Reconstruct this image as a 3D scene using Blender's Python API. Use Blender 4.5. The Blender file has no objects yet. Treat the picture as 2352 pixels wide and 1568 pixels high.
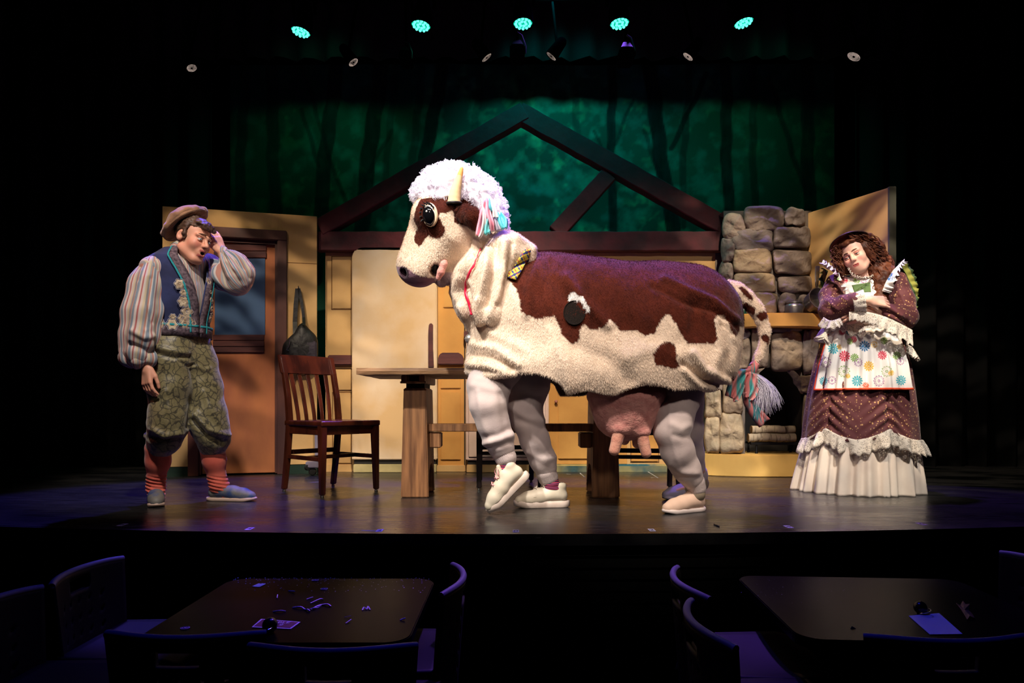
import bpy, bmesh, math, random
import numpy as np
from mathutils import Vector, Matrix, noise as mnoise

# ------------------------------------------------------------------ camera, world, lights, exposure
F_PX, CX, HZ, CAM_H = 1568.0, 1176.0, 930.0, 0.55      # 24 mm lens on a 2352 px frame, level camera 0.55 m above the stage
scn = bpy.context.scene
COL = scn.collection
cam_d = bpy.data.cameras.new('camera'); cam_d.sensor_width = 36.0; cam_d.lens = 24.0
cam_d.shift_y = (HZ - 784.0) / 2352.0; cam_d.clip_start = 0.05; cam_d.clip_end = 100
cam = bpy.data.objects.new('camera', cam_d); COL.objects.link(cam)
cam.location = (0, 0, CAM_H); cam.rotation_euler = (math.pi / 2, 0, 0)
scn.camera = cam
w = bpy.data.worlds.new('world'); scn.world = w; w.use_nodes = True
w.node_tree.nodes['Background'].inputs[0].default_value = (0.1, 0.12, 0.3, 1)
w.node_tree.nodes['Background'].inputs[1].default_value = 0.0008
scn.view_settings.view_transform = 'Standard'; scn.view_settings.look = 'None'
scn.view_settings.exposure = 0.0; scn.view_settings.gamma = 1.0; scn.view_settings.use_curve_mapping = False

def spot(name, loc, target, watts, color, angle, blend=0.4, size=0.12, gobo=None):
    d = bpy.data.lights.new(name, 'SPOT'); d.energy = watts; d.color = color
    d.spot_size = math.radians(angle); d.spot_blend = blend; d.shadow_soft_size = size
    o = bpy.data.objects.new(name, d); COL.objects.link(o); o.location = loc
    v = Vector(target) - Vector(loc)
    o.rotation_euler = v.to_track_quat('-Z', 'Y').to_euler()
    if gobo:                                            # a leaf breakup gobo in the lamp's gate
        d.use_nodes = True; nt = d.node_tree; em = nt.nodes['Emission']
        tc = nt.nodes.new('ShaderNodeTexCoord'); mp = nt.nodes.new('ShaderNodeMapping')
        mp.inputs['Scale'].default_value = gobo; mp.inputs['Rotation'].default_value = (0, 0, .7)
        nz = nt.nodes.new('ShaderNodeTexNoise'); nz.inputs['Scale'].default_value = 7; nz.inputs['Detail'].default_value = 2.0
        rp = nt.nodes.new('ShaderNodeMapRange'); rp.inputs[1].default_value = .46; rp.inputs[2].default_value = .56
        rp.inputs[3].default_value = .12; rp.inputs[4].default_value = 1.0
        nt.links.new(tc.outputs['Normal'], mp.inputs[0]); nt.links.new(mp.outputs[0], nz.inputs['Vector'])
        nt.links.new(nz.outputs['Fac'], rp.inputs[0]); nt.links.new(rp.outputs[0], em.inputs['Strength'])
    return o

WARM, WHITE = (1.0, .80, .58), (1.0, .94, .86)
spot('key_cow_head', (-2.0, 0.9, 4.4), (-0.42, 3.45, 1.15), 1080, WHITE, 20, .6, .06)
spot('key_cow_body', (-0.9, 0.7, 4.4), (0.35, 3.5, 0.95), 620, (1, .90, .80), 27, .6, .06)
spot('key_cow_right', (1.9, 0.9, 4.4), (0.75, 3.5, 0.75), 330, (1, .84, .70), 24, .6, .08)
spot('key_left', (-0.7, 0.9, 4.3), (-1.75, 3.8, 0.95), 700, (1, .88, .80), 24, .6, .08)
spot('key_left_red', (-3.4, 2.4, 3.6), (-1.75, 3.8, 1.0), 70, (1, .28, .24), 26, .6, .08)
spot('key_right', (2.0, 1.2, 4.3), (1.95, 4.3, 0.8), 760, WHITE, 25, .6, .08)
spot('fill_front', (0.3, 0.9, 4.4), (0.2, 4.5, 0.75), 300, (1, .82, .70), 38, .4, .2)
spot('fill_low_left', (-1.3, -1.4, 3.6), (-0.7, 3.6, 1.38), 260, (1, .84, .74), 29, .35, .12)
spot('fill_low_right', (1.6, -1.4, 3.6), (1.0, 3.6, 1.38), 300, (1, .84, .74), 29, .35, .12)
spot('set_warm_left', (-2.4, 2.2, 4.2), (-2.15, 5.4, 0.7), 520, WARM, 36, .6, .03, (1.5, 4.5, 2.6))
spot('set_warm_centre', (0.0, 2.0, 4.2), (-0.4, 5.7, 0.4), 900, (1, .82, .60), 38, .8, .1)
spot('set_warm_right', (1.2, 2.0, 4.2), (2.3, 5.2, 1.0), 760, WARM, 42, .6, .03, (1.5, 4.5, 2.6))
spot('back_violet_left', (-1.75, 5.0, 4.4), (-1.7, 3.9, 0.0), 1150, (.14, .10, 1), 38, .3, .08)
spot('back_violet_centre', (0.78, 5.0, 4.4), (0.15, 3.8, 0.3), 1250, (.28, .10, 1), 41, .3, .08)
spot('back_violet_right', (1.95, 5.0, 4.4), (1.9, 4.0, 0.1), 560, (.32, .15, 1), 38, .3, .08)
spot('forest_teal_centre', (0.3, 5.15, 3.85), (0.5, 6.4, 1.9), 64, (.0, .9, .85), 110, .8, .1)
spot('forest_green_left', (-1.6, 5.3, 3.85), (-1.7, 6.4, 1.9), 13, (.03, 1, .5), 110, .8, .1)
spot('forest_green_right', (2.2, 5.3, 3.85), (2.2, 6.4, 1.9), 12, (.03, 1, .55), 110, .8, .1)
spot('house_blue', (0.0, 3.2, 4.8), (0.0, 1.9, -0.1), 230, (.025, .03, 1), 54, .5, .1)

# ------------------------------------------------------------------ helpers
PI = math.pi
def P(px, py, D): return Vector(((px - CX) / F_PX * D, D, CAM_H - (py - HZ) / F_PX * D))
def R(px, D): return px / F_PX * D
def XW(px, D): return (px - CX) / F_PX * D
def ZW(py, D): return CAM_H - (py - HZ) / F_PX * D

def srgb(r, g, b):
    f = lambda c: (c / 255 / 12.92) if c <= 10 else ((c / 255 + .055) / 1.055) ** 2.4
    return (f(r), f(g), f(b), 1)

def tag(o, label=None, cat=None, group=None, kind=None):
    if label: o['label'] = label
    if cat: o['category'] = cat
    if group: o['group'] = group
    if kind: o['kind'] = kind
    return o

def empty(name, loc=(0, 0, 0), label=None, cat=None, group=None, rz=0.0, kind=None):
    o = bpy.data.objects.new(name, None); COL.objects.link(o); o.location = loc; o.rotation_euler = (0, 0, rz)
    o.empty_display_size = .1
    return tag(o, label, cat, group, kind)

def link(name, me, mat=None, parent=None, smooth=False):
    if mat is not None:
        for m in (mat if isinstance(mat, (list, tuple)) else [mat]): me.materials.append(m)
    if smooth: me.polygons.foreach_set('use_smooth', np.ones(len(me.polygons), bool))
    o = bpy.data.objects.new(name, me); COL.objects.link(o)
    if parent is not None:
        o.parent = parent
        if parent.parent is None: M = Matrix.Translation(parent.location) @ parent.rotation_euler.to_matrix().to_4x4()
        else: M = wmat(parent)
        o.matrix_parent_inverse = M.inverted()
    return o

def wmat(o):
    M = Matrix.Translation(o.location) @ o.rotation_euler.to_matrix().to_4x4()
    if o.parent is not None: M = wmat(o.parent) @ o.matrix_parent_inverse @ M
    return M

def raw_mesh(name, V, Fc):
    me = bpy.data.meshes.new(name)
    me.from_pydata([tuple(v) for v in V], [], [tuple(f) for f in Fc]); me.update()
    return me

def np_mesh(name, V, Q):
    """V (n,3) floats, Q (m,4) ints -> mesh, quickly"""
    me = bpy.data.meshes.new(name); V = np.asarray(V, np.float32); Q = np.asarray(Q, np.int32)
    k = Q.shape[1]
    me.vertices.add(len(V)); me.vertices.foreach_set('co', V.ravel())
    me.loops.add(Q.size); me.loops.foreach_set('vertex_index', Q.ravel())
    me.polygons.add(len(Q)); me.polygons.foreach_set('loop_start', np.arange(0, Q.size, k, dtype=np.int32))
    me.polygons.foreach_set('loop_total', np.full(len(Q), k, np.int32))
    me.update(calc_edges=True); me.validate()
    return me

def set_col(me, C, name='col'):
    a = me.color_attributes.new(name, 'FLOAT_COLOR', 'POINT')
    C = np.asarray(C, np.float32)
    if C.shape[1] == 3: C = np.concatenate([C, np.ones((len(C), 1), np.float32)], 1)
    a.data.foreach_set('color', C.ravel())

def set_vec(me, A, name='uvw'):
    a = me.attributes.new(name, 'FLOAT_VECTOR', 'POINT')
    a.data.foreach_set('vector', np.asarray(A, np.float32).ravel())

class MB:
    """collects simple solids into one mesh"""
    def __init__(s): s.V = []; s.F = []
    def add(s, V, Fc):
        b = len(s.V); s.V += [Vector(v) for v in V]; s.F += [tuple(i + b for i in f) for f in Fc]; return s
    def box(s, x0, x1, y0, y1, z0, z1):
        V = [(x, y, z) for z in (z0, z1) for y in (y0, y1) for x in (x0, x1)]
        return s.add(V, [(0, 2, 3, 1), (4, 5, 7, 6), (0, 1, 5, 4), (2, 6, 7, 3), (0, 4, 6, 2), (1, 3, 7, 5)])
    def hexa(s, V8):   # bottom 4 (ccw from above), top 4
        return s.add(V8, [(3, 2, 1, 0), (4, 5, 6, 7), (0, 1, 5, 4), (1, 2, 6, 5), (2, 3, 7, 6), (3, 0, 4, 7)])
    def bar(s, a, b, wx, wy, up=(0, 0, 1)):   # rectangular bar from a to b; wx sideways, wy along up-ish
        a, b = Vector(a), Vector(b); d = (b - a).normalized(); up = Vector(up)
        if abs(d.dot(up)) > .98: up = Vector((0, 1, 0))
        sx = d.cross(up).normalized(); sy = sx.cross(d).normalized()
        q = [(-1, -1), (1, -1), (1, 1), (-1, 1)]
        V = [a + sx * wx / 2 * i + sy * wy / 2 * j for i, j in q] + [b + sx * wx / 2 * i + sy * wy / 2 * j for i, j in q]
        return s.add(V, [(3, 2, 1, 0), (4, 5, 6, 7), (0, 1, 5, 4), (1, 2, 6, 5), (2, 3, 7, 6), (3, 0, 4, 7)])
    def tube(s, pts, rad, n=12, cap=True, closed=False):
        pts = [Vector(p) for p in pts]
        if not hasattr(rad, '__len__'): rad = [rad] * len(pts)
        V, Fc = [], []; ref = None
        for i, p in enumerate(pts):
            if closed: d = pts[(i + 1) % len(pts)] - pts[i - 1]
            else: d = pts[min(i + 1, len(pts) - 1)] - pts[max(i - 1, 0)]
            d.normalize()
            if ref is None:
                ref = d.orthogonal().normalized()
            ref = (ref - d * ref.dot(d)).normalized(); bi = d.cross(ref)
            for k in range(n):
                a = 2 * PI * k / n; V.append(p + (ref * math.cos(a) + bi * math.sin(a)) * rad[i])
        m = len(pts)
        for i in range(m if closed else m - 1):
            for k in range(n):
                j = (i + 1) % m
                Fc.append((i * n + k, i * n + (k + 1) % n, j * n + (k + 1) % n, j * n + k))
        if cap and not closed:
            Fc.append(tuple(range(n - 1, -1, -1))); Fc.append(tuple((m - 1) * n + k for k in range(n)))
        return s.add(V, Fc)
    def lathe(s, prof, c=(0, 0, 0), n=24, M=None):   # prof list of (r, z)
        V, Fc = [], []; c = Vector(c)
        for r, z in prof:
            for k in range(n):
                a = 2 * PI * k / n; v = Vector((r * math.cos(a), r * math.sin(a), z))
                V.append(c + ((M @ v) if M is not None else v))
        m = len(prof)
        for i in range(m - 1):
            for k in range(n): Fc.append((i * n + k, i * n + (k + 1) % n, (i + 1) * n + (k + 1) % n, (i + 1) * n + k))
        if prof[0][0] > 1e-6: Fc.append(tuple(range(n - 1, -1, -1)))
        if prof[-1][0] > 1e-6: Fc.append(tuple((m - 1) * n + k for k in range(n)))
        return s.add(V, Fc)
    def prism(s, poly, ax, t0, t1):   # poly of 2D points; ax maps (u, v, t)->Vector
        n = len(poly)
        V = [ax(u, v, t0) for u, v in poly] + [ax(u, v, t1) for u, v in poly]
        Fc = [tuple(range(n - 1, -1, -1)), tuple(range(n, 2 * n))] + [(i, (i + 1) % n, n + (i + 1) % n, n + i) for i in range(n)]
        return s.add(V, Fc)
    def build(s, name, mat, parent=None, smooth=False, bevel=0.0, seg=2):
        me = raw_mesh(name, s.V, s.F)
        bm = bmesh.new(); bm.from_mesh(me)
        bmesh.ops.remove_doubles(bm, verts=bm.verts, dist=1e-6)
        bmesh.ops.recalc_face_normals(bm, faces=bm.faces)
        if bevel:
            ed = [e for e in bm.edges if len(e.link_faces) == 2 and e.calc_face_angle(0) > .6]
            bmesh.ops.bevel(bm, geom=ed, offset=bevel, segments=seg, affect='EDGES', clamp_overlap=True)
        if smooth:
            for e in bm.edges:
                e.smooth = not (len(e.link_faces) == 2 and e.calc_face_angle(0) > .7)
        bm.to_mesh(me); bm.free()
        return link(name, me, mat, parent, smooth)

# ---- implicit surfaces: smooth unions of cones and ellipsoids, meshed by surface nets
def surface_nets(Fd, o, h):
    S = Fd < 0
    nx, ny, nz = Fd.shape
    cnt = np.zeros((nx - 1, ny - 1, nz - 1), np.uint8)
    for a in (0, 1):
        for b in (0, 1):
            for c in (0, 1): cnt += S[a:nx - 1 + a, b:ny - 1 + b, c:nz - 1 + c]
    act = (cnt > 0) & (cnt < 8)
    I, J, K = np.nonzero(act); n = len(I)
    idx = np.full(act.shape, -1, np.int32); idx[I, J, K] = np.arange(n)
    acc = np.zeros((n, 3), np.float32); num = np.zeros(n, np.float32)
    for ax in range(3):
        for p in (0, 1):
            for q in (0, 1):
                a = [0, 0, 0]; b = [0, 0, 0]; o1, o2 = [x for x in range(3) if x != ax]
                a[o1] = b[o1] = p; a[o2] = b[o2] = q; b[ax] = 1
                fa = Fd[I + a[0], J + a[1], K + a[2]]; fb = Fd[I + b[0], J + b[1], K + b[2]]
                m = (fa < 0) != (fb < 0)
                t = np.where(m, fa / np.where(m, fa - fb, 1), 0)
                pt = np.zeros((n, 3), np.float32); pt[:, o1] = p; pt[:, o2] = q; pt[:, ax] = t
                acc[m] += pt[m]; num[m] += 1
    V = np.stack([I, J, K], 1) + acc / num[:, None]
    V = V * h + np.asarray(o)
    Q = []
    for ax in range(3):
        o1, o2 = (ax + 1) % 3, (ax + 2) % 3
        sl0 = [slice(1, -1)] * 3; sl1 = [slice(1, -1)] * 3
        sl0[ax] = slice(0, -1); sl1[ax] = slice(1, None)
        A, B = S[tuple(sl0)], S[tuple(sl1)]
        E = np.argwhere(A != B)
        if not len(E): continue
        inside = A[tuple(E.T)]
        off = np.array([1, 1, 1]); off[ax] = 0; E = E + off
        c = []
        for d1, d2 in ((-1, -1), (0, -1), (0, 0), (-1, 0)):
            e = E.copy(); e[:, o1] += d1; e[:, o2] += d2; c.append(idx[e[:, 0], e[:, 1], e[:, 2]])
        q = np.stack(c, 1); q[~inside] = q[~inside][:, ::-1]; Q.append(q)
    Q = np.concatenate(Q)
    return V.astype(np.float32), Q[(Q >= 0).all(1)]

def rotm(rx=0, ry=0, rz=0):
    return np.array(Matrix.Rotation(rz, 3, 'Z') @ Matrix.Rotation(ry, 3, 'Y') @ Matrix.Rotation(rx, 3, 'X'))

class SDF:
    def __init__(s, M=None): s.p = []; s.M = np.eye(4) if M is None else np.array(M)
    def _pt(s, v): return (s.M[:3, :3] @ np.array(v, float)) + s.M[:3, 3]
    def cone(s, a, b, ra, rb=None, k=.02, sc=None, yaw=0., op='u'):
        rb = ra if rb is None else rb
        s.p.append(('c', s._pt(a), s._pt(b), ra, rb, k, sc, yaw, op)); return s
    def chain(s, pts, k=.02, **kw):      # pts: (vec, r)
        for (a, ra), (b, rb) in zip(pts[:-1], pts[1:]): s.cone(a, b, ra, rb, k=k, **kw)
        return s
    def ell(s, c, r, k=.02, rot=None, op='u'):
        Rm = s.M[:3, :3] @ (np.eye(3) if rot is None else rotm(*rot))
        s.p.append(('e', s._pt(c), np.array(r, float), Rm, k, op)); return s
    def bounds(s):
        lo = np.full(3, 1e9); hi = -lo
        for q in s.p:
            if q[-1] != 'u': continue
            a, b = s._bb(q); lo = np.minimum(lo, a); hi = np.maximum(hi, b)
        return lo, hi
    def _bb(s, q):
        if q[0] == 'c':
            _, a, b, ra, rb, k, sc, yaw, op = q
            m = max(sc) if sc else 1.0
            return np.minimum(a - ra * m, b - rb * m), np.maximum(a + ra * m, b + rb * m)
        _, c, r, Rm, k, op = q
        e = np.sqrt(((Rm * r) ** 2).sum(1)); return c - e, c + e
    def field(s, h, pad=None):
        pad = pad or 3 * h
        lo, hi = s.bounds(); lo = lo - pad; hi = hi + pad
        n = np.ceil((hi - lo) / h).astype(int) + 1
        Fd = np.full(n, .08, np.float32)
        ax = [lo[i] + h * np.arange(n[i]) for i in range(3)]
        for q in s.p:
            a, b = s._bb(q); k = q[5] if q[0] == 'c' else q[4]; op = q[-1]
            m = 1.5 * k + 3 * h
            i0 = np.maximum(((a - m - lo) / h).astype(int), 0); i1 = np.minimum(((b + m - lo) / h).astype(int) + 2, n)
            if (i1 <= i0).any(): continue
            X = ax[0][i0[0]:i1[0]][:, None, None]; Y = ax[1][i0[1]:i1[1]][None, :, None]; Z = ax[2][i0[2]:i1[2]][None, None, :]
            if q[0] == 'c':
                _, pa, pb, ra, rb, k, sc, yaw, op = q
                if sc:
                    cy, sy = math.cos(yaw), math.sin(yaw)
                    T = lambda x, y, z: ((x * cy + y * sy) / sc[0], (-x * sy + y * cy) / sc[1], z / sc[2])
                    mult = min(sc)
                else: T = lambda x, y, z: (x, y, z); mult = 1.0
                A = T(*pa); B = T(*pb); x, y, z = T(X, Y, Z)
                d = [B[i] - A[i] for i in range(3)]; L = sum(v * v for v in d) + 1e-12
                t = np.clip(((x - A[0]) * d[0] + (y - A[1]) * d[1] + (z - A[2]) * d[2]) / L, 0, 1)
                dist = np.sqrt((x - A[0] - t * d[0]) ** 2 + (y - A[1] - t * d[1]) ** 2 + (z - A[2] - t * d[2]) ** 2) - (ra + (rb - ra) * t)
                dist = dist * mult
            else:
                _, c, r, Rm, k, op = q
                dx, dy, dz = X - c[0], Y - c[1], Z - c[2]
                l = [dx * Rm[0, i] + dy * Rm[1, i] + dz * Rm[2, i] for i in range(3)]
                k0 = np.sqrt(sum((l[i] / r[i]) ** 2 for i in range(3))); k1 = np.sqrt(sum((l[i] / r[i] ** 2) ** 2 for i in range(3)))
                dist = np.where(k1 > 1e-6, k0 * (k0 - 1) / np.maximum(k1, 1e-6), -min(r))
            dist = dist.astype(np.float32)
            sub = Fd[i0[0]:i1[0], i0[1]:i1[1], i0[2]:i1[2]]
            if op == 'u':
                if k > 0:
                    hh = np.clip(.5 + .5 * (sub - dist) / k, 0, 1); new = sub * (1 - hh) + dist * hh - k * hh * (1 - hh)
                else: new = np.minimum(sub, dist)
            else:
                nd = -dist
                if k > 0:
                    hh = np.clip(.5 - .5 * (sub - nd) / k, 0, 1); new = sub * (1 - hh) + nd * hh + k * hh * (1 - hh)
                else: new = np.maximum(sub, nd)
            Fd[i0[0]:i1[0], i0[1]:i1[1], i0[2]:i1[2]] = new
        return Fd, lo
    def verts(s, h, clip=None):
        Fd, lo = s.field(h)
        if clip is not None:       # clip(X,Y,Z) -> signed distance kept where negative
            n = Fd.shape; g = np.meshgrid(*[lo[i] + h * np.arange(n[i]) for i in range(3)], indexing='ij', sparse=True)
            Fd = np.maximum(Fd, clip(*g).astype(np.float32))
        return surface_nets(Fd, lo, h)
    def build(s, name, h, mat, parent=None, disp=None, col=None, uvw=None, clip=None, relax=1):
        V, Q = s.verts(h, clip)
        if relax: V = relax_mesh(V, Q, relax)
        N = vnormals(V, Q)
        if disp is not None: V = V + N * np.asarray(disp(V, N))[:, None]
        me = np_mesh(name, V, Q)
        if len(me.vertices) == len(V):
            if col is not None: set_col(me, col(V, N))
            if uvw is not None: set_vec(me, uvw(V, N))
        return link(name, me, mat, parent, True)

def relax_mesh(V, Q, it=1):
    E = np.concatenate([Q[:, [0, 1]], Q[:, [1, 2]], Q[:, [2, 3]], Q[:, [3, 0]]])
    for _ in range(it):
        for lam in (.5, -.52):
            acc = np.zeros_like(V); c = np.zeros(len(V), np.float32)
            for a, b in ((0, 1), (1, 0)):
                for d in range(3): acc[:, d] += np.bincount(E[:, a], V[E[:, b], d], len(V))
                c += np.bincount(E[:, a], minlength=len(V))
            V = V + lam * (acc / np.maximum(c, 1)[:, None] - V)
    return V.astype(np.float32)

def vnormals(V, Q):
    n = np.cross(V[Q[:, 2]] - V[Q[:, 0]], V[Q[:, 3]] - V[Q[:, 1]])
    N = np.zeros_like(V)
    for i in range(4):
        for d in range(3): N[:, d] += np.bincount(Q[:, i], n[:, d], len(V))
    return N / np.maximum(np.linalg.norm(N, axis=1), 1e-12)[:, None]

# ---- numpy value noise (smooth, 3D)
_rng = np.random.RandomState(7); _NT = _rng.rand(64, 64, 64).astype(np.float32) * 2 - 1
def vnoise(Pn):
    Pn = np.asarray(Pn, np.float64) + 1000.0
    i = np.floor(Pn).astype(int); f = Pn - i; f = f * f * (3 - 2 * f); i &= 63; j = (i + 1) & 63
    x0, y0, z0 = i.T; x1, y1, z1 = j.T; fx, fy, fz = f.T
    c = lambda a, b, d: _NT[a, b, d]
    return (((c(x0, y0, z0) * (1 - fx) + c(x1, y0, z0) * fx) * (1 - fy) + (c(x0, y1, z0) * (1 - fx) + c(x1, y1, z0) * fx) * fy) * (1 - fz)
            + ((c(x0, y0, z1) * (1 - fx) + c(x1, y0, z1) * fx) * (1 - fy) + (c(x0, y1, z1) * (1 - fx) + c(x1, y1, z1) * fx) * fy) * fz)
def fbm(Pn, oct=3):
    Pn = np.asarray(Pn); return sum(vnoise(Pn * 2 ** o + 17.3 * o) / 2 ** o for o in range(oct))

def grid_mesh(V, nu, nv, closed_u=False, closed_v=False):
    """quads for a grid of nu x nv points (V indexed [u*nv+v])"""
    U = nu if closed_u else nu - 1; W = nv if closed_v else nv - 1
    u, v = np.meshgrid(np.arange(U), np.arange(W), indexing='ij')
    u2, v2 = (u + 1) % nu, (v + 1) % nv
    return np.stack([u * nv + v, u2 * nv + v, u2 * nv + v2, u * nv + v2], -1).reshape(-1, 4)

def inside_poly(px, py, poly):
    px, py = np.asarray(px), np.asarray(py); ins = np.zeros(px.shape, bool); n = len(poly)
    for i in range(n):
        x1, y1 = poly[i]; x2, y2 = poly[(i + 1) % n]
        if y1 == y2: continue
        c = ((y1 > py) != (y2 > py)) & (px < (x2 - x1) * (py - y1) / (y2 - y1) + x1); ins ^= c
    return ins

def poly_dist(px, py, poly, closed=True):
    """distance to a polyline, positive"""
    d = np.full(np.shape(px), 1e9); n = len(poly)
    for i in range(n if closed else n - 1):
        x1, y1 = poly[i]; x2, y2 = poly[(i + 1) % n]; L = (x2 - x1) ** 2 + (y2 - y1) ** 2 + 1e-9
        t = np.clip(((px - x1) * (x2 - x1) + (py - y1) * (y2 - y1)) / L, 0, 1)
        d = np.minimum(d, np.hypot(px - x1 - t * (x2 - x1), py - y1 - t * (y2 - y1)))
    return d

def smooth_poly(p, n=4, closed=True):
    """Catmull-Rom through points"""
    p = [np.array(q, float) for q in p]; out = []; m = len(p)
    for i in range(m if closed else m - 1):
        if closed: a, b, c, d = p[i - 1], p[i], p[(i + 1) % m], p[(i + 2) % m]
        else: a, b, c, d = p[max(i - 1, 0)], p[i], p[i + 1], p[min(i + 2, m - 1)]
        for t in np.arange(n) / n:
            out.append(.5 * ((2 * b) + (c - a) * t + (2 * a - 5 * b + 4 * c - d) * t * t + (-a + 3 * b - 3 * c + d) * t ** 3))
    if not closed: out.append(p[-1])
    return [tuple(q) for q in out]

# ---- materials
def mat(name, color, rough=.6, color2=None, scale=8.0, detail=4.0, stretch=(1, 1, 1), bump=0.0, bscale=40.0, bdist=.01, metal=0.0, spec=.5,
        sheen=0.0, lo=.35, hi=.65, attr=None, coat=0.0, emit=None, estr=0.0, sss=0.0, trans=0.0, coords='Object', rough2=None, amix=0.25):
    m = bpy.data.materials.new(name); m.use_nodes = True; nt = m.node_tree; N = nt.nodes; L = nt.links
    b = N['Principled BSDF']; b.inputs['Roughness'].default_value = rough; b.inputs['Metallic'].default_value = metal
    b.inputs['Specular IOR Level'].default_value = spec; b.inputs['Base Color'].default_value = color
    if sheen: b.inputs['Sheen Weight'].default_value = sheen; b.inputs['Sheen Roughness'].default_value = .4
    if coat: b.inputs['Coat Weight'].default_value = coat; b.inputs['Coat Roughness'].default_value = .15
    if emit: b.inputs['Emission Color'].default_value = emit; b.inputs['Emission Strength'].default_value = estr
    if sss:
        b.inputs['Subsurface Weight'].default_value = sss; b.inputs['Subsurface Radius'].default_value = (.012, .005, .003); b.inputs['Subsurface Scale'].default_value = .6
    if trans: b.inputs['Transmission Weight'].default_value = trans
    tc = N.new('ShaderNodeTexCoord'); mp = N.new('ShaderNodeMapping'); mp.inputs['Scale'].default_value = stretch
    L.new(tc.outputs[coords], mp.inputs[0])
    src = None
    if attr:
        at = N.new('ShaderNodeVertexColor'); at.layer_name = attr; src = at.outputs[0]
    if color2 is not None:
        nz = N.new('ShaderNodeTexNoise'); nz.inputs['Scale'].default_value = scale; nz.inputs['Detail'].default_value = detail
        L.new(mp.outputs[0], nz.inputs['Vector'])
        rp = N.new('ShaderNodeMapRange'); rp.inputs[1].default_value = lo; rp.inputs[2].default_value = hi
        L.new(nz.outputs['Fac'], rp.inputs[0])
        mx = N.new('ShaderNodeMix'); mx.data_type = 'RGBA'; L.new(rp.outputs[0], mx.inputs[0])
        if src is not None:      # attribute colour, modulated
            mx.blend_type = 'MULTIPLY'; mx.inputs[6].default_value = (1, 1, 1, 1); L.new(src, mx.inputs[6]); mx.inputs[7].default_value = color2
        else:
            mx.inputs[6].default_value = color; mx.inputs[7].default_value = color2
        src = mx.outputs[2]
        if rough2 is not None:
            r2 = N.new('ShaderNodeMapRange'); r2.inputs[3].default_value = rough; r2.inputs[4].default_value = rough2
            L.new(rp.outputs[0], r2.inputs[0]); L.new(r2.outputs[0], b.inputs['Roughness'])
    if src is not None: L.new(src, b.inputs['Base Color'])
    if bump:
        n2 = N.new('ShaderNodeTexNoise'); n2.inputs['Scale'].default_value = bscale; n2.inputs['Detail'].default_value = 3
        L.new(mp.outputs[0], n2.inputs['Vector'])
        bp = N.new('ShaderNodeBump'); bp.inputs['Strength'].default_value = bump; bp.inputs['Distance'].default_value = bdist
        L.new(n2.outputs['Fac'], bp.inputs['Height']); L.new(bp.outputs[0], b.inputs['Normal'])
    return m

def copy_tree(o, parent=None, minv=None):
    c = o.copy(); COL.objects.link(c)
    if parent is not None: c.parent = parent; c.matrix_parent_inverse = o.matrix_parent_inverse.copy()
    for ch in [x for x in bpy.data.objects if x.parent == o]: copy_tree(ch, c)
    return c
# ================================================================== THEATRE SHELL
M_black = mat('black_paint', (.004, .004, .005, 1), .8)
M_cloth_black = mat('black_drape', (.003, .003, .004, 1), .95)
def front_D(X): return 2.913 + .0333 * min(abs(X), 3.2) ** 2

def floor_material():
    m = bpy.data.materials.new('stage_floor'); m.use_nodes = True; nt = m.node_tree; N = nt.nodes; L = nt.links; b = N['Principled BSDF']
    tc = N.new('ShaderNodeTexCoord')
    def noise(scale, stretch, det=4):
        mp = N.new('ShaderNodeMapping'); mp.inputs['Scale'].default_value = stretch; L.new(tc.outputs['Object'], mp.inputs[0])
        nz = N.new('ShaderNodeTexNoise'); nz.inputs['Scale'].default_value = scale; nz.inputs['Detail'].default_value = det; L.new(mp.outputs[0], nz.inputs['Vector']); return nz.outputs['Fac']
    def rng(v, a, b_, c, d):
        r = N.new('ShaderNodeMapRange'); r.inputs[1].default_value = a; r.inputs[2].default_value = b_; r.inputs[3].default_value = c; r.inputs[4].default_value = d
        L.new(v, r.inputs[0]); return r.outputs[0]
    streak = noise(9, (.5, 9, 1), 5); scuff = noise(38, (.7, 2.2, 1), 3); worn = noise(1.6, (1, 1.6, 1), 3)
    mx = N.new('ShaderNodeMix'); mx.data_type = 'RGBA'; mx.inputs[6].default_value = (.008, .008, .009, 1); mx.inputs[7].default_value = (.028, .027, .028, 1)
    L.new(rng(streak, .35, .7, 0, 1), mx.inputs[0])
    m2 = N.new('ShaderNodeMix'); m2.data_type = 'RGBA'; L.new(mx.outputs[2], m2.inputs[6]); m2.inputs[7].default_value = (.2, .195, .19, 1)
    L.new(rng(scuff, .70, .78, 0, .8), m2.inputs[0])
    L.new(m2.outputs[2], b.inputs['Base Color'])
    ad = N.new('ShaderNodeMath'); ad.operation = 'ADD'; L.new(rng(streak, .3, .7, .20, .32), ad.inputs[0]); L.new(rng(worn, .35, .65, -.02, .09), ad.inputs[1])
    L.new(ad.outputs[0], b.inputs['Roughness'])
    bp = N.new('ShaderNodeBump'); bp.inputs['Strength'].default_value = .07; bp.inputs['Distance'].default_value = .004; L.new(streak, bp.inputs['Height']); L.new(bp.outputs[0], b.inputs['Normal'])
    b.inputs['Specular IOR Level'].default_value = .6
    return m
M_floor = floor_material()
xs = np.linspace(-4.6, 4.6, 47)
V = [(x, front_D(x), 0) for x in xs] + [(x, 7.1, 0) for x in xs] + [(x, front_D(x), -.05) for x in xs] + [(x, 7.1, -.05) for x in xs]
n = len(xs); Fq = []
for i in range(n - 1):
    Fq += [(i, i + 1, n + i + 1, n + i), (2 * n + i + 1, 2 * n + i, 3 * n + i, 3 * n + i + 1), (i + 1, i, 2 * n + i, 2 * n + i + 1)]
tag(link('floor', raw_mesh('floor', V, Fq), M_floor), 'glossy black painted stage floor with scuffs and streaks', kind='structure')
M_house = mat('house_carpet', (.0015, .0015, .002, 1), .95)
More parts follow.
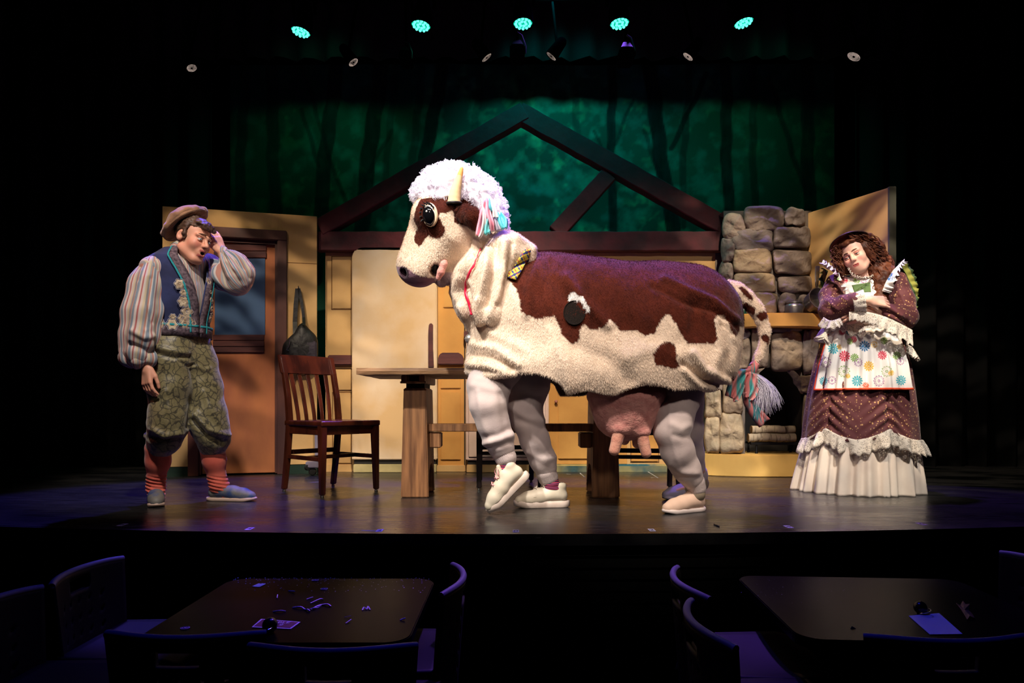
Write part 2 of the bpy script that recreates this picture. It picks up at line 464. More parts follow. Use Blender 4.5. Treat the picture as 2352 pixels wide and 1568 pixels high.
tag(MB().box(-5, 5, -2.5, 3.2, -.72, -.66).build('floor', M_house), 'dark floor of the audience area below the stage', kind='structure')
# apron face of the stage, dark boards
wf = empty('wall_front', (0, 3.0, -.66), 'black slatted front face of the stage', kind='structure')
M_slat = mat('black_slats', (.0016, .0017, .0014, 1), .7, spec=.15)
for k in range(12):
    z1 = -.052 - k * .0505; z0 = z1 - .048
    V = []; Fq = []; tilt = .008
    for x in xs:
        d = front_D(x) + .03
        V += [(x, d - tilt, z0), (x, d, z1), (x, d + .02, z1), (x, d + .02, z0)]
    for i in range(n - 1):
        for q in range(4): Fq.append((4 * i + q, 4 * i + (q + 1) % 4, 4 * i + 4 + (q + 1) % 4, 4 * i + 4 + q))
    Fq += [(0, 1, 2, 3), tuple(4 * (n - 1) + q for q in (3, 2, 1, 0))]
    link('plank', raw_mesh('plank', V, Fq), M_slat, wf)
tag(MB().box(-4.9, -4.6, -2.5, 7.4, -.7, 5).build('wall_left', M_black), 'black side wall left of the stage', kind='structure')
tag(MB().box(4.6, 4.9, -2.5, 7.4, -.7, 5).build('wall_right', M_black), 'black side wall right of the stage', kind='structure')
tag(MB().box(-4.9, 4.9, 7.1, 7.4, -.7, 5).build('wall_back', M_black), 'black back wall behind the forest backdrop', kind='structure')
tag(MB().box(-4.9, 4.9, -2.5, 7.4, 5, 5.2).build('ceiling', M_black), 'black ceiling above the lighting rig', kind='structure')
def drape(name, x0, x1, D, z0, z1, label, cat):
    nu, nv = 90, 2; V = []
    for i in range(nu):
        t = i / (nu - 1)
        for z in (z0, z1): V.append((x0 + (x1 - x0) * t, D + .05 * math.sin(t * abs(x1 - x0) * 26) + .015 * math.sin(t * 61), z))
    me = np_mesh(name, V, grid_mesh(V, nu, nv)); o = link(name, me, M_cloth_black, None, True)
    md = o.modifiers.new('thick', 'SOLIDIFY'); md.thickness = .006
    return tag(o, label, cat)
drape('stage_curtain', -4.5, -2.72, 6.15, 0.0, 4.5, 'black pleated curtain left of the forest backdrop', 'curtain')
drape('stage_curtain', 3.1, 4.5, 6.15, 0.0, 4.5, 'black pleated curtain right of the forest backdrop', 'curtain')
drape('stage_border', -3.4, 3.7, 5.93, 3.56, 4.9, 'black border curtain hanging above the forest backdrop', 'curtain')

# ================================================================== FOREST BACKDROP (a flat painted cloth)
def forest():
    D = 6.4; X0, X1, Z1 = XW(528, D), XW(1916, D), ZW(148, D)
    nu, nv = 420, 300
    u = np.linspace(X0, X1, nu); z = np.linspace(0.0, Z1, nv)
    X, Z = np.meshgrid(u, z, indexing='ij'); X = X.ravel(); Z = Z.ravel()
    px = CX + X / D * F_PX; py = HZ - (Z - CAM_H) / D * F_PX
    pp = np.stack([px / 60, py / 60, np.zeros_like(px)], 1)
    big = fbm(pp * .35 + 3, 3); leaf = fbm(pp * 2.2 + 11, 4); mid = fbm(pp * .9 + 29, 3)
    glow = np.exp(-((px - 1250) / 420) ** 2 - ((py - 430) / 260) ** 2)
    base = np.array([.014, .066, .044]) * (1 + .6 * np.clip(big, -1, 1))[:, None]
    lf = np.clip((leaf + .35 * mid + .1) * .9, 0, 1)
    green = np.array([.05, .26, .09]); teal = np.array([.03, .20, .17])
    tmix = np.clip(.5 + 1.2 * big, 0, 1)[:, None]
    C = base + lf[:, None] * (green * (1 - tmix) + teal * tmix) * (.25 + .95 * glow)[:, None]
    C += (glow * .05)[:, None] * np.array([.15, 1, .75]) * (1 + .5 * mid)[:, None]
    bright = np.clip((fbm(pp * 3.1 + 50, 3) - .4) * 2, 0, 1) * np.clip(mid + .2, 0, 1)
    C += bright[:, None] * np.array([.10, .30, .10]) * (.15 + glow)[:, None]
    trunks = [((770, 140), (722, 640), 17, .8), ((688, 150), (800, 480), 5, .6), ((872, 150), (828, 560), 18, .85), ((905, 150), (885, 480), 8, .5),
              ((1014, 150), (955, 520), 15, .85), ((965, 150), (945, 480), 9, .5), ((1402, 150), (1410, 560), 10, .85), ((1488, 150), (1552, 560), 17, .9),
              ((1545, 340), (1618, 170), 6, .8), ((1662, 150), (1676, 520), 13, .85), ((1725, 150), (1735, 500), 9, .6), ((1580, 150), (1568, 520), 8, .6),
              ((1762, 180), (1850, 430), 6, .7), ((1850, 150), (1862, 500), 15, .8), ((620, 150), (640, 620), 14, .6), ((560, 150), (548, 620), 12, .6),
              ((1100, 150), (1085, 400), 9, .4), ((1180, 150), (1205, 260), 7, .4), ((1310, 150), (1330, 330), 8, .45), ((1545, 470), (1480, 300), 5, .6),
              ((735, 380), (690, 250), 5, .6), ((840, 420), (900, 300), 5, .5), ((1415, 330), (1450, 230), 4, .6), ((1415, 400), (1365, 300), 4, .6), ((1060, 400), (1200, 200), 4, .4)]
    wob = vnoise(np.stack([py / 45, px * 0, px * 0], 1)) * 5
    for a, b, wd, s in trunks:
        d = poly_dist(px + wob, py, [a, b], False); m = np.clip((wd - d) / 3 + .5, 0, 1) * s
        bark = np.array([.012, .012, .015]) * (1 + .5 * fbm(np.stack([px / 6, py / 40, px * 0], 1), 2))[:, None]
        C = C * (1 - m)[:, None] + bark * m[:, None]
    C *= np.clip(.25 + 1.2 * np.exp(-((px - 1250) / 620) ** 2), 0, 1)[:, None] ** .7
    V = np.stack([X, D + .012 * np.sin(X * 2.1) + .006 * np.sin(X * 7 + Z), Z], 1)
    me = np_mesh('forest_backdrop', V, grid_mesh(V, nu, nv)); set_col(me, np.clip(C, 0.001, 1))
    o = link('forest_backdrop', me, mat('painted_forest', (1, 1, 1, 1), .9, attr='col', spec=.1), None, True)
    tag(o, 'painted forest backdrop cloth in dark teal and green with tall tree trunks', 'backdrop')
forest()

# ================================================================== WOODS, PAINTS
M_beam = mat('dark_beam', srgb(92, 24, 34), .75, srgb(58, 14, 24), 5, 6, (1, 1, 1), .4, 14, .012)
M_tan = mat('tan_paint', srgb(205, 168, 112), .85, srgb(184, 142, 88), 1.8, 5, bump=.12, bscale=60, bdist=.004)
M_tan2 = mat('tan_paint_warm', srgb(214, 160, 84), .85, srgb(188, 134, 66), 2.2, 5, bump=.12, bscale=60, bdist=.004)
M_cream = mat('cream_enamel', srgb(226, 203, 174), .7, srgb(214, 178, 128), 2.6, 5, (1, 1, 1), .1, 50, .003)
M_pink = mat('pale_enamel', srgb(222, 196, 186), .7, srgb(204, 170, 150), 2.0, 4, bump=.1, bscale=50, bdist=.003)
M_trimwood = mat('maroon_trim', srgb(92, 46, 36), .6, srgb(66, 32, 28), 6, 4, (1, 1, .2), .2, 30, .005)
M_doorpaint = mat('door_paint', srgb(192, 118, 70), .75, srgb(150, 84, 58), 1.9, 5, (1.6, 1, .7), .15, 40, .004)
M_sill = mat('plum_board', srgb(96, 46, 42), .7, srgb(70, 32, 34), 7, 4, (.4, 1, 4), .25, 30, .005)
M_bluepane = mat('painted_blue_pane', srgb(62, 98, 142), .6, srgb(50, 82, 126), 2, 3)
M_greenbase = mat('green_base', srgb(8, 40, 28), .8)
M_dark = mat('dark_gap', (.006, .006, .006, 1), .8)
M_groove = mat('groove_line', srgb(112, 76, 40), .9)

# ---- gable truss over the kitchen
tr = empty('timber_truss', (XW(1190, 5.62), 5.62, 1.8), 'dark brown timber gable truss spanning above the kitchen wall', 'truss')
D = 5.62
def beam(name, a, b, wpx, d0, d1, ext=0):
    A, B = np.array(a, float), np.array(b, float); dv = (B - A) / np.linalg.norm(B - A); A = A - dv * ext; B = B + dv * ext; nn = np.array([-dv[1], dv[0]])
    L = int(np.linalg.norm(B - A) / 18) + 2; top = []; bot = []
    for i in range(L):
        t = i / (L - 1); c = A + (B - A) * t
        top.append(tuple(c + nn * (wpx / 2 + 1.6 * mnoise.noise((c[0] * .03, c[1] * .03, 3.1))))); bot.append(tuple(c - nn * (wpx / 2 + 1.6 * mnoise.noise((c[0] * .03, c[1] * .03, 9.1)))))
    poly = top + bot[::-1]
    m = MB(); m.prism([(XW(x, D), ZW(y, D)) for x, y in poly], lambda u, v, t: (u, t, v), d0, d1)
    return m.build(name, M_beam, tr, bevel=.006, seg=1)
beam('tie_beam', (730, 557), (1660, 557), 44, 5.56, 5.655)
beam('rafter', (742, 524), (1200, 263), 40, 5.555, 5.675, 6)
beam('rafter', (1672, 528), (1196, 263), 42, 5.56, 5.68, 6)
beam('strut', (1276, 536), (1398, 402), 38, 5.57, 5.67)
beam('strut', (1116, 536), (992, 404), 38, 5.57, 5.67)

# ---- kitchen flat (back wall of the set)
DB = 5.66
kf = empty('kitchen_flat', (0.1, DB, 0), 'tan painted kitchen wall flat with flat cupboards below the truss', 'scenery flat')
def kbox(m, x0, y0, x1, y1, d, th=.02): return m.box(XW(x0, d), XW(x1, d), d, d + th, ZW(y1, d), ZW(y0, d))
m = MB(); m.box(XW(747, DB), 2.25, DB, DB + .05, 0, 1.835); m.build('wall_panel', M_tan, kf, bevel=.004)
def frame_panel(x0, y0, x1, y1, d, material, name='cupboard_panel'):
    """a raised cupboard front with a recessed outline"""
    m = MB(); kbox(m, x0, y0, x1, y1, d, DB - d + .01); o = m.build(name, material, kf, bevel=.005, seg=2)
    g = MB()
    for a, b, c, e in ((x0 - 2, y0 - 2, x1 + 2, y0 - .4), (x0 - 2, y1 + .4, x1 + 2, y1 + 2), (x0 - 2, y0 - 2, x0 - .4, y1 + 2), (x1 + .4, y0 - 2, x1 + 2, y1 + 2)):
        kbox(g, a, b, c, e, DB - .003, .01)
    g.build('panel_groove', M_groove, o)
    return o
frame_panel(763, 590, 806, 709, DB - .012, M_tan)
frame_panel(766, 848, 807, 896, DB - .012, M_tan)
frame_panel(765, 902, 806, 1064, DB - .012, M_tan)
m = MB(); kbox(m, 752, 815, 808, 838, DB - .05, .055); m.build('shelf_board', M_sill, kf, bevel=.008)
m = MB(); kbox(m, 748, 1066, 808, 1086, DB - .02, .025); m.build('base_trim', M_tan, kf, bevel=.004)
# orange cupboard column between the refrigerator and the stove
m = MB(); kbox(m, 1006, 590, 1066, 1072, DB - .012, .02); col2 = m.build('cupboard_column', M_tan2, kf, bevel=.004)
frame_panel(1018, 600, 1060, 706, DB - .026, M_tan2)
frame_panel(1012, 848, 1058, 892, DB - .026, M_tan2)
frame_panel(1012, 899, 1058, 1056, DB - .026, M_tan2)
m = MB()
pl = [(1008, 838), (1008, 824), (1011, 815), (1018, 811), (1054, 811), (1062, 815), (1066, 824), (1066, 838)]
m.prism([(XW(x, DB), ZW(y, DB)) for x, y in pl], lambda u, v, t: (u, t, v), DB - .07, DB - .012); m.build('shelf_board', M_sill, kf, bevel=.006)
m = MB()
for x in (1004, 1067): kbox(m, x - 1.6, 590, x + 1.6, 1074, DB - .004, .02)
m.build('dark_seam', M_dark, kf)
m = MB(); kbox(m, 1003, 1068, 1068, 1084, DB - .03, .035); m.build('base_trim', M_tan, kf, bevel=.005)
# right cupboards
m = MB(); kbox(m, 1262, 872, 1440, 1066, DB - .014, .02); m.build('cupboard_carcass', M_tan2, kf, bevel=.004)
dr = frame_panel(1282, 898, 1354, 1054, DB - .03, M_tan2, 'cupboard_door')
m = MB(); m.lathe([(0, -.022), (.008, -.021), (.0135, -.014), (.014, -.008), (.009, -.003), (.006, .004), (.006, .016)], n=16, M=Matrix.Rotation(-PI / 2, 3, 'X'), c=P(1277, 922, DB - .03))
m.build('door_knob', mat('pink_knob', srgb(170, 110, 90), .35), dr, True)
frame_panel(1450, 890, 1512, 1060, DB - .016, M_tan2, 'cupboard_door')
m = MB(); kbox(m, 1262, 1066, 1640, 1084, DB - .03, .035); m.build('base_trim', mat('teal_stained_base', srgb(176, 156, 96), .85, srgb(40, 92, 104), 4, 4, lo=.45, hi=.62), kf, bevel=.004)
m = MB(); kbox(m, 1262, 1070, 1640, 1085.5, DB - .033, .01); m.build('base_teal_board', mat('teal_strip', srgb(34, 76, 84), .8, srgb(150, 140, 90), 5, 4), kf)  # thin mottled teal strip in front of the base trim
m = MB(); kbox(m, 1330, 576, 1334, 610, DB - .004, .02); m.build('seam', M_groove, kf)

# ---- refrigerator (flat painted prop unit)
DF = 5.56
fr = empty('refrigerator', (XW(905, DF), DF, 0), 'cream round-cornered refrigerator with brown handle behind the table', 'refrigerator')
def rounded(x0, y0, x1, y1, r, n=7, bottom=False):
    pts = []
    for cx, cy, a0 in ((x0 + r, y0 + r, 180), (x1 - r, y0 + r, 270)):
        for i in range(n + 1):
            a = math.radians(a0 + 90 * i / n); pts.append((cx + r * math.cos(a), cy + r * math.sin(a)))
    return pts + [(x1, y1), (x0, y1)]
m = MB(); m.prism([(XW(x, DF), ZW(y, DF)) for x, y in rounded(808, 566, 1003, 1056, 26)], lambda u, v, t: (u, t, v), DF, DB - .002); m.build('body', M_cream, fr, bevel=.008, seg=3)
m = MB(); pl = [(985, 845), (985, 760), (986, 746), (989, 743), (993, 743), (995, 747), (995, 800), (997, 845)]
m.prism([(XW(x, DF), ZW(y, DF)) for x, y in pl], lambda u, v, t: (u, t, v), DF - .035, DF); m.build('handle', M_sill, fr, bevel=.005)
m = MB(); m.box(XW(812, DF), XW(1000, DF), DF + .02, DB - .002, ZW(1066, DF), ZW(1057, DF)); m.build('toe_gap', M_dark, fr)
m = MB(); m.box(XW(812, DF), XW(1001, DF), DF - .01, DB - .002, 0, ZW(1066, DF)); m.build('kick_plate', mat('kick_paint', srgb(206, 190, 140), .8, srgb(160, 150, 106), 4, 4), fr, bevel=.005)

# ---- stove
st = empty('stove', (XW(1165, DF), DF, 0), 'pale pinkish enamel stove behind the cow and the table', 'stove')
m = MB(); m.box(XW(1070, DF), XW(1260, DF), DF, DB - .002, ZW(1058, DF), ZW(826, DF)); m.build('body', M_pink, st, bevel=.01, seg=3)
m = MB(); m.box(XW(1070, DF), XW(1260, DF), DF + .05, DB - .002, ZW(826, DF), ZW(760, DF)); m.build('back_panel', M_pink, st, bevel=.008)
m = MB(); m.box(XW(1076, DF), XW(1254, DF), DF - .012, DF, ZW(1050, DF), ZW(880, DF)); ov = m.build('oven_door', M_pink, st, bevel=.008, seg=3)
m = MB(); m.bar(P(1090, 892, DF - .035), P(1240, 892, DF - .035), .018, .018)
for x in (1096, 1234): m.bar(P(x, 892, DF - .035), P(x, 892, DF - .008), .014, .014)
m.build('oven_handle', M_sill, ov, bevel=.004)
for x in (1100, 1140, 1190, 1230):
    m = MB(); m.lathe([(0, -.02), (.013, -.019), (.016, -.012), (.016, .002)], n=14, M=Matrix.Rotation(-PI / 2, 3, 'X'), c=P(x, 850, DF - .002)); m.build('knob', M_dark, st, True)
m = MB(); m.box(XW(1074, DF), XW(1256, DF), DF + .02, DB - .002, ZW(1067, DF), ZW(1059, DF)); m.build('toe_gap', M_dark, st)
m = MB(); m.box(XW(1072, DF), XW(1258, DF), DF - .005, DB - .002, 0, ZW(1067, DF)); m.build('kick_plate', M_tan, st, bevel=.005)
ht = empty('wall_box', P(1085, 770, 5.6), 'small dark brown wooden wall box with tall back beside the cow neck', 'box')
m = MB(); m.box(XW(1066, 5.6), XW(1104, 5.6), 5.56, 5.609, ZW(775, 5.6), ZW(761, 5.6)); m.build('ledge', M_sill, ht, bevel=.004)
m = MB(); m.box(XW(1072, 5.6), XW(1102, 5.6), 5.585, 5.609, ZW(761, 5.6), ZW(690, 5.6)); m.build('back_board', M_sill, ht, bevel=.004)

# ---- left flat with the door
class Flat:
    """vertical plane from A to B (ground points); pix() hits it with the pixel's sight line"""
    def __init__(s, A, B):
        s.A = Vector((*A, 0)); s.d = (Vector((*B, 0)) - s.A).normalized(); s.L = (Vector((*B, 0)) - s.A).length
        s.n = Vector((s.d.y, -s.d.x, 0))      # toward the audience
    def pix(s, px, py):
        r = Vector(((px - CX) / F_PX, 1.0, 0)); k = (s.A.dot(s.n)) / r.dot(s.n); D = k
        p = r * k; return (p - s.A).dot(s.d), ZW(py, D)
    def at(s, u, v, t): q = s.A + s.d * u + s.n * t; return Vector((q.x, q.y, v))
    def rect(s, m, x0, y0, x1, y1, t0, t1):
        pts = [s.pix(x0, y1), s.pix(x1, y1), s.pix(x1, y0), s.pix(x0, y0)]
        return m.prism(pts, s.at, t0, t1)
    def urect(s, m, u0, z0, u1, z1, t0, t1): return m.prism([(u0, z0), (u1, z0), (u1, z1), (u0, z1)], s.at, t0, t1)
FL = Flat((XW(373, 5.22), 5.22), (XW(728, 5.5), 5.5))
lf = empty('door_flat', (FL.A + FL.d * .5), 'tan painted left wall flat with brown framed door and blue window', 'scenery flat')
u_a, _ = FL.pix(455, 800); u_b, _ = FL.pix(639, 800); _, z_t = FL.pix(548, 548)
m = MB(); FL.urect(m, 0, .075, u_a, 2.07, -.045, 0); FL.urect(m, u_b, .075, FL.L, 2.07, -.045, 0); FL.urect(m, u_a, z_t, u_b, 2.07, -.045, 0); m.build('wall_panel', M_tan, lf, bevel=.002, seg=1)
m = MB(); FL.urect(m, 0, 0, u_a - .06, .075, -.045, -.006); m.build('baseboard', M_greenbase, lf)
m = MB(); FL.urect(m, u_b + .06, 0, FL.L, .075, -.045, -.006); m.build('baseboard', M_greenbase, lf)
m = MB(); FL.urect(m, u_a - .07, 0, u_a + .005, z_t + .075, 0, .025); m.build('door_jamb', M_trimwood, lf, bevel=.004)
m = MB(); FL.urect(m, u_b - .005, 0, u_b + .066, z_t + .075, 0, .025); m.build('door_jamb', M_trimwood, lf, bevel=.004)
m = MB(); FL.urect(m, u_a - .07, z_t, u_b + .066, z_t + .078, 0, .032); m.build('door_header', M_trimwood, lf, bevel=.004)
m = MB(); FL.urect(m, u_a, .012, u_b, z_t, -.05, -.028); dl = m.build('door', M_doorpaint, lf, bevel=.003)
m = MB(); FL.rect(m, 492, 592, 608, 768, -.030, -.022); m.build('window_pane', M_bluepane, dl)
m = MB()
for y0, y1 in ((560, 575), (576, 591)): FL.rect(m, 490, y0, 611, y1, -.03, -.014)
m.build('window_board', M_sill, dl, bevel=.003)
for y0, y1 in ((768, 781), (782, 795), (796, 809)):
    m = MB(); FL.rect(m, 488, y0, 606, y1, -.03, -.014); m.build('window_board', M_sill, dl, bevel=.003)
m = MB(); FL.urect(m, u_b - .025, .01, u_b, z_t, -.028, -.002); FL.urect(m, u_a, .01, u_a + .02, z_t, -.028, -.002); FL.urect(m, u_a, z_t - .03, u_b, z_t, -.028, -.002); m.build('door_stop', M_trimwood, lf)
m = MB(); u, v = FL.pix(690, 604); FL.urect(m, u_b + .066, v - .002, FL.L, v + .002, 0, .002); m.build('seam', M_groove, lf)
# hook and bag
hk = empty('wall_hook', FL.at(*FL.pix(686, 664), .0), 'small metal coat hook on the left flat holding the bag', 'hook')
c = FL.at(*FL.pix(686, 662), 0)
m = MB(); m.tube([c, c + FL.n * .02, c + FL.n * .035 + Vector((0, 0, -.012)), c + FL.n * .045 + Vector((0, 0, -.002)), c + FL.n * .047 + Vector((0, 0, .012))], .004, 8)
m.lathe([(.011, -.002), (.011, .004), (0, .005)], n=14, M=FL.n.to_track_quat('Z', 'Y').to_matrix(), c=c); m.build('hook', mat('hook_metal', srgb(120, 110, 90), .35, metal=1), hk, True)
M_bag = mat('black_nylon', srgb(20, 18, 21), .55, srgb(13, 12, 15), 14, 3, bump=.3, bscale=30, bdist=.01)
M_bag2 = mat('purple_nylon', srgb(46, 34, 52), .5, srgb(28, 22, 34), 14, 3, bump=.3, bscale=30, bdist=.01)
bg = empty('shoulder_bag', FL.at(*FL.pix(690, 850), .06), 'black triangular sling bag hanging from the hook above the chair', 'bag')
outl = smooth_poly([(698, 744), (712, 758), (728, 776), (731, 800), (729, 838), (722, 852), (690, 856), (660, 850), (650, 830), (650, 800), (657, 785), (676, 766), (688, 748)], 4)
pts = [FL.pix(x, y) for x, y in outl]; cu = sum(p[0] for p in pts) / len(pts); cv = sum(p[1] for p in pts) / len(pts)
rings = []
for s_, t in ((.90, .003), (1.0, .02), (1.0, .06), (.93, .085), (.75, .105), (.4, .115)):
    rings.append([FL.at(cu + (p[0] - cu) * s_ , cv + (p[1] - cv) * s_, t + .006 * mnoise.noise((p[0] * 18, p[1] * 18, s_ * 3))) for p in pts])
V = [v for r in rings for v in r] + [FL.at(cu, cv, .118), FL.at(cu, cv, .002)]; k = len(pts); Fq = []
for i in range(len(rings) - 1):
    for j in range(k): Fq.append((i * k + j, i * k + (j + 1) % k, (i + 1) * k + (j + 1) % k, (i + 1) * k + j))
for j in range(k): Fq.append(((len(rings) - 1) * k + j, (len(rings) - 1) * k + (j + 1) % k, len(V) - 2)); Fq.append((j, len(V) - 1, (j + 1) % k))
link('pouch', raw_mesh('pouch', V, Fq), M_bag, bg, True)
m = MB()
for path in ([(684, 664), (680, 700), (678, 740), (681, 800), (683, 850)], [(687, 664), (694, 700), (698, 730), (700, 750)]):
    q = [FL.pix(x, y) for x, y in path]
    for (a, b) in zip(q[:-1], q[1:]):
        tt = [.035 if a[1] > FL.pix(686, 745)[1] else .125, .035 if b[1] > FL.pix(686, 745)[1] else .125]
        hw = .017 if len(path) == 5 else .012
        m.hexa([FL.at(a[0] - hw, a[1], tt[0] - .004), FL.at(a[0] + hw, a[1], tt[0] - .004), FL.at(a[0] + hw, a[1], tt[0]), FL.at(a[0] - hw, a[1], tt[0]),
                FL.at(b[0] - hw, b[1], tt[1] - .004), FL.at(b[0] + hw, b[1], tt[1] - .004), FL.at(b[0] + hw, b[1], tt[1]), FL.at(b[0] - hw, b[1], tt[1])])
m.build('strap', M_bag, bg)
m = MB(); FL.rect(m, 692, 786, 728, 838, .085, .112); m.build('front_pocket', M_bag2, bg, bevel=.01, seg=3)
m = MB(); q = [FL.pix(x, y) for x, y in ((668, 782), (667, 792), (664, 800), (661, 806), (666, 808))]; m.tube([FL.at(a, b, .124) for a, b in q], .004, 6); m.build('zip_pull', mat('silver_zip', srgb(170, 170, 180), .3, metal=1), bg, True)
# wheel brace behind the flat's edge
cs = empty('caster_brace', (XW(716, 5.35), 5.35, 0), 'grey rolling brace with caster at the foot of the left flat', 'caster')
m = MB(); m.bar((XW(728, 5.42), 5.42, .13), (XW(727, 5.42), 5.42, .42), .03, .02); m.bar((XW(704, 5.35), 5.35, .085), (XW(733, 5.35), 5.35, .085), .06, .05); m.build('bracket', mat('grey_steel', srgb(118, 112, 130), .5), cs, bevel=.006)
m = MB(); m.lathe([(0, -.014), (.026, -.014), (.03, -.008), (.03, .008), (.026, .014), (0, .014)], n=20, M=Matrix.Rotation(PI / 2, 3, 'X'), c=(XW(718, 5.35), 5.35, .03)); m.build('wheel', M_dark, cs, True)
m = MB(); m.lathe([(0, -.012), (.02, -.012), (.024, -.006), (.024, .006), (.02, .012), (0, .012)], n=20, M=Matrix.Rotation(PI / 2, 3, 'X') @ Matrix.Rotation(.8, 3, 'Y'), c=(XW(706, 5.33), 5.33, .064)); m.build('wheel', M_dark, cs, True)

# ---- right flat
FR = Flat((2.30, 5.50), (XW(2042, 4.77), 4.77))
rf = empty('side_flat', FR.A + FR.d * .3, 'angled tan wall flat with leaf shadows at the right', 'scenery flat')
m = MB(); FR.urect(m, 0, .0, FR.L, 2.07, -.04, 0); m.build('wall_panel', M_tan, rf, bevel=.002, seg=1)
e = FR.at(FR.L, 0, 0)
m = MB(); m.prism([(e.x - .004, e.y + .06), (e.x - .004, e.y - .012), (e.x + .045, e.y - .012), (e.x + .045, e.y + .06)], lambda u, v, t: (u, v, t), 0, 2.075); m.build('edge_post', mat('grey_edge', srgb(86, 88, 78), .8, srgb(60, 62, 56), 3, 3), rf, bevel=.003)
m = MB(); FR.urect(m, 0, 0, FR.L, .1, 0, .012); m.build('baseboard', M_greenbase, rf)
# ================================================================== FIREPLACE
def fireplace():
    fp = empty('stone_fireplace', (XW(1762, 5.4), 5.4, 0), 'rounded grey fieldstone fireplace and chimney with arched black firebox', 'fireplace')
    M_stone = mat('stone', srgb(152, 136, 122), .85, srgb(110, 98, 96), 2.6, 6, bump=.55, bscale=26, bdist=.02, lo=.3, hi=.7)
    M_stone_b = mat('stone_tan', srgb(176, 154, 122), .85, srgb(130, 112, 100), 2.4, 6, bump=.55, bscale=26, bdist=.02, lo=.3, hi=.7)
    M_stone_c = mat('stone_grey', srgb(132, 120, 112), .85, srgb(96, 86, 92), 2.4, 6, bump=.55, bscale=26, bdist=.02, lo=.3, hi=.7)
    M_stone_d = mat('stone_pale', srgb(196, 178, 148), .85, srgb(150, 130, 106), 2.4, 6, bump=.5, bscale=26, bdist=.02, lo=.3, hi=.7)
    M_mortar = mat('mortar', srgb(112, 104, 98), .95, srgb(88, 80, 78), 6, 4, bump=.4, bscale=40, bdist=.01)
    UC, HWc = 1762.0, 106.0
    def dep_up(px):  return 5.50 - .26 * math.sqrt(max(0, 1 - ((px - UC) / (HWc + 4)) ** 2))
    HWl = 172.0
    def dep_lo(px):  return 5.56 - .30 * math.sqrt(max(0, 1 - (abs(px - 1768) / (HWl + 6)) ** 2.4))
    # mortar cores
    def core(name, dep, x0, x1, y0, y1, hole=None, n=40):
        V = []; Fq = []
        for i in range(n):
            px = x0 + (x1 - x0) * i / (n - 1); d = dep(px) + .035
            V += [P(px, y1, d), P(px, y0, d)]
        m = len(V)
        xs_ = [v.x for v in V]
        V += [Vector((v.x, 5.65, v.z)) for v in V]
        for i in range(n - 1):
            a = 2 * i
            if hole and hole[0] < (x0 + (x1 - x0) * (i + .5) / (n - 1)) < hole[1]: continue
            Fq += [(a, a + 2, a + 3, a + 1), (a + 1, a + 3, m + a + 3, m + a + 1), (m + a + 1, m + a + 3, m + a + 2, m + a)]
        link(name, raw_mesh(name, V, Fq), M_mortar, fp)
    core('mortar_core', dep_up, 1662, 1864, 484, 722)
    core('mortar_core', dep_lo, 1622, 1912, 748, 1042, hole=(1708, 1846))
    # black firebox with arched mouth
    mouth = smooth_poly([(1707, 1044), (1712, 965), (1724, 890), (1745, 852), (1772, 842), (1804, 848), (1826, 880), (1840, 915), (1848, 1044)], 4, False)
    m = MB(); V = []; Fq = []
    rim = [P(x, y, dep_lo(x) + .03) for x, y in mouth]; back = [Vector((v.x * 1.0, 5.64, v.z)) for v in rim]
    k = len(rim); V = rim + back
    Fq = [(i, i + 1, k + i + 1, k + i) for i in range(k - 1)] + [tuple(range(k, 2 * k))]
    M_soot = mat('soot', (.008, .007, .007, 1), .9, (.03, .025, .02, 1), 3, 4)
    link('firebox', raw_mesh('firebox', V, Fq), M_soot, fp)
    # mortar face above the mouth
    V = []; Fq = []; nn = 29
    for i in range(nn):
        px = 1704 + (1850 - 1704) * i / (nn - 1); yt = 748
        yb = min([y for x, y in mouth if abs(x - px) < 9] or [1044]) if 1708 < px < 1847 else 1044
        d = dep_lo(px) + .034; V += [P(px, yb + 2, d), P(px, yt, d)]
    for i in range(nn - 1): a = 2 * i; Fq.append((a, a + 2, a + 3, a + 1))
    link('mortar_arch', raw_mesh('mortar_arch', V, Fq), M_mortar, fp)
    # stones: outline in the wall's own (u, v), pushed out from the curved face
    def stone(poly, dep, mt, th=.07, seed=0):
        poly = smooth_poly(poly, 5); cx = sum(p[0] for p in poly) / len(poly); cy = sum(p[1] for p in poly) / len(poly)
        V = []; rings = [(1.0, -.4), (1.01, 0), (1.0, .42), (.985, .64), (.955, .80), (.91, .90), (.82, .96), (.64, .99), (.42, 1.0), (.2, 1.0)]; ex = (max(p[0] for p in poly) - min(p[0] for p in poly)) / 2; ey = (max(p[1] for p in poly) - min(p[1] for p in poly)) / 2
        for s_, t in rings:
            for x, y in poly:
                an = math.atan2((y - cy) / ey, (x - cx) / ex); bl = min(1, max(0, (1 - s_) * 1.6)); X = cx + ((x - cx) * (1 - bl) + ex * .92 * math.cos(an) * bl) * s_; Y = cy + ((y - cy) * (1 - bl) + ey * .92 * math.sin(an) * bl) * s_
                d = dep(X) - th * (t + (.38 * mnoise.noise((X * .045, Y * .06, seed * 3.7)) + .18 * mnoise.noise((X * .12, Y * .15, seed))) * max(0, t)) + .03
                V.append(P(X, Y, d))
        kk = len(poly); Fq = []
        for i in range(len(rings) - 1):
            for j in range(kk): Fq.append((i * kk + j, (i + 1) * kk + j, (i + 1) * kk + (j + 1) % kk, i * kk + (j + 1) % kk))
        V.append(P(cx, cy, dep(cx) - th * 1.05 + .03))
        for j in range(kk): Fq.append(((len(rings) - 1) * kk + j, len(V) - 1, (len(rings) - 1) * kk + (j + 1) % kk))
        o = link('stone', raw_mesh('stone', V, Fq), mt, fp, True)
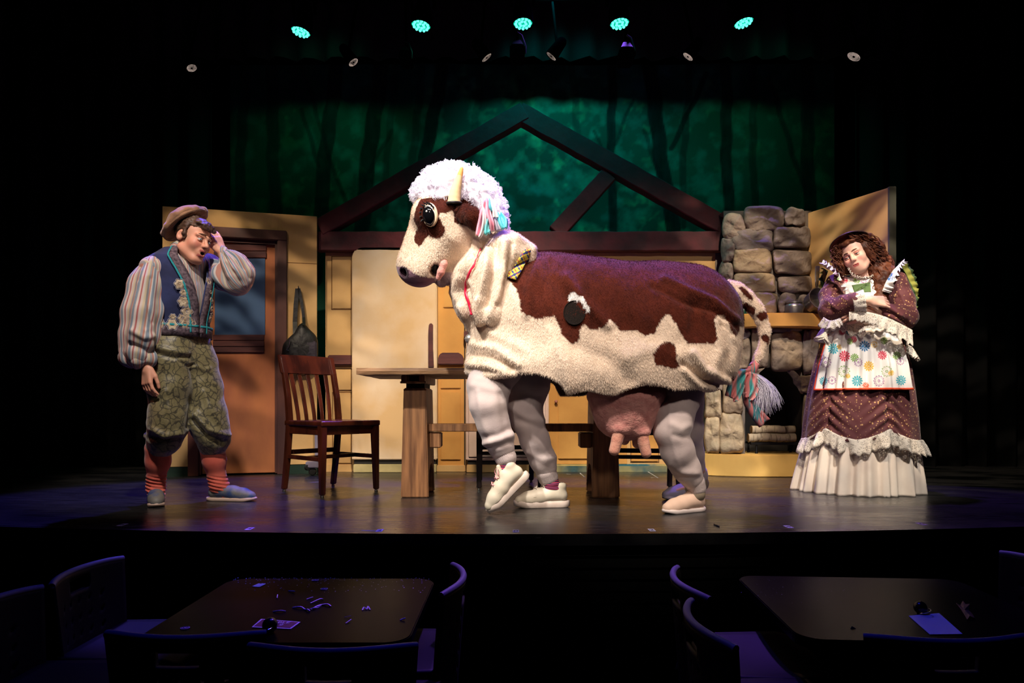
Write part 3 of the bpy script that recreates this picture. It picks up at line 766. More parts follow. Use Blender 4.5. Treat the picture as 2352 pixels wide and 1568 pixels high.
    def box(x0, y0, x1, y1, j=0):
        rnd = random.Random(x0 * 7 + y0); c = lambda a: a + rnd.uniform(-4, 4) * .8
        w_, h_ = x1 - x0, y1 - y0; r = min(w_, h_) * .24
        return [(c(x0 + r * .25), c(y0 + r * .3)), (c(x0 + w_ * .35), c(y0)), (c(x0 + w_ * .7), c(y0 - 1)), (c(x1 - r * .25), c(y0 + r * .3)), (c(x1 + 1), c(y0 + h_ * .5)),
                (c(x1 - r * .25), c(y1 - r * .3)), (c(x0 + w_ * .65), c(y1)), (c(x0 + w_ * .3), c(y1)), (c(x0 + r * .25), c(y1 - r * .3)), (c(x0 - 1), c(y0 + h_ * .5))]
    A, B_, C_, D_ = M_stone, M_stone_b, M_stone_c, M_stone_d
    up = [((1658, 492, 1709, 548), A), ((1711, 476, 1801, 529), A), ((1803, 477, 1850, 518), C_),
          ((1655, 548, 1688, 600), C_), ((1683, 528, 1775, 576), C_), ((1777, 518, 1861, 571), C_),
          ((1654, 602, 1682, 650), A), ((1684, 570, 1771, 629), B_), ((1775, 573, 1866, 630), A),
          ((1655, 650, 1690, 716), B_), ((1688, 628, 1781, 672), B_), ((1787, 632, 1869, 672), A),
          ((1692, 673, 1784, 722), B_), ((1786, 674, 1830, 720), A), ((1832, 676, 1868, 722), C_)]
    for i, (b, mt) in enumerate(up): stone(box(*b), dep_up, mt, .075, i)
    lo = [((1640, 754, 1688, 800), A), ((1690, 752, 1722, 778), C_), ((1724, 752, 1767, 846), B_), ((1769, 760, 1844, 850), B_), ((1842, 756, 1880, 858), A), ((1882, 758, 1912, 858), A),
          ((1690, 778, 1722, 848), B_), ((1640, 802, 1690, 862), A), ((1770, 748, 1840, 762), C_),
          ((1838, 860, 1878, 904), B_), ((1880, 862, 1912, 904), A), ((1845, 906, 1878, 1040), D_), ((1880, 906, 1914, 1040), B_),
          ((1619, 894, 1657, 962), D_), ((1658, 856, 1708, 950), B_), ((1618, 958, 1652, 1040), D_), ((1652, 948, 1709, 1042), D_), ((1640, 862, 1660, 896), A)]
    for i, (b, mt) in enumerate(lo): stone(box(*b), dep_lo, mt, .085, 40 + i)
    stone([(1806, 850), (1822, 850), (1842, 872), (1846, 900), (1838, 902), (1822, 872)], dep_lo, A, .07, 90)
    stone([(1722, 850), (1745, 846), (1760, 842), (1748, 852), (1730, 876), (1722, 890), (1712, 892)], dep_lo, B_, .06, 91)
    # mantel and hearth: half-round slabs
    def slab(name, px, D0, hw, dp, z0, z1, mt, pw=2.2):
        xc = XW(px, D0); pts = []
        for i in range(41):
            a = PI * i / 40; c, s_ = math.cos(a), math.sin(a)
            pts.append((xc - hw * math.copysign(abs(c) ** (2 / pw), c), 5.62 - dp * abs(s_) ** (2 / pw)))
        m = MB(); m.prism(pts, lambda u, v, t: (u, v, t), z0, z1); return m.build(name, mt, fp, bevel=.006)
    slab('mantel', 1790, 5.2, .385, .52, ZW(750, 5.1), ZW(718, 5.1), M_tan2, 3.6)
    hm = mat('hearth_paint', srgb(226, 186, 106), .8, srgb(206, 164, 88), 3, 4)
    slab('hearth', 1772, 5.3, .66, .42, 0.0, .172, hm, 2.3)
    return fp
fireplace()
# logs, grate, pots
M_bark = mat('birch_bark', srgb(196, 178, 150), .8, srgb(84, 66, 50), 9, 5, (6, 1, 1), .5, 30, .006, lo=.52, hi=.72)
M_cut = mat('cut_wood', srgb(188, 150, 100), .8, srgb(150, 112, 70), 12, 3)
def log(a, b, r, label):
    a, b = Vector(a), Vector(b); o = empty('birch_log', (a + b) / 2, label, 'log', 'birch logs in the fireplace')
    pts = [a.lerp(b, t) + Vector((0, 0, .003 * math.sin(t * 9 + r * 900))) for t in np.linspace(0, 1, 12)]
    m = MB(); m.tube(pts, [r * (1 + .05 * math.sin(i * 2.1)) for i in range(12)], 18, cap=False); m.build('bark', M_bark, o, True)
    d = (b - a).normalized()
    for e, s_ in ((a, -1), (b, 1)):
        m = MB(); m.lathe([(r * 1.0, -.002), (r * .98, .001), (0, .003)], n=18, M=(d * s_).to_track_quat('Z', 'Y').to_matrix(), c=e); m.build('cut_end', M_cut, o, True)
        # small knots
    for t in (.3, .62, .8):
        q = a.lerp(b, t) + Vector((0, -r * .93, r * .25))
        m = MB(); m.lathe([(.012, -.004), (.01, .003), (.004, .001), (0, 0)], n=10, M=Vector((0, -1, .2)).to_track_quat('Z', 'Y').to_matrix(), c=q); m.build('knot', M_bark, o, True)
Dg = 5.42
zg = ZW(1014, Dg)
log((XW(1719, Dg - .05), Dg - .04, zg + .034), (XW(1826, Dg - .05), Dg - .05, zg + .034), .033, 'lower front birch log lying on the black grate')
log((XW(1728, Dg), Dg + .06, zg + .036), (XW(1834, Dg), Dg + .07, zg + .034), .031, 'lower rear birch log sticking out at the right end of the grate')
log((XW(1726, Dg), Dg + .005, zg + .096), (XW(1825, Dg), Dg + .01, zg + .096), .032, 'upper birch log stacked on the other two')
gr = empty('fire_grate', (XW(1775, Dg), Dg, .172), 'black iron fire grate standing on the hearth under the logs', 'grate')
M_iron = mat('black_iron', (.012, .012, .013, 1), .5, metal=.6)
m = MB()
for dd in (-.1, .1): m.box(XW(1714, Dg), XW(1840, Dg), Dg + dd - .008, Dg + dd + .008, zg - .02, zg)
for i in range(9):
    x = XW(1718 + i * 14.8, Dg); m.box(x - .006, x + .006, Dg - .1, Dg + .1, zg - .012, zg)
m.build('rack', M_iron, gr, bevel=.002, seg=1)
for px in (1728, 1826):
    for dd in (-.09, .09):
        m = MB(); m.lathe([(.012, .1725), (.012, .18), (.008, .19), (.008, zg - .012)], n=10, c=(XW(px, Dg), Dg + dd, 0)); m.build('foot', M_iron, gr, True)
M_tin = mat('dull_tin', srgb(150, 146, 142), .35, srgb(110, 104, 98), 10, 4, metal=.85, bump=.05)
zm = ZW(718, 5.1)
m = MB(); m.lathe([(0, 0), (.058, 0), (.0665, .006), (.0675, .055), (.064, .070), (.058, .076), (.058, .082), (.063, .084), (.063, .092), (.058, .094), (.05, .094), (.0, .088)], n=28, c=(XW(1823, 5.2), 5.2, zm + .0005))
tag(m.build('tin_jar', M_tin, None, True), 'squat grey metal jar with a rim standing on the mantel', 'jar')
pn = empty('saucepan', (XW(1876, 5.15), 5.15, zm), 'grey saucepan tilted up on the mantel with its handle pointing upward', 'saucepan')
Mp = Matrix.Rotation(.16, 3, 'Z') @ Matrix.Rotation(math.radians(70), 3, 'X')
pc = Vector((XW(1876, 5.15), 5.15, zm + .092))
m = MB(); m.lathe([(0, -.05), (.074, -.05), (.082, -.043), (.088, .045), (.092, .047), (.091, .05), (.085, .048), (.079, -.038), (.07, -.044), (0, -.044)], n=36, M=Mp, c=pc); m.build('pan', M_tin, pn, True)
hb = pc + Mp @ Vector((0, .086, .038)); hd = Vector((.012, .10, .26)); hd = Vector((.02, -.0, .22))
m = MB(); sidev = Vector((1, 0, 0))
for i in range(8):
    pass
path = [hb, hb + Vector((-.008, -.01, .035)), hb + Vector((-.008, -.012, .07)), hb + Vector((-.004, -.008, .12)), hb + Vector((.0, -.004, .165)), hb + Vector((.0, -.003, .172))]
wd = [.010, .011, .014, .017, .016, .010]
for i in range(5):
    a, b = path[i], path[i + 1]
    m.hexa([a + Vector((-wd[i], .004, 0)), a + Vector((-wd[i], -.004, 0)), a + Vector((wd[i], -.004, 0)), a + Vector((wd[i], .004, 0)),
            b + Vector((-wd[i + 1], .004, 0)), b + Vector((-wd[i + 1], -.004, 0)), b + Vector((wd[i + 1], -.004, 0)), b + Vector((wd[i + 1], .004, 0))])
m.build('handle', M_tin, pn, True)
m = MB(); m.lathe([(.036, 0), (.036, .05), (.03, .075), (.022, .08), (.022, .1), (.0, .1)], n=18, c=(XW(1712, 5.2), 5.25, zm + .0005)); tag(m.build('green_bottle', mat('green_glass', srgb(22, 60, 44), .2), None, True), 'small dark green jar on the mantel behind the cow tail', 'jar')

# ================================================================== TABLE
M_plank = mat('weathered_plank', srgb(172, 130, 90), .65, srgb(104, 74, 50), 5, 6, (.8, 8, 8), .35, 20, .006)
M_leg = mat('stained_leg', srgb(172, 120, 76), .55, srgb(112, 74, 46), 4, 6, (9, 9, .7), .25, 20, .005)
tb = empty('trestle_table', (0, 4.25, 0), 'long rustic wooden trestle table standing behind the cow', 'table')
TX0, TX1 = XW(820, 3.92), 0.87
ztop = .762
for i in range(4):            # top planks
    y0 = 3.90 + i * .185; y1 = y0 + .183; n = 26; V = []; Fq = []
    for k in range(n):
        t = k / (n - 1); x = TX0 + (TX1 - TX0) * t + (.012 * mnoise.noise((i * 3.1, k * .2, 1)) if k in (0, n - 1) else 0)
        j = .004 * mnoise.noise((x * 6, i * 2.0, 4.2)); q = .005 * mnoise.noise((x * 9, i * 1.7, 8.8))
        V += [(x, y0 + j, ztop - .036 + q), (x, y0 + j * 2.2 - (.004 if i == 0 else 0), ztop - .017), (x, y0 + j, ztop), (x, y1 + j, ztop), (x, y1 + j, ztop - .036)]
    for k in range(n - 1):
        for c in range(5): Fq.append((5 * k + c, 5 * k + (c + 1) % 5, 5 * k + 5 + (c + 1) % 5, 5 * k + 5 + c))
    Fq += [(4, 3, 2, 1, 0), tuple(5 * (n - 1) + c for c in range(5))]
    link('top_plank', raw_mesh('top_plank', V, Fq), M_plank, tb)
for side in (-1, 1):
    xc = XW(952, 4.05) if side < 0 else XW(1392, 4.05)
    # end panel tapering upward with arched foot cutout, seen from the side in depth
    w0, w1 = .082, .066; arch = [(4.05, 0), (4.09, 0), (4.10, .08), (4.13, .15), (4.18, .18), (4.26, .18), (4.31, .15), (4.335, .08), (4.345, 0), (4.385, 0), (4.385, ztop - .11), (4.05, ztop - .11)]
    m = MB(); k = len(arch)
    wz = lambda z: w0 + (w1 - w0) * z / .7
    V = [(xc - wz(z), y + .02 * z, z) for y, z in arch] + [(xc + wz(z), y + .02 * z, z) for y, z in arch]
    Fq = [tuple(range(k)), tuple(range(2 * k - 1, k - 1, -1))] + [(i, k + i, k + (i + 1) % k, (i + 1) % k) for i in range(k)]
    m.add(V, Fq); m.build('leg', M_leg, tb, bevel=.006)
    for s in (-1, 1):
        m = MB(); m.box(xc + s * .052 - .016, xc + s * .052 + .016, 3.98, 4.55, ztop - .082, ztop - .036)
        m.build('cleat', M_leg, tb, bevel=.004)
    m = MB(); m.box(xc - .075, xc + .075, 3.985, 4.015, ztop - .085, ztop - .072); m.build('cleat_strip', M_leg, tb, bevel=.002)
    m = MB(); m.box(xc - .055, xc + .055, 4.09, 4.36, ztop - .115, ztop - .036); m.build('leg_top_block', M_dark, tb)
    sx = xc - side * .11
    m = MB(); m.box(sx - .035, sx + .035, 4.13, 4.27, ZW(1028, 4.15), ZW(993, 4.15)); m.build('bracket', M_leg, tb, bevel=.006)
m = MB(); m.box(XW(976, 4.1), XW(1372, 4.1), 4.12, 4.22, ZW(991, 4.12), ZW(973, 4.12)); m.build('stretcher', M_leg, tb, bevel=.004)

# ================================================================== CHAIRS
def make_chair(name, label, mt, footmat):
    """local frame: x sideways, y from front (-) to back (+), z up; slatted wooden chair"""
    t = empty(name, (0, 0, 0), label, 'chair')
    W, Dp = .205, .21
    # saddle seat
    nu, nv = 21, 21; V = []
    for i in range(nu):
        u = -1 + 2 * i / (nu - 1)
        for j in range(nv):
            v = -1 + 2 * j / (nv - 1)
            hw = W + .012 - .018 * (v + 1) / 2
            dip = -.012 * max(0, 1 - (abs(u) - .45) ** 2 * 8) * max(0, 1 - v * v) if abs(abs(u) - .45) < .353 else 0
            V.append((u * hw, v * (Dp + .012), .455 + dip))
    Q = grid_mesh(V, nu, nv)
    me = np_mesh('seat', V, Q); o = link('seat', me, mt, t, False)
    md = o.modifiers.new('thick', 'SOLIDIFY'); md.thickness = .034; md.offset = -1
    bv = o.modifiers.new('bev', 'BEVEL'); bv.width = .008; bv.segments = 2; bv.limit_method = 'ANGLE'
    # front legs
    for s in (-1, 1):
        m = MB(); x, y = s * (W - .012), -(Dp - .018)
        sq = lambda cx, cy, h, z: [(cx - h, cy - h, z), (cx + h, cy - h, z), (cx + h, cy + h, z), (cx - h, cy + h, z)]
        m.hexa(sq(x + s * .006, y - .008, .0155, .014) + sq(x, y, .0225, .43)); lg = m.build('leg', mt, t, bevel=.005)
        m = MB(); m.lathe([(.011, 0), (.012, .004), (.008, .014)], n=12, c=(x + s * .006, y - .008, 0)); m.build('glide', footmat, lg, True)
    # rear legs run up into the back posts
    for s in (-1, 1):
        prof = [(.265, .014, .016), (.228, .22, .02), (.205, .42, .022), (.205, .47, .022), (.222, .60, .019), (.262, .76, .017), (.298, .868, .015)]
        V = []; Fq = []
        for y, z, h in prof:
            x = s * (W - .022)
            for a, b in ((-1, -1), (1, -1), (1, 1), (-1, 1)): V.append((x + a * .0165, y - .02 + b * h, z))
        for i in range(len(prof) - 1):
            for c in range(4): Fq.append((4 * i + c, 4 * i + (c + 1) % 4, 4 * i + 4 + (c + 1) % 4, 4 * i + 4 + c))
        Fq += [(3, 2, 1, 0), tuple(4 * (len(prof) - 1) + c for c in range(4))]
        m = MB(); m.add(V, Fq); lg = m.build('leg', mt, t, bevel=.005)
        m = MB(); m.lathe([(.011, 0), (.012, .004), (.008, .014)], n=12, c=(s * (W - .022), .245, 0)); m.build('glide', footmat, lg, True)
    yb = lambda z: .185 + (.0 if z < .47 else (z - .47) * .14 + (z - .47) ** 2 * .25)
    # crest rail, curved back in plan
    n = 13; V = []; Fq = []
    for i in range(n):
        u = -1 + 2 * i / (n - 1); bow = .026 * (1 - u * u)
        for z, th in ((.752, 0), (.872 + .006 * (1 - u * u), 0)):
            V += [(u * (W + .002), yb(z) + bow - .011, z), (u * (W + .002), yb(z) + bow + .011, z)]
    for i in range(n - 1):
        a = 4 * i; b = a + 4
        Fq += [(a, b, b + 2, a + 2), (b + 1, a + 1, a + 3, b + 3), (a + 2, b + 2, b + 3, a + 3), (b, a, a + 1, b + 1)]
    Fq += [(0, 2, 3, 1), (4 * n - 4, 4 * n - 3, 4 * n - 1, 4 * n - 2)]
    m = MB(); m.add(V, Fq); m.build('crest_rail', mt, t, bevel=.004)
    for i in range(5):
        u = (-.66 + .33 * i); V = []; Fq = []; n = 9
        for k in range(n):
            f = k / (n - 1); z = .45 + f * .315; bow = .026 * (1 - u * u) * f; x = u * W * (.86 + .1 * f)
            hw = .0125 + .003 * f
            V += [(x - hw, yb(z) + bow - .005, z), (x + hw, yb(z) + bow - .005, z), (x + hw, yb(z) + bow + .005, z), (x - hw, yb(z) + bow + .005, z)]
        for k in range(n - 1):
            for c in range(4): Fq.append((4 * k + c, 4 * k + (c + 1) % 4, 4 * k + 4 + (c + 1) % 4, 4 * k + 4 + c))
        Fq += [(3, 2, 1, 0), tuple(4 * (n - 1) + c for c in range(4))]
        m = MB(); m.add(V, Fq); m.build('back_slat', mt, t, bevel=.002, seg=1)
    for s in (-1, 1):
        m = MB(); m.bar((s * (W - .014), -Dp + .03, .395), (s * (W - .02), Dp - .03, .395), .018, .05); m.build('apron_rail', mt, t, bevel=.003)
        m = MB(); m.bar((s * (W - .01), -Dp + .02, .225), (s * (W - .02), Dp + .0, .225), .016, .026); m.build('stretcher', mt, t, bevel=.003)
    m = MB(); m.bar((-W + .03, -Dp + .026, .395), (W - .03, -Dp + .026, .395), .018, .05); m.build('apron_rail', mt, t, bevel=.003)
    m = MB(); m.bar((-W + .03, Dp - .02, .395), (W - .03, Dp - .02, .395), .018, .05); m.build('apron_rail', mt, t, bevel=.003)
    m = MB(); m.bar((-W + .02, .0, .225), (W - .02, .0, .225), .016, .024); m.build('stretcher', mt, t, bevel=.003)
    m = MB(); m.bar((-W + .03, Dp + .02, .25), (W - .03, Dp + .02, .25), .016, .03); m.build('stretcher', mt, t, bevel=.003)
    return t
M_cherry = mat('cherry_wood', srgb(86, 38, 22), .24, srgb(46, 20, 13), 4, 5, (3, 3, .6), .12, 40, .003, coat=.4)
M_darkwood = mat('ebonised_wood', srgb(38, 22, 18), .35, srgb(24, 14, 12), 4, 5, (3, 3, .6), .1, 40, .003)
M_glide = mat('steel_glide', srgb(150, 150, 140), .3, metal=1)
ch = make_chair('wooden_chair', 'glossy reddish brown slatted wooden chair left of the table', M_cherry, M_glide)
ch.location = (-1.148, 4.335, 0); ch.rotation_euler = (0, 0, math.atan2(.3, -.348) - PI / 2)
c2 = make_chair('wooden_chair', 'dark wooden chair behind the table, behind the cow front legs', M_darkwood, M_glide)
c2.location = (-.03, 4.62, 0); c2.rotation_euler = (0, 0, math.radians(4))
c2.location.x = XW(1166, 4.5)
c3 = make_chair('wooden_chair', 'dark wooden chair right of the table leg, behind the udder', M_darkwood, M_glide)
c3.location = (.82, 4.27, 0); c3.rotation_euler = (0, 0, math.radians(-8))

# ================================================================== OVERHEAD LAMPS
M_can = mat('lamp_can', (.0015, .0015, .002, 1), .9, spec=.0)
M_led_lens = mat('led_lens', (.0, .06, .045, 1), .2, emit=(.0, .80, .48, 1), estr=.6)
M_led = mat('led_lit', (.2, .9, .7, 1), .3, emit=(.10, 1.0, .66, 1), estr=2.0)
M_pipe = mat('pipe_black', (.0012, .0012, .0015, 1), .9, spec=.1)
pipe = MB(); pipe.tube([(-3.2, 4.72, 3.62), (3.2, 4.72, 3.62)], .024, 12); tag(pipe.build('lighting_pipe', M_pipe, None, True), 'black pipe carrying the row of green lamps', 'pipe')
par_names = ['leftmost green lamp of the row over the stage, far left above the door flat', 'second green lamp from the left, above the left part of the truss', 'middle green lamp, above the peak of the truss', 'fourth green lamp, right of the truss peak', 'rightmost green lamp, above the stone chimney']
for (px, py), lb, rz in zip(((691, 72), (967, 58), (1201, 53), (1423, 53), (1708, 51)), par_names, (.28, .16, -.04, -.12, -.3)):
    c = P(px, py, 4.6); t = empty('stage_lamp', c, lb, 'stage lamp', 'green lamps in a row')
    nrm = (Matrix.Rotation(-rz, 3, 'Z') @ Vector((-.22 * rz * 2, -.14, -.98))).normalized(); Mq = nrm.to_track_quat('Z', 'Y').to_matrix(); r = R(22, 4.6)
    m = MB(); m.lathe([(r * .5, -.2), (r * .7, -.16), (r * 1.08, -.06), (r * 1.1, .012), (r * 1.02, .012), (r * 1.02, -.004)], n=28, M=Mq, c=c); m.build('can', M_can, t, True)
    m = MB(); m.lathe([(r * 1.01, -.004), (r * .6, .003), (0, .004)], n=28, M=Mq, c=c); m.build('lens', M_led_lens, t, True)
    dots = [(0.34 * r * math.cos(a), 0.34 * r * math.sin(a)) for a in np.linspace(0, 2 * PI, 7)[:-1]] + [(0.76 * r * math.cos(a), 0.76 * r * math.sin(a)) for a in np.linspace(.2, 2 * PI + .2, 13)[:-1]]
    for dx, dy in dots:
        m = MB(); m.lathe([(r * .15, 0), (r * .14, .006), (r * .08, .010), (0, .012)], n=10, M=Mq, c=c + Mq @ Vector((dx, dy, .003))); m.build('led', M_led, t, True)
    m = MB(); bk = c - nrm * .12; m.bar(bk + Vector((-r * 1.15, 0, 0)), bk + Vector((-r * 1.15, 0, .16)), .02, .006, (0, 1, 0)); m.bar(bk + Vector((r * 1.15, 0, 0)), bk + Vector((r * 1.15, 0, .16)), .02, .006, (0, 1, 0)); m.bar(bk + Vector((-r * 1.15, 0, .16)), bk + Vector((r * 1.15, 0, .16)), .02, .006, (0, 1, 0))
    m.bar(bk + Vector((0, 0, .155)), Vector((c.x, 4.72, 3.60)), .02, .02); m.build('yoke', M_can, t)
# small tungsten spots: bright elliptical lens edges
M_hot = mat('lamp_glass_warm', srgb(210, 190, 170), .3, emit=(1, .78, .66, 1), estr=.42)
pipe = MB(); pipe.tube([(-3.4, 5.3, 3.70), (3.6, 5.3, 3.70)], .024, 12); tag(pipe.build('lighting_pipe', M_pipe, None, True), 'black pipe carrying the small white spots', 'pipe')
sp_lab = ['far left small white spotlight above the man', 'small white spotlight above the refrigerator side of the truss', 'small white spotlight just left of the truss peak', 'small white spotlight just right of the truss peak', 'small white spotlight above the right end of the truss', 'far right small white spotlight above the woman']
for (px, py, ang, mj, mn), lb in zip(((441, 158, -15, 11, 7.5), (813, 145, -38, 12, 6), (1119, 134, -42, 13, 4), (1265, 131, 42, 13, 4), (1579, 132, 38, 13, 5), (1960, 132, 25, 15, 8)), sp_lab):
    Dl = 5.1; c = P(px, py, Dl); t = empty('spotlight', c, lb, 'spotlight', 'small white spots in a row')
    view = (Vector((0, 0, CAM_H)) - c).normalized(); sidev = view.cross(Vector((0, 0, 1))).normalized(); upv = sidev.cross(view)
    a = math.radians(ang); mjv = (sidev * -1) * math.cos(a) * -1 - upv * math.sin(a); 
    mjv = (Vector((1, 0, 0)) * math.cos(a) + Vector((0, 0, -1)) * math.sin(a)); mjv = (mjv - view * mjv.dot(view)).normalized(); mnv = view.cross(mjv)
    tilt = math.acos(min(1, mn / mj)); nrm = view * math.cos(tilt) + mnv * math.sin(tilt) * (1 if mnv.z < 0 else -1)
    Mq = nrm.to_track_quat('Z', 'Y').to_matrix(); r = R(mj, Dl)
    m = MB(); m.lathe([(r * .6, -.16), (r * .9, -.14), (r * 1.15, -.02), (r * 1.15, -.002), (r * 1.0, -.006)], n=24, M=Mq, c=c); m.build('can', M_can, t, True)
    m = MB(); m.lathe([(r, -.006), (r * .75, -.014), (r * .25, -.02)], n=24, M=Mq, c=c); m.build('reflector', M_hot, t, True)
    m = MB(); m.lathe([(r * .25, -.02), (r * .2, -.004), (0, -.003)], n=16, M=Mq, c=c); m.build('bulb', M_can, t, True)
    m = MB(); bk = c - nrm * .08; m.bar(bk, Vector((c.x + (bk.x - c.x) * .5, 5.3, 3.68)), .016, .016); m.build('yoke', M_can, t)
# lamps seen from behind
M_teal_edge = mat('lamp_back', (.02, .03, .03, 1), .35, metal=.6)
for (px, py, s), lb in zip(((932, 124, .8), (1188, 110, 1.0), (1438, 116, 1.0)), ('dim boxy fixture below the second green lamp', 'boxy fixture catching green light below the middle lamp', 'boxy fixture catching green light below the fourth green lamp')):
    Dl = 4.75; c = P(px, py, Dl); t = empty('stage_fixture', c, lb, 'stage fixture', 'boxy fixtures under the green lamps')
    h = R(17 * s, Dl)
    m = MB(); m.box(c.x - h, c.x + h, Dl - .05, Dl + .1, c.z - h * 1.5, c.z); m.build('housing', M_can, t, bevel=.008)
    m = MB(); m.hexa([c + Vector((-h * .8, -.05, 0)), c + Vector((h * .8, -.05, 0)), c + Vector((h * .8, .06, 0)), c + Vector((-h * .8, .06, 0)),
                      c + Vector((-h * .45, -.03, h * .9)), c + Vector((h * .45, -.03, h * .9)), c + Vector((h * .45, .04, h * .9)), c + Vector((-h * .45, .04, h * .9))]); m.build('head_cap', M_teal_edge, t, bevel=.004)
    m = MB(); m.tube([c + Vector((h * 1.1, -.02, -h)), c + Vector((h * 1.15, -.02, 0)), c + Vector((h * .6, -.02, h * 1.5)), c + Vector((0, -.02, h * 1.9))], .006, 8); m.build('yoke', M_teal_edge, t, True)
    m = MB(); m.bar(c + Vector((0, .03, 0)), Vector((c.x, 4.72, 3.60)), .016, .016); m.build('hanger', M_can, t)
# ================================================================== COW COSTUME (worn by two performers)
from mathutils.bvhtree import BVHTree
DC = 3.58
def px_of(V): V = np.asarray(V); return CX + V[:, 0] / V[:, 1] * F_PX, HZ - (V[:, 2] - CAM_H) / V[:, 1] * F_PX
def side_px(V, D0, near):
    """side-view coordinates of the fur pattern: far side mirrors the near side"""
    W = np.array(V, float).copy(); far = W[:, 1] > D0; k = (2 * D0 - W[:, 1]) / W[:, 1]
    W[far, 0] *= k[far]; W[far, 2] = CAM_H + (W[far, 2] - CAM_H) * k[far]; W[far, 1] *= k[far]
    return px_of(W)
def ridge(px, py, line, w_, amp):
    return amp * np.exp(-(poly_dist(px, py, line, False) / w_) ** 2)
def fur(name, V, Q, C, count, length, width, parent, mt, comb=(0, 0, -1), lift=.55, seed=3, keep=None):
    rng = np.random.RandomState(seed); V = np.asarray(V, float)
    if keep is not None: Q = Q[keep]
    a = np.linalg.norm(np.cross(V[Q[:, 2]] - V[Q[:, 0]], V[Q[:, 3]] - V[Q[:, 1]]), axis=1)
    f = rng.choice(len(Q), count, p=a / a.sum()); u, v = rng.rand(2, count, 1)
    q = Q[f]; w4 = [(1 - u) * (1 - v), u * (1 - v), u * v, (1 - u) * v]
    Pp = sum(w4[i] * V[q[:, i]] for i in range(4)); N = vnormals(V.astype(np.float32), Q_all := Q)
    n = sum(w4[i] * N[q[:, i]] for i in range(4)); n /= np.maximum(np.linalg.norm(n, axis=1), 1e-9)[:, None]
    cb = np.array(comb) + .45 * rng.randn(count, 3); cb -= n * (cb * n).sum(1)[:, None]; cb /= np.maximum(np.linalg.norm(cb, axis=1), 1e-9)[:, None]
    d = cb + n * lift * (1 + .4 * rng.randn(count, 1)); d /= np.linalg.norm(d, axis=1)[:, None]
    s = np.cross(d, n); s /= np.maximum(np.linalg.norm(s, axis=1), 1e-9)[:, None]
    L = length * (.6 + .8 * rng.rand(count, 1))
    T = np.stack([Pp - s * width / 2 - n * .001, Pp + s * width / 2 - n * .001, Pp + d * L], 1).reshape(-1, 3)
    me = np_mesh(name, T, np.arange(len(T)).reshape(-1, 3))
    col = sum(w4[i] * C[q[:, i]] for i in range(4)) * (1 + .09 * rng.randn(count, 1))
    set_col(me, np.clip(np.repeat(col, 3, 0), 0.002, .98))
    o = link(name, me, mt, parent, False); o['kind'] = 'stuff'; return o

CREAM, BROWN = np.array(srgb(234, 212, 190)[:3]), np.array(srgb(78, 29, 14)[:3])
M_fur = mat('cow_fur', (1, 1, 1, 1), .9, (.86, .83, .80, 1), 26, 4, bump=.35, bscale=90, bdist=.006, sheen=.25, attr='col', spec=.15, lo=.3, hi=.7)
M_furstrand = mat('fur_strand', (1, 1, 1, 1), .85, attr='col', spec=.15, sheen=.2)
cow = empty('cow_costume', (XW(1370, DC), DC, 0), 'big brown and cream plush cow costume with a curly white wig worn by two performers', 'costume')

# ---- body hide: a hanging shell, open below
hemx = [1040, 1069, 1100, 1140, 1172, 1229, 1261, 1287, 1303, 1320, 1347, 1411, 1427, 1475, 1523, 1586, 1620, 1650, 1669, 1690, 1740]
hemy = [850, 855, 866, 862, 862, 864, 868, 880, 909, 906, 901, 902, 895, 886, 886, 899, 901, 893, 882, 866, 850]
b = SDF()
px_c = lambda x, y, r: (P(x, y, DC), R(r, DC))
up = [px_c(1205, 722, 132), px_c(1260, 726, 138), px_c(1330, 738, 138), px_c(1400, 744, 140), px_c(1500, 746, 140), px_c(1566, 746, 136)]
lo_ = [px_c(1188, 826, 118), px_c(1280, 828, 134), px_c(1420, 830, 140), px_c(1520, 826, 140), px_c(1558, 826, 130)]
b.chain(up, k=.06); b.chain(lo_, k=.06)
h = .0075
Fd, lo = b.field(h, pad=.05)
g = [lo[i] + h * np.arange(Fd.shape[i]) for i in range(3)]
gx, gy, gz = g[0][:, None, None], g[1][None, :, None], g[2][None, None, :]
hem_z = np.interp(g[0], [XW(x, 3.34) for x in hemx], [ZW(y, 3.34) for y in hemy])[:, None, None] + .01 * np.sin(gx * 23 + gy * 17)
Fs = np.maximum(np.maximum(Fd, -(Fd + .02)), (hem_z - gz)).astype(np.float32)
V, Q = surface_nets(Fs, lo, h); V = relax_mesh(V, Q, 2); N = vnormals(V, Q)
px, py = side_px(V, DC, True)
d = .010 * fbm(V * np.array([5, 5, 4]), 3)
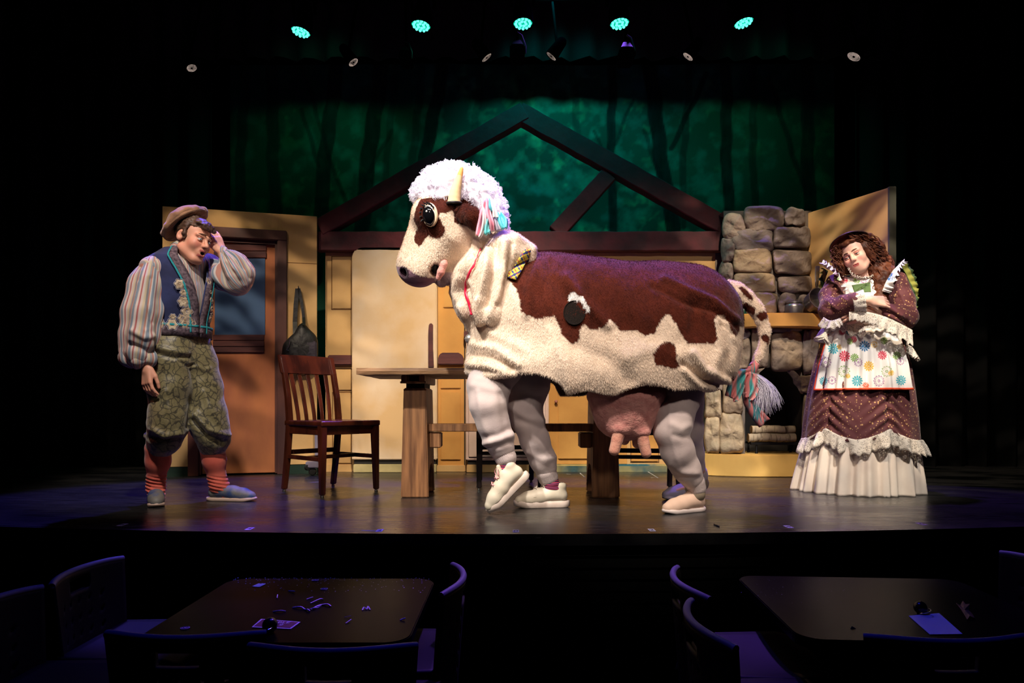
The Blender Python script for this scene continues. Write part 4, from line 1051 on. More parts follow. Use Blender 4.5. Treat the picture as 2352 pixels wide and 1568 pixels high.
for line, w_, a in [([(1525, 640), (1580, 668), (1640, 690), (1692, 735)], 9, .020), ([(1500, 655), (1560, 690), (1640, 715), (1690, 745)], 8, -.016),
                    ([(1300, 640), (1340, 690), (1395, 745)], 13, .018), ([(1270, 640), (1310, 700)], 12, -.010), ([(1240, 600), (1215, 660), (1210, 720)], 10, .012), ([(1262, 600), (1245, 680), (1260, 740)], 9, -.010),
                    ([(1590, 810), (1615, 845), (1650, 865), (1672, 875)], 9, .024), ([(1570, 835), (1610, 872), (1650, 885)], 8, -.018), ([(1575, 850), (1610, 885), (1640, 892)], 7, .016),
                    ([(1675, 740), (1690, 790), (1680, 850)], 10, .014), ([(1640, 740), (1655, 800), (1630, 850)], 14, .012), ([(1440, 820), (1500, 800), (1560, 815)], 16, .008),
                    ([(1090, 790), (1140, 800), (1190, 835)], 9, .014), ([(1085, 815), (1130, 822), (1175, 845)], 8, -.012), ([(1080, 835), (1120, 838), (1160, 852)], 8, .016), ([(1120, 760), (1160, 780), (1200, 800)], 12, .008),
                    ([(1330, 800), (1400, 830), (1440, 870)], 22, -.016), ([(1280, 800), (1300, 850), (1310, 890)], 14, .010), ([(1660, 745), (1672, 752), (1680, 765)], 8, -.012),
                    ([(1070, 852), (1120, 862), (1180, 858)], 6, .010), ([(1420, 640), (1440, 700), (1480, 740)], 20, .008), ([(1545, 800), (1590, 760), (1600, 700)], 18, -.010)]:
    d += ridge(px, py, line, w_, a)
outer = np.interp(V[:, 0], [0, 1], [0, 1]) * 0 + 1
V2 = V + N * (d * np.where((N[:, 1] < .3) | True, 1, 0))[:, None] * np.sign(1.0)
# inner faces follow the outer ones
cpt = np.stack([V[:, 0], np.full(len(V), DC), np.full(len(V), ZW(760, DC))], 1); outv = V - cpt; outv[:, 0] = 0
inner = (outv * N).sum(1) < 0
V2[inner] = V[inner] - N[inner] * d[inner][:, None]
V = V2.astype(np.float32)
px, py = side_px(V, DC, True)
brown = [(1240, 540), (1200, 560), (1178, 610), (1165, 640), (1188, 665), (1192, 694), (1197, 713), (1216, 726), (1245, 732), (1272, 724), (1283, 748), (1293, 770), (1305, 784), (1318, 791), (1331, 777), (1333, 754), (1344, 742), (1354, 754), (1373, 754),
         (1392, 745), (1403, 732), (1411, 742), (1421, 758), (1437, 761), (1459, 758), (1484, 770), (1503, 766), (1509, 750), (1516, 738), (1526, 723), (1538, 721), (1551, 738), (1564, 767), (1577, 786), (1602, 789), (1634, 789), (1647, 780),
         (1644, 751), (1640, 732), (1653, 722), (1669, 732), (1677, 750), (1682, 764), (1690, 774), (1701, 751), (1740, 740), (1740, 540)]
spot1 = smooth_poly([(1502, 812), (1513, 796), (1522, 788), (1532, 785), (1546, 787), (1554, 797), (1555, 809), (1553, 823), (1559, 841), (1542, 847), (1532, 841), (1510, 838), (1503, 825)], 3)
white1 = smooth_poly([(1304, 683), (1310, 675), (1319, 673), (1338, 682), (1349, 697), (1354, 713), (1347, 717), (1340, 704), (1333, 693), (1319, 689), (1306, 690)], 3)
jx = px + 3 * vnoise(V * 60); jy = py + 3 * vnoise(V * 60 + 31)
isb = inside_poly(jx, jy, brown) & ~inside_poly(jx, jy, white1) | inside_poly(jx, jy, spot1)
C = np.where(isb[:, None], BROWN, CREAM) * (1 + .10 * fbm(V * 14, 3) + np.where(isb, .22, .05) * fbm(V * np.array([50, 50, 28]), 2))[:, None]
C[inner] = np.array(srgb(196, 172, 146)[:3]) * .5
white_v = inside_poly(jx, jy, white1); C[white_v] = np.array([.9, .88, .86])
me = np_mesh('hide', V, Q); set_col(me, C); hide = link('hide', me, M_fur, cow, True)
okq = ~inner[Q].any(1)
fur('fur', V, Q, C, 125000, .012, .0020, hide, M_furstrand, (.1, 0, -1), .38, 3, okq)
bvh_body = BVHTree.FromPolygons([tuple(v) for v in V], [tuple(q) for q in Q])
CAMP = Vector((0, 0, CAM_H))
def hit(bvh, x, y, off=.004):
    dr = (P(x, y, 3.0) - CAMP).normalized(); r = bvh.ray_cast(CAMP, dr)
    if r[0] is None: return None, None
    return r[0] + r[1] * off * (1 if r[1].dot(dr) < 0 else -1), (r[1] if r[1].dot(dr) < 0 else -r[1])
# breathing vent
vc, vn = hit(bvh_body, 1319, 718, .004)
Mv = vn.to_track_quat('Z', 'Y').to_matrix()
m = MB(); m.lathe([(.052, -.006), (.0525, .0015), (.049, .002), (.047, -.001), (.02, -.001), (0, -.001)], n=36, M=Mv @ Matrix.Diagonal((1, 1.12, 1)), c=vc)
m.build('mesh_vent', mat('vent_mesh', (.008, .006, .005, 1), .9, (.016, .011, .009, 1), 240, 1, spec=.1), cow, True)

# ---- neck hood
nk = SDF(); DN = 3.52
c2_ = lambda x, y, r, D=DN: (P(x, y, D), R(r, D))
nk.chain([c2_(1108, 590, 62), c2_(1112, 640, 74), c2_(1116, 692, 66), c2_(1120, 738, 46), c2_(1118, 768, 26)], k=.05)
nk.chain([c2_(1150, 582, 52), c2_(1196, 596, 42, 3.55)], k=.06); nk.cone(*[c2_(1150, 640, 50)[0], c2_(1140, 690, 40)[0]], R(56, DN), R(44, DN), k=.05)
nk.cone(c2_(1120, 640, 1, 3.40)[0], c2_(1128, 715, 1, 3.38)[0], R(60, 3.4), R(44, 3.4), k=.05); nk.cone(c2_(1168, 582, 1, 3.40)[0], c2_(1205, 590, 1, 3.42)[0], R(50, 3.4), R(30, 3.4), k=.05)
nk.cone(c2_(1120, 640, 1, 3.68)[0], c2_(1128, 705, 1, 3.70)[0], R(60, 3.6), R(40, 3.6), k=.05)
V, Q = nk.verts(.0065); V = relax_mesh(V, Q, 1); N = vnormals(V, Q); px, py = px_of(V)
d = .012 * fbm(V * 7, 3)
for line, w_, a in [([(1122, 575), (1110, 640), (1098, 690), (1100, 740)], 8, .020), ([(1140, 560), (1132, 640), (1120, 700)], 8, -.018), ([(1160, 560), (1152, 630), (1140, 690), (1120, 740)], 9, .022),
                    ([(1105, 560), (1088, 610), (1062, 650), (1060, 690)], 8, -.022), ([(1085, 590), (1055, 625), (1045, 670), (1070, 720)], 8, .020), ([(1175, 560), (1168, 610), (1160, 650)], 6, -.014),
                    ([(1068, 660), (1078, 705), (1092, 750)], 7, -.028), ([(1100, 690), (1090, 730), (1092, 765)], 8, .018), ([(1140, 700), (1120, 740), (1108, 770)], 8, -.016), ([(1185, 545), (1210, 560), (1224, 572)], 8, .012)]:
    d += ridge(px, py, line, w_, a)
V = (V + N * d[:, None]).astype(np.float32); C = np.tile(CREAM * 1.03, (len(V), 1)) * (1 + .08 * fbm(V * 14, 2))[:, None]
me = np_mesh('neck_hood', V, Q); set_col(me, C); hood = link('neck_hood', me, M_fur, cow, True)
fur('fur', V, Q, C, 50000, .011, .0018, hood, M_furstrand, (.0, 0, -1), .36, 5)
bvh_hood = BVHTree.FromPolygons([tuple(v) for v in V], [tuple(q) for q in Q])
def strip(name, bvh, line, wpx, mt, parent, off=.006, sub=6, th=.002):
    pts = smooth_poly(line, sub, False); Vs = []; nn = []
    for i, (x, y) in enumerate(pts):
        a = np.array(pts[max(i - 1, 0)]); c = np.array(pts[min(i + 1, len(pts) - 1)]); t = (c - a) / np.linalg.norm(c - a); nrm = np.array([-t[1], t[0]])
        ps = [hit(bvh, x + nrm[0] * s * wpx / 2, y + nrm[1] * s * wpx / 2, off)[0] for s in (-1, 0, 1)]
        if None in ps: continue
        Vs += ps
    k = len(Vs) // 3; me = np_mesh(name, np.array([tuple(v) for v in Vs]), grid_mesh(None, k, 3)); o = link(name, me, mt, parent, True)
    md = o.modifiers.new('t', 'SOLIDIFY'); md.thickness = th; md.offset = 0; return o
M_red = mat('red_ribbon', srgb(214, 16, 62), .4, sheen=.3)
strip('red_ribbon', bvh_hood, [(1104, 572), (1098, 592), (1088, 612), (1077, 634), (1071, 650), (1072, 672), (1079, 698), (1085, 722)], 6.5, M_red, cow, .012)
# plaid underlayer showing at the shoulder gap
def plaid_material():
    m = bpy.data.materials.new('plaid'); m.use_nodes = True; nt = m.node_tree; Nn = nt.nodes; L = nt.links; bs = Nn['Principled BSDF']; bs.inputs['Roughness'].default_value = .8
    tc = Nn.new('ShaderNodeTexCoord'); col = None
    def bands(ax, sc, thr, c, prev, rot):
        mp = Nn.new('ShaderNodeMapping'); mp.inputs['Rotation'].default_value = (0, rot, 0); L.new(tc.outputs['Object'], mp.inputs[0])
        wv = Nn.new('ShaderNodeTexWave'); wv.bands_direction = ax; wv.inputs['Scale'].default_value = sc; L.new(mp.outputs[0], wv.inputs['Vector'])
        gt = Nn.new('ShaderNodeMath'); gt.operation = 'GREATER_THAN'; gt.inputs[1].default_value = thr; L.new(wv.outputs['Fac'], gt.inputs[0])
        mx = Nn.new('ShaderNodeMix'); mx.data_type = 'RGBA'; L.new(gt.outputs[0], mx.inputs[0])
        if prev is None: mx.inputs[6].default_value = srgb(176, 158, 52)
        else: L.new(prev, mx.inputs[6])
        mx.inputs[7].default_value = c; return mx.outputs[2]
    col = bands('X', 9, .88, srgb(40, 50, 110), None, .5); col = bands('Z', 9, .88, srgb(40, 50, 110), col, .5); col = bands('X', 9.3, .965, srgb(170, 40, 50), col, .5); col = bands('Z', 18, .96, srgb(224, 200, 90), col, .5)
    L.new(col, bs.inputs['Base Color']); return m
pls = []
for i in range(15):
    t = i / 14; a = np.array([1205, 571]) * (1 - t) + np.array([1166, 640]) * t + np.array([-4, 0]) * math.sin(t * PI); c = np.array([1219, 574]) * (1 - t) + np.array([1187, 646]) * t + np.array([3, 2]) * math.sin(t * PI)
    for s in np.linspace(0, 1, 5):
        q = a * (1 - s) + c * s; hp = hit(bvh_body, q[0], q[1], .016)[0]
        hh = hit(bvh_hood, q[0], q[1], .010)[0]
        if hp is None: hp = P(q[0], q[1], 3.4)
        if hh is not None and hh.y < hp.y: hp = hh
        pls.append(tuple(hp + Vector((0, -.004 * math.sin(s * PI), 0))))
me = np_mesh('plaid_lining', np.array(pls), grid_mesh(None, 15, 5)); o = link('plaid_lining', me, plaid_material(), cow, True)
md = o.modifiers.new('t', 'SOLIDIFY'); md.thickness = .004
# bell on the chest
m = MB(); cb = P(1079, 778, 3.50); rb = R(11.5, 3.5)
m.lathe([(0, -rb)] + [(rb * math.cos(a), rb * math.sin(a)) for a in np.linspace(-1.4, -.12, 8)] + [(rb * 1.06, -.002), (rb * 1.06, .002)] + [(rb * math.cos(a), rb * math.sin(a)) for a in np.linspace(.12, 1.3, 8)] + [(.006, rb * 1.05), (.006, rb * 1.3), (0, rb * 1.32)], n=24, c=cb)
m.build('bell', mat('bell_chrome', srgb(206, 202, 196), .28, metal=.7), cow, True)
m = MB(); m.tube([P(1079, 766, 3.5), P(1086, 748, 3.5), P(1096, 740, 3.51)], .006, 8); m.build('bell_loop', mat('brass_loop', srgb(170, 140, 60), .3, metal=1), cow, True)

# ---- head
DH = 3.50
hd = SDF(); q = lambda x, y, r, dd=0: (P(x, y, DH + dd), R(r, DH))
hd.chain([q(954, 612, 43), q(966, 592, 44), q(986, 556, 51), q(1012, 508, 64), q(1052, 490, 62)], k=.04)
hd.chain([q(1044, 545, 54), q(1060, 575, 44), q(1072, 590, 40)], k=.05)
for s in (-1, 1):
    hd.chain([q(1030, 540, 50, s * .07), q(1000, 585, 34, s * .05), q(970, 618, 36, s * .045)], k=.05)       # cheeks, wide muzzle
    hd.cone(*[q(985, 492, 1, s * .11)[0], q(1010, 500, 1, s * .10)[0]], R(38, DH), R(46, DH), k=.04)                 # brow bulge
    hd.ell(P(930, 625, DH + s * .062), (.024, .03, .019), k=.012, rot=(0, .5, 0), op='s')                            # nostrils
hd.chain([q(1050, 608, 30), q(1030, 628, 24), q(1014, 644, 15)], k=.02)                                             # lower jaw
hd.ell(P(1000, 622, DH - .06), (.020, .16, .028), k=.015, rot=(0, .6, 0), op='s')                                    # mouth corner
V, Q = hd.verts(.0045); V = relax_mesh(V, Q, 1); N = vnormals(V, Q)
px, py = side_px(V, DH, True)
z3 = lambda L_: [(880 + x / 3.92, 360 + y / 3.92) for x, y in L_]
pb = z3([(340, 380), (290, 480), (270, 560), (292, 600), (308, 640), (285, 720), (283, 760), (318, 803), (350, 797), (372, 742), (410, 706), (450, 722), (485, 737), (525, 722), (558, 672), (556, 630), (522, 580), (500, 540), (520, 505), (570, 500), (618, 485), (640, 520), (640, 590), (720, 610), (860, 640), (900, 560), (900, 380), (820, 340), (700, 330), (560, 330), (440, 370)])
nosep = z3([(60, 985), (160, 985), (210, 1002), (262, 1040), (325, 1072), (400, 1085), (470, 1090), (470, 1240), (60, 1240)])
jx = px + 2 * vnoise(V * 70); jy = py + 2 * vnoise(V * 70 + 9)
ib = inside_poly(jx, jy, pb) & ((np.abs(V[:, 1] - DH) > .035) | (jy < 508)); C = np.where(ib[:, None], BROWN * .95, CREAM * 1.02)
C = np.where(inside_poly(jx, jy, nosep)[:, None], np.array(srgb(150, 112, 128)[:3]), C)
nost = np.min([np.linalg.norm((V - np.array(P(930, 625, DH + s * .075))) * [1, .8, 1.2], axis=1) for s in (-1, 1)], 0)
C = np.where((nost < .034)[:, None], np.array(srgb(60, 36, 48)[:3]), C)
jaw = inside_poly(px, py, [(998, 625), (1046, 625), (1046, 680), (998, 680)]); C = np.where(jaw[:, None], np.array(srgb(196, 172, 176)[:3]), C)
mc = poly_dist(px, py, [(996, 612), (1002, 622), (998, 632)], False); 
C *= (1 + .08 * fbm(V * 16, 2))[:, None]
me = np_mesh('head', V, Q); set_col(me, C); head = link('head', me, M_fur, cow, True)
keepq = ~(inside_poly(px, py, nosep)[Q].any(1))
fur('fur', V, Q, C, 52000, .009, .0018, head, M_furstrand, (.3, 0, -.9), .5, 8, keepq)
bvh_head = BVHTree.FromPolygons([tuple(v) for v in V], [tuple(t) for t in Q])
# dark mouth gap and pink lip
M_pinkp = mat('pink_plush', srgb(226, 160, 148), .9, srgb(206, 134, 126), 30, 3, bump=.6, bscale=120, bdist=.005, sheen=.3)
m = SDF(); m.ell(P(1001, 617, DH - .06), (.014, .05, .026), k=0, rot=(0, .35, 0)); m.build('mouth_gap', .005, M_dark, cow)
m = SDF(); m.chain([(P(1021, 590, DH - .10), R(6, DH)), (P(1019, 606, DH - .105), R(8, DH)), (P(1013, 624, DH - .10), R(8, DH)), (P(1007, 638, DH - .09), R(6, DH))], k=.01); m.build('lip', .0045, M_pinkp, cow)
# eyes
M_eyew = mat('eye_white', srgb(236, 226, 214), .3); M_eyeb = mat('eye_black', (.004, .004, .005, 1), .08); M_rim = mat('eye_rim', srgb(240, 206, 170), .6); M_lash = mat('lash_black', (.006, .005, .005, 1), .6)
for s in (-1, 1):
    base = (SDF(), SDF(), SDF()); 
    ec, en = hit(bvh_head, 988, 493, -.004)
    en = (en + Vector((-.35, 0, 0))).normalized()
    if s > 0: ec = Vector((ec.x * (2 * DH - ec.y) / ec.y * 1.0, 2 * DH - ec.y, ec.z)); ec.x = hit(bvh_head, 988, 493)[0].x; en = Vector((en.x, -en.y, en.z))
    Me = en.to_track_quat('Z', 'Y').to_matrix()
    # roll the tall axis slightly
    Me = Me @ Matrix.Rotation(-.12 * s, 3, 'Z')
    rx, ry = R(17.5, 3.3), R(23, 3.3)
    eye_prof = [(1.0, -.012), (1.0, .004), (.9, .016), (.7, .026), (.4, .033), (0, .036)]
    mm = MB(); mm.lathe(eye_prof, n=36, M=Me @ Matrix.Diagonal((rx, ry, 1)), c=ec); eye = mm.build('eye', M_eyew, head, True)
    mm = MB(); ring = []
    for a in np.linspace(0, 2 * PI, 41)[:-1]: ring.append(ec + Me @ Vector((rx * 1.04 * math.cos(a), ry * 1.04 * math.sin(a), .004)))
    mm.tube(ring, .0075, 8, closed=True); mm.build('eye_rim', M_rim, eye, True)
    mm = MB(); mm.lathe([(1, -.004), (.95, .004), (.7, .012), (.4, .017), (0, .019)], n=32, M=Me @ Matrix.Diagonal((rx * .92, ry * .93, 1)), c=ec + Me @ Vector((-.004 * s * 0, -.004, .0185))); mm.build('iris', M_eyeb, eye, True)
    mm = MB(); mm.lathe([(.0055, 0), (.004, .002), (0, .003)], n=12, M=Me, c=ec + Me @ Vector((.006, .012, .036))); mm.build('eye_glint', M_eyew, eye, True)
    mm = MB()
    for a in np.linspace(.5, 3.4, 9):
        d0 = Vector((rx * math.cos(a), ry * math.sin(a), .004)); d1 = Vector((rx * 1.28 * math.cos(a + .15), ry * 1.25 * math.sin(a + .15), .030))
        mm.tube([ec + Me @ d0, ec + Me @ ((d0 + d1) / 2 + Vector((0, 0, .006))), ec + Me @ d1], [.005, .004, .001], 6)
    mm.build('lashes', M_lash, eye, True)['kind'] = 'stuff'
# horns
M_horn = mat('horn_felt', srgb(226, 196, 150), .8, srgb(196, 156, 108), 5, 4, (1, 1, .4), .3, 50, .004)
M_tip = mat('horn_tip', srgb(236, 172, 96), .8, srgb(216, 146, 76), 8, 3)
for s in (-1, 1):
    D1 = DH + s * .175; path = [P(1043, 466, D1), P(1045, 446, D1 - s * .0), P(1050, 424, D1), P(1056, 404, D1), P(1061, 386, D1)]
    if s > 0: path = [P(1043 + 8, 470, D1), P(1050, 452, D1), P(1056, 436, D1), P(1062, 424, D1), P(1066, 414, D1)]
    rr = [R(v, 3.32) for v in (15.5, 13.5, 10.5, 7, 4)]
    sp = [Vector(v) for v in smooth_poly([tuple(v) for v in path], 5, False)]
    rs = np.interp(np.linspace(0, 1, len(sp)), np.linspace(0, 1, 5), rr)
    cut = int(len(sp) * .72)
    mm = MB(); mm.tube(sp[:cut + 1], list(rs[:cut + 1] * (1 + .03 * np.sin(np.arange(cut + 1) * 2.2))), 20); hn = mm.build('horn', M_horn, head, True)
    mm = MB(); mm.tube(sp[cut:] + [sp[-1] + Vector((.003, 0, .006))], list(rs[cut:]) + [.002], 18); mm.build('horn_tip', M_tip, hn, True)
    mm = MB(); ringp = [P(1043 + 15.5 * math.cos(a), 466 + 5 * math.sin(a), D1 - .0) + Vector((0, .05 * math.sin(a) * -1, 0)) for a in np.linspace(0, 2 * PI, 25)[:-1]]
    mm.tube(ringp, .006, 8, closed=True); mm.build('horn_base', M_lash, hn, True)
# ears
for s in (-1, 1):
    e = SDF(); dd = s * .16
    pts = [(P(1048, 492, DH + s * .12), R(13, DH)), (P(1066, 490, DH + dd), R(19, DH)), (P(1082, 496, DH + dd + s * .02), R(19, DH)), (P(1090, 516, DH + dd + s * .01), R(12, DH))]
    e.chain(pts, k=.015)
    V, Q = e.verts(.0045); N = vnormals(V, Q); V = (V + N * (.003 * fbm(V * 40, 2))[:, None]).astype(np.float32)
    C = np.tile(BROWN * 1.1, (len(V), 1)); me = np_mesh('ear', V, Q); set_col(me, C); ear = link('ear', me, M_fur, head, True)
    if s < 0: fur('fur', V, Q, C, 9000, .013, .002, ear, M_furstrand, (.8, 0, -.5), .5, 12)
# curly wig
M_wig = mat('white_curls', srgb(238, 232, 246), .7, sheen=.5, spec=.3)
wg = SDF(); DW = DH + .0
for x, y, r in [(978, 442, 26), (1005, 424, 34), (1040, 418, 38), (1078, 432, 40), (1108, 456, 38), (1128, 488, 32), (1138, 516, 24)]:
    for s in (-1, 0, 1): wg.ell(P(x, y, DW + s * .085 + (.03 if x > 1030 else 0)), (R(r, DH), R(r, DH) * 1.15, R(r, DH)), k=.03)
wg.ell(P(968, 452, DH), (.04, .11, .03), k=.02)
for s in (-1, 1): wg.ell(P(1020, 452, DH + s * .12), (.10, .05, .035), k=.03)
V, Q = wg.verts(.0065); N = vnormals(V, Q); V = (V + N * (.010 * fbm(V * 32, 2))[:, None]).astype(np.float32)
wig = link('curly_wig', np_mesh('curly_wig', V, Q), M_wig, cow, True)
rng = np.random.RandomState(5); N = vnormals(V, Q); sel = rng.choice(len(V), 1500, replace=False); CV = []; CQ = []; base_i = 0
for i in sel:
    n = Vector(N[i]); p = Vector(V[i]) - n * .004; t = n.orthogonal().normalized(); t = (Matrix.Rotation(rng.rand() * 6.28, 3, n) @ t); bi = n.cross(t)
    r = .0075 + .006 * rng.rand(); turns = 1.1 + rng.rand(); K = 12; ring = []
    for k in range(K):
        a = k / (K - 1) * turns * 2 * PI; ring.append(p + n * (r + r * math.sin(a - 1.2) + .012 * k / K * rng.rand()) + t * (r * math.cos(a - 1.2)) + bi * (.010 * k / K))
    mm = MB(); mm.tube(ring, .0010, 3, cap=False); CV += [tuple(v) for v in mm.V]; CQ += [tuple(x + base_i for x in f) for f in mm.F]; base_i = len(CV)
cm = np_mesh('loose_curls', np.array(CV), np.array(CQ)); o = link('loose_curls', cm, M_wig, wig, True); o['kind'] = 'stuff'
# hair bows: pastel cloth strips
M_bp = mat('pink_satin', srgb(236, 170, 188), .45, srgb(220, 140, 160), 6, 2); M_bt = mat('aqua_satin', srgb(110, 206, 206), .4, srgb(80, 180, 190), 6, 2); M_bw = mat('white_satin', srgb(236, 222, 222), .45); M_bg = mat('grey_satin', srgb(150, 140, 152), .5)
def cloth_strip(name, path, widths, mt, parent, curl=.012, th=.002, dirn=(1, .0, .1)):
    sp = [Vector(v) for v in smooth_poly([tuple(v) for v in path], 5, False)]; k = len(sp); ws = np.interp(np.linspace(0, 1, k), np.linspace(0, 1, len(widths)), widths); Vs = []
    for i, p in enumerate(sp):
        t = (sp[min(i + 1, k - 1)] - sp[max(i - 1, 0)]).normalized(); s_ = Vector(dirn); s_ = (s_ - t * s_.dot(t)).normalized(); nn = t.cross(s_)
        for u in np.linspace(-1, 1, 7): Vs.append(tuple(p + s_ * (u * ws[i] / 2) + nn * (curl * math.cos(u * 3.6 + i * .12))))
    o = link(name, np_mesh(name, np.array(Vs), grid_mesh(None, k, 7)), mt, parent, True); md = o.modifiers.new('t', 'SOLIDIFY'); md.thickness = th; md.offset = 0; return o
DBW = DH - .20
bow = cloth_strip('hair_bow', [P(1112, 462, DBW), P(1106, 490, DBW - .01), P(1101, 520, DBW), P(1096, 541, DBW)], [R(8, 3.3), R(15, 3.3), R(14, 3.3), R(8, 3.3)], M_bp, cow)
cloth_strip('bow_strip', [P(1118, 456, DBW), P(1120, 486, DBW - .02), P(1128, 510, DBW - .02), P(1130, 530, DBW)], [R(8, 3.3), R(14, 3.3), R(12, 3.3), R(9, 3.3)], M_bp, bow)
cloth_strip('bow_strip', [P(1122, 500, DBW - .015), P(1117, 520, DBW - .02), P(1118, 536, DBW - .02), P(1124, 530, DBW - .01)], [R(6, 3.3), R(12, 3.3), R(13, 3.3), R(6, 3.3)], M_bt, bow)
cloth_strip('bow_strip', [P(1126, 454, DBW + .02), P(1133, 480, DBW), P(1137, 500, DBW)], [R(7, 3.3), R(14, 3.3), R(15, 3.3)], M_bw, bow)
cloth_strip('bow_strip', [P(1124, 458, DBW + .01), P(1126, 474, DBW - .015), P(1130, 484, DBW - .01)], [R(5, 3.3), R(9, 3.3), R(6, 3.3)], M_bt, bow)
cloth_strip('bow_strip', [P(1144, 490, DBW + .02), P(1150, 510, DBW), P(1158, 524, DBW), P(1160, 505, DBW + .01), P(1150, 490, DBW + .03)], [R(8, 3.3), R(12, 3.3), R(13, 3.3), R(12, 3.3), R(7, 3.3)], M_bt, bow)
cloth_strip('bow_strip', [P(1135, 500, DBW + .01), P(1140, 515, DBW), P(1145, 528, DBW)], [R(10, 3.3), R(12, 3.3), R(14, 3.3)], M_bg, bow)
cloth_strip('bow_strip', [P(1108, 470, DBW - .01), P(1112, 500, DBW - .03), P(1108, 530, DBW - .02), P(1101, 545, DBW - .01)], [R(6, 3.3), R(9, 3.3), R(8, 3.3), R(5, 3.3)], M_bw, bow)

# ---- tail
tl = SDF(); DT = 3.56
tp = [(1672, 662, 18), (1690, 670, 21), (1711, 684, 19), (1734, 706, 16.5), (1749, 733, 14), (1756, 760, 12), (1755, 785, 10), (1745, 812, 8.5), (1734, 836, 7.5)]
tl.chain([(P(x, y, DT), R(r, DT)) for x, y, r in tp], k=.01)
V, Q = tl.verts(.0045); N = vnormals(V, Q); V = (V + N * (.004 * fbm(V * 30, 2))[:, None]).astype(np.float32); px, py = px_of(V)
jx = px + 1.5 * vnoise(V * 80); jy = py + 1.5 * vnoise(V * 80 + 9); z4 = lambda L_: [(1140 + x / 3.136, 560 + y / 3.136) for x, y in L_]
tb_ = [z4(L_) for L_ in ([(1735, 310), (1760, 300), (1840, 370), (1850, 400), (1810, 400), (1770, 345)], [(1755, 430), (1800, 415), (1865, 460), (1855, 510), (1790, 480)], [(1865, 510), (1905, 478), (1950, 490), (1950, 535), (1915, 555), (1880, 535)], [(1908, 660), (1930, 643), (1965, 660), (1960, 715), (1945, 720), (1915, 690)])]
ib = np.zeros(len(V), bool)
for L_ in tb_: ib |= inside_poly(jx, jy, L_)
C = np.where(ib[:, None], BROWN, CREAM * 1.05); me = np_mesh('tail', V, Q); set_col(me, C); tail = link('tail', me, M_fur, cow, True)
fur('fur', V, Q, C, 16000, .011, .002, tail, M_furstrand, (.4, 0, -.8), .5, 21)
M_scarf = mat('striped_scarf', srgb(70, 160, 160), .5, srgb(224, 130, 130), 5, 2, (9, 2, 1.2), lo=.44, hi=.56); M_scarf2 = mat('striped_scarf_dark', srgb(52, 120, 130), .5, srgb(190, 110, 110), 5, 2, (9, 2, 1.2), lo=.42, hi=.58)
m = MB(); m.tube([P(1727, 832, DT), P(1733, 838, DT), P(1728, 848, DT), P(1722, 856, DT)], [R(9, DT), R(11, DT), R(12, DT), R(8, DT)], 16); tbw = m.build('tail_bow', M_scarf, tail, True)
for path, wd, mt in [([(1724, 850), (1704, 856), (1688, 880), (1676, 912)], (14, 22, 26, 22), M_scarf2), ([(1716, 856), (1702, 885), (1690, 912), (1684, 918)], (10, 20, 18, 12), M_scarf), ([(1722, 854), (1724, 880), (1722, 905), (1716, 916)], (14, 26, 24, 14), M_scarf),
                     ([(1726, 856), (1736, 870), (1730, 900), (1720, 915)], (10, 18, 20, 16), M_scarf), ([(1712, 900), (1722, 925), (1738, 950), (1756, 972)], (14, 24, 28, 30), M_scarf2)]:
    cloth_strip('bow_tail', [P(x, y, DT - .03 - .004 * i) for i, (x, y) in enumerate(path)], [R(v, DT) for v in wd], mt, tbw, .014)
# hair tuft
rng = np.random.RandomState(11); mm = MB(); CV = []; CQ = []; bi = 0
for i in range(420):
    a, u = rng.rand(), rng.rand(); x0, y0 = 1728 + rng.uniform(-5, 6), 862 + rng.uniform(-6, 8); ln = .45 + .55 * rng.rand()
    x1 = x0 + (8 + 62 * a ** .8) * ln; y1 = y0 + (70 + 35 * (1 - a)) * ln; d0 = DT + rng.uniform(-.02, .03); sg = rng.uniform(-1, 1); pts = []
    for t in np.linspace(0, 1, 9):
        wv = math.sin(t * 9 + sg * 5) * 3.5 * t; pts.append(P(x0 + (x1 - x0) * t ** .9 + 10 * math.sin(t * PI) * (a + .2) + wv, y0 + (y1 - y0) * t ** 1.2 + wv * .6, d0 + .05 * t * sg))
    q_ = MB(); q_.tube(pts, [.0012] * 7 + [.0008, .0004], 3, cap=False); CV += [tuple(v) for v in q_.V]; CQ += [tuple(x + bi for x in f) for f in q_.F]; bi = len(CV)
o = link('tail_tuft', np_mesh('tail_tuft', np.array(CV), np.array(CQ)), M_wig, tail, True); o['kind'] = 'stuff'

# ---- udder
ud = SDF(); DU = 3.50
ud.ell(P(1436, 950, DU), (R(73, DU), .135, R(62, DU)), k=.02); ud.ell(P(1440, 908, DU + .02), (R(92, DU), .19, R(38, DU)), k=.08)
for x, y, D_ in ((1424, 985, DU - .075), (1474, 992, DU - .06)): ud.ell(P(x, y, D_), (.045, .045, .03), k=.03)
V, Q = ud.verts(.006); N = vnormals(V, Q); V = (V + N * (.0012 * fbm(V * 60, 2))[:, None]).astype(np.float32); udder = link('udder', np_mesh('udder', V, Q), M_pinkp, cow, True)
for x0, y0, x1, y1, D_ in ((1424, 985, 1411, 1034, DU - .08), (1473, 994, 1484, 1040, DU - .065), (1440, 995, 1434, 1010, DU + .07), (1466, 1004, 1464, 1018, DU + .08)):
    t = SDF(); t.chain([(P(x0, y0, D_), R(15, DU)), (P((x0 + x1) / 2, (y0 + y1) / 2, D_), R(13, DU)), (P(x1, y1, D_), R(12, DU))], k=.004)
    t.build('teat', .0045, mat('teat_plush', srgb(232, 172, 148), .9, srgb(214, 146, 126), 30, 3, bump=.5, bscale=120, bdist=.004, sheen=.3) if 'M_teat' not in globals() else M_teat, udder)
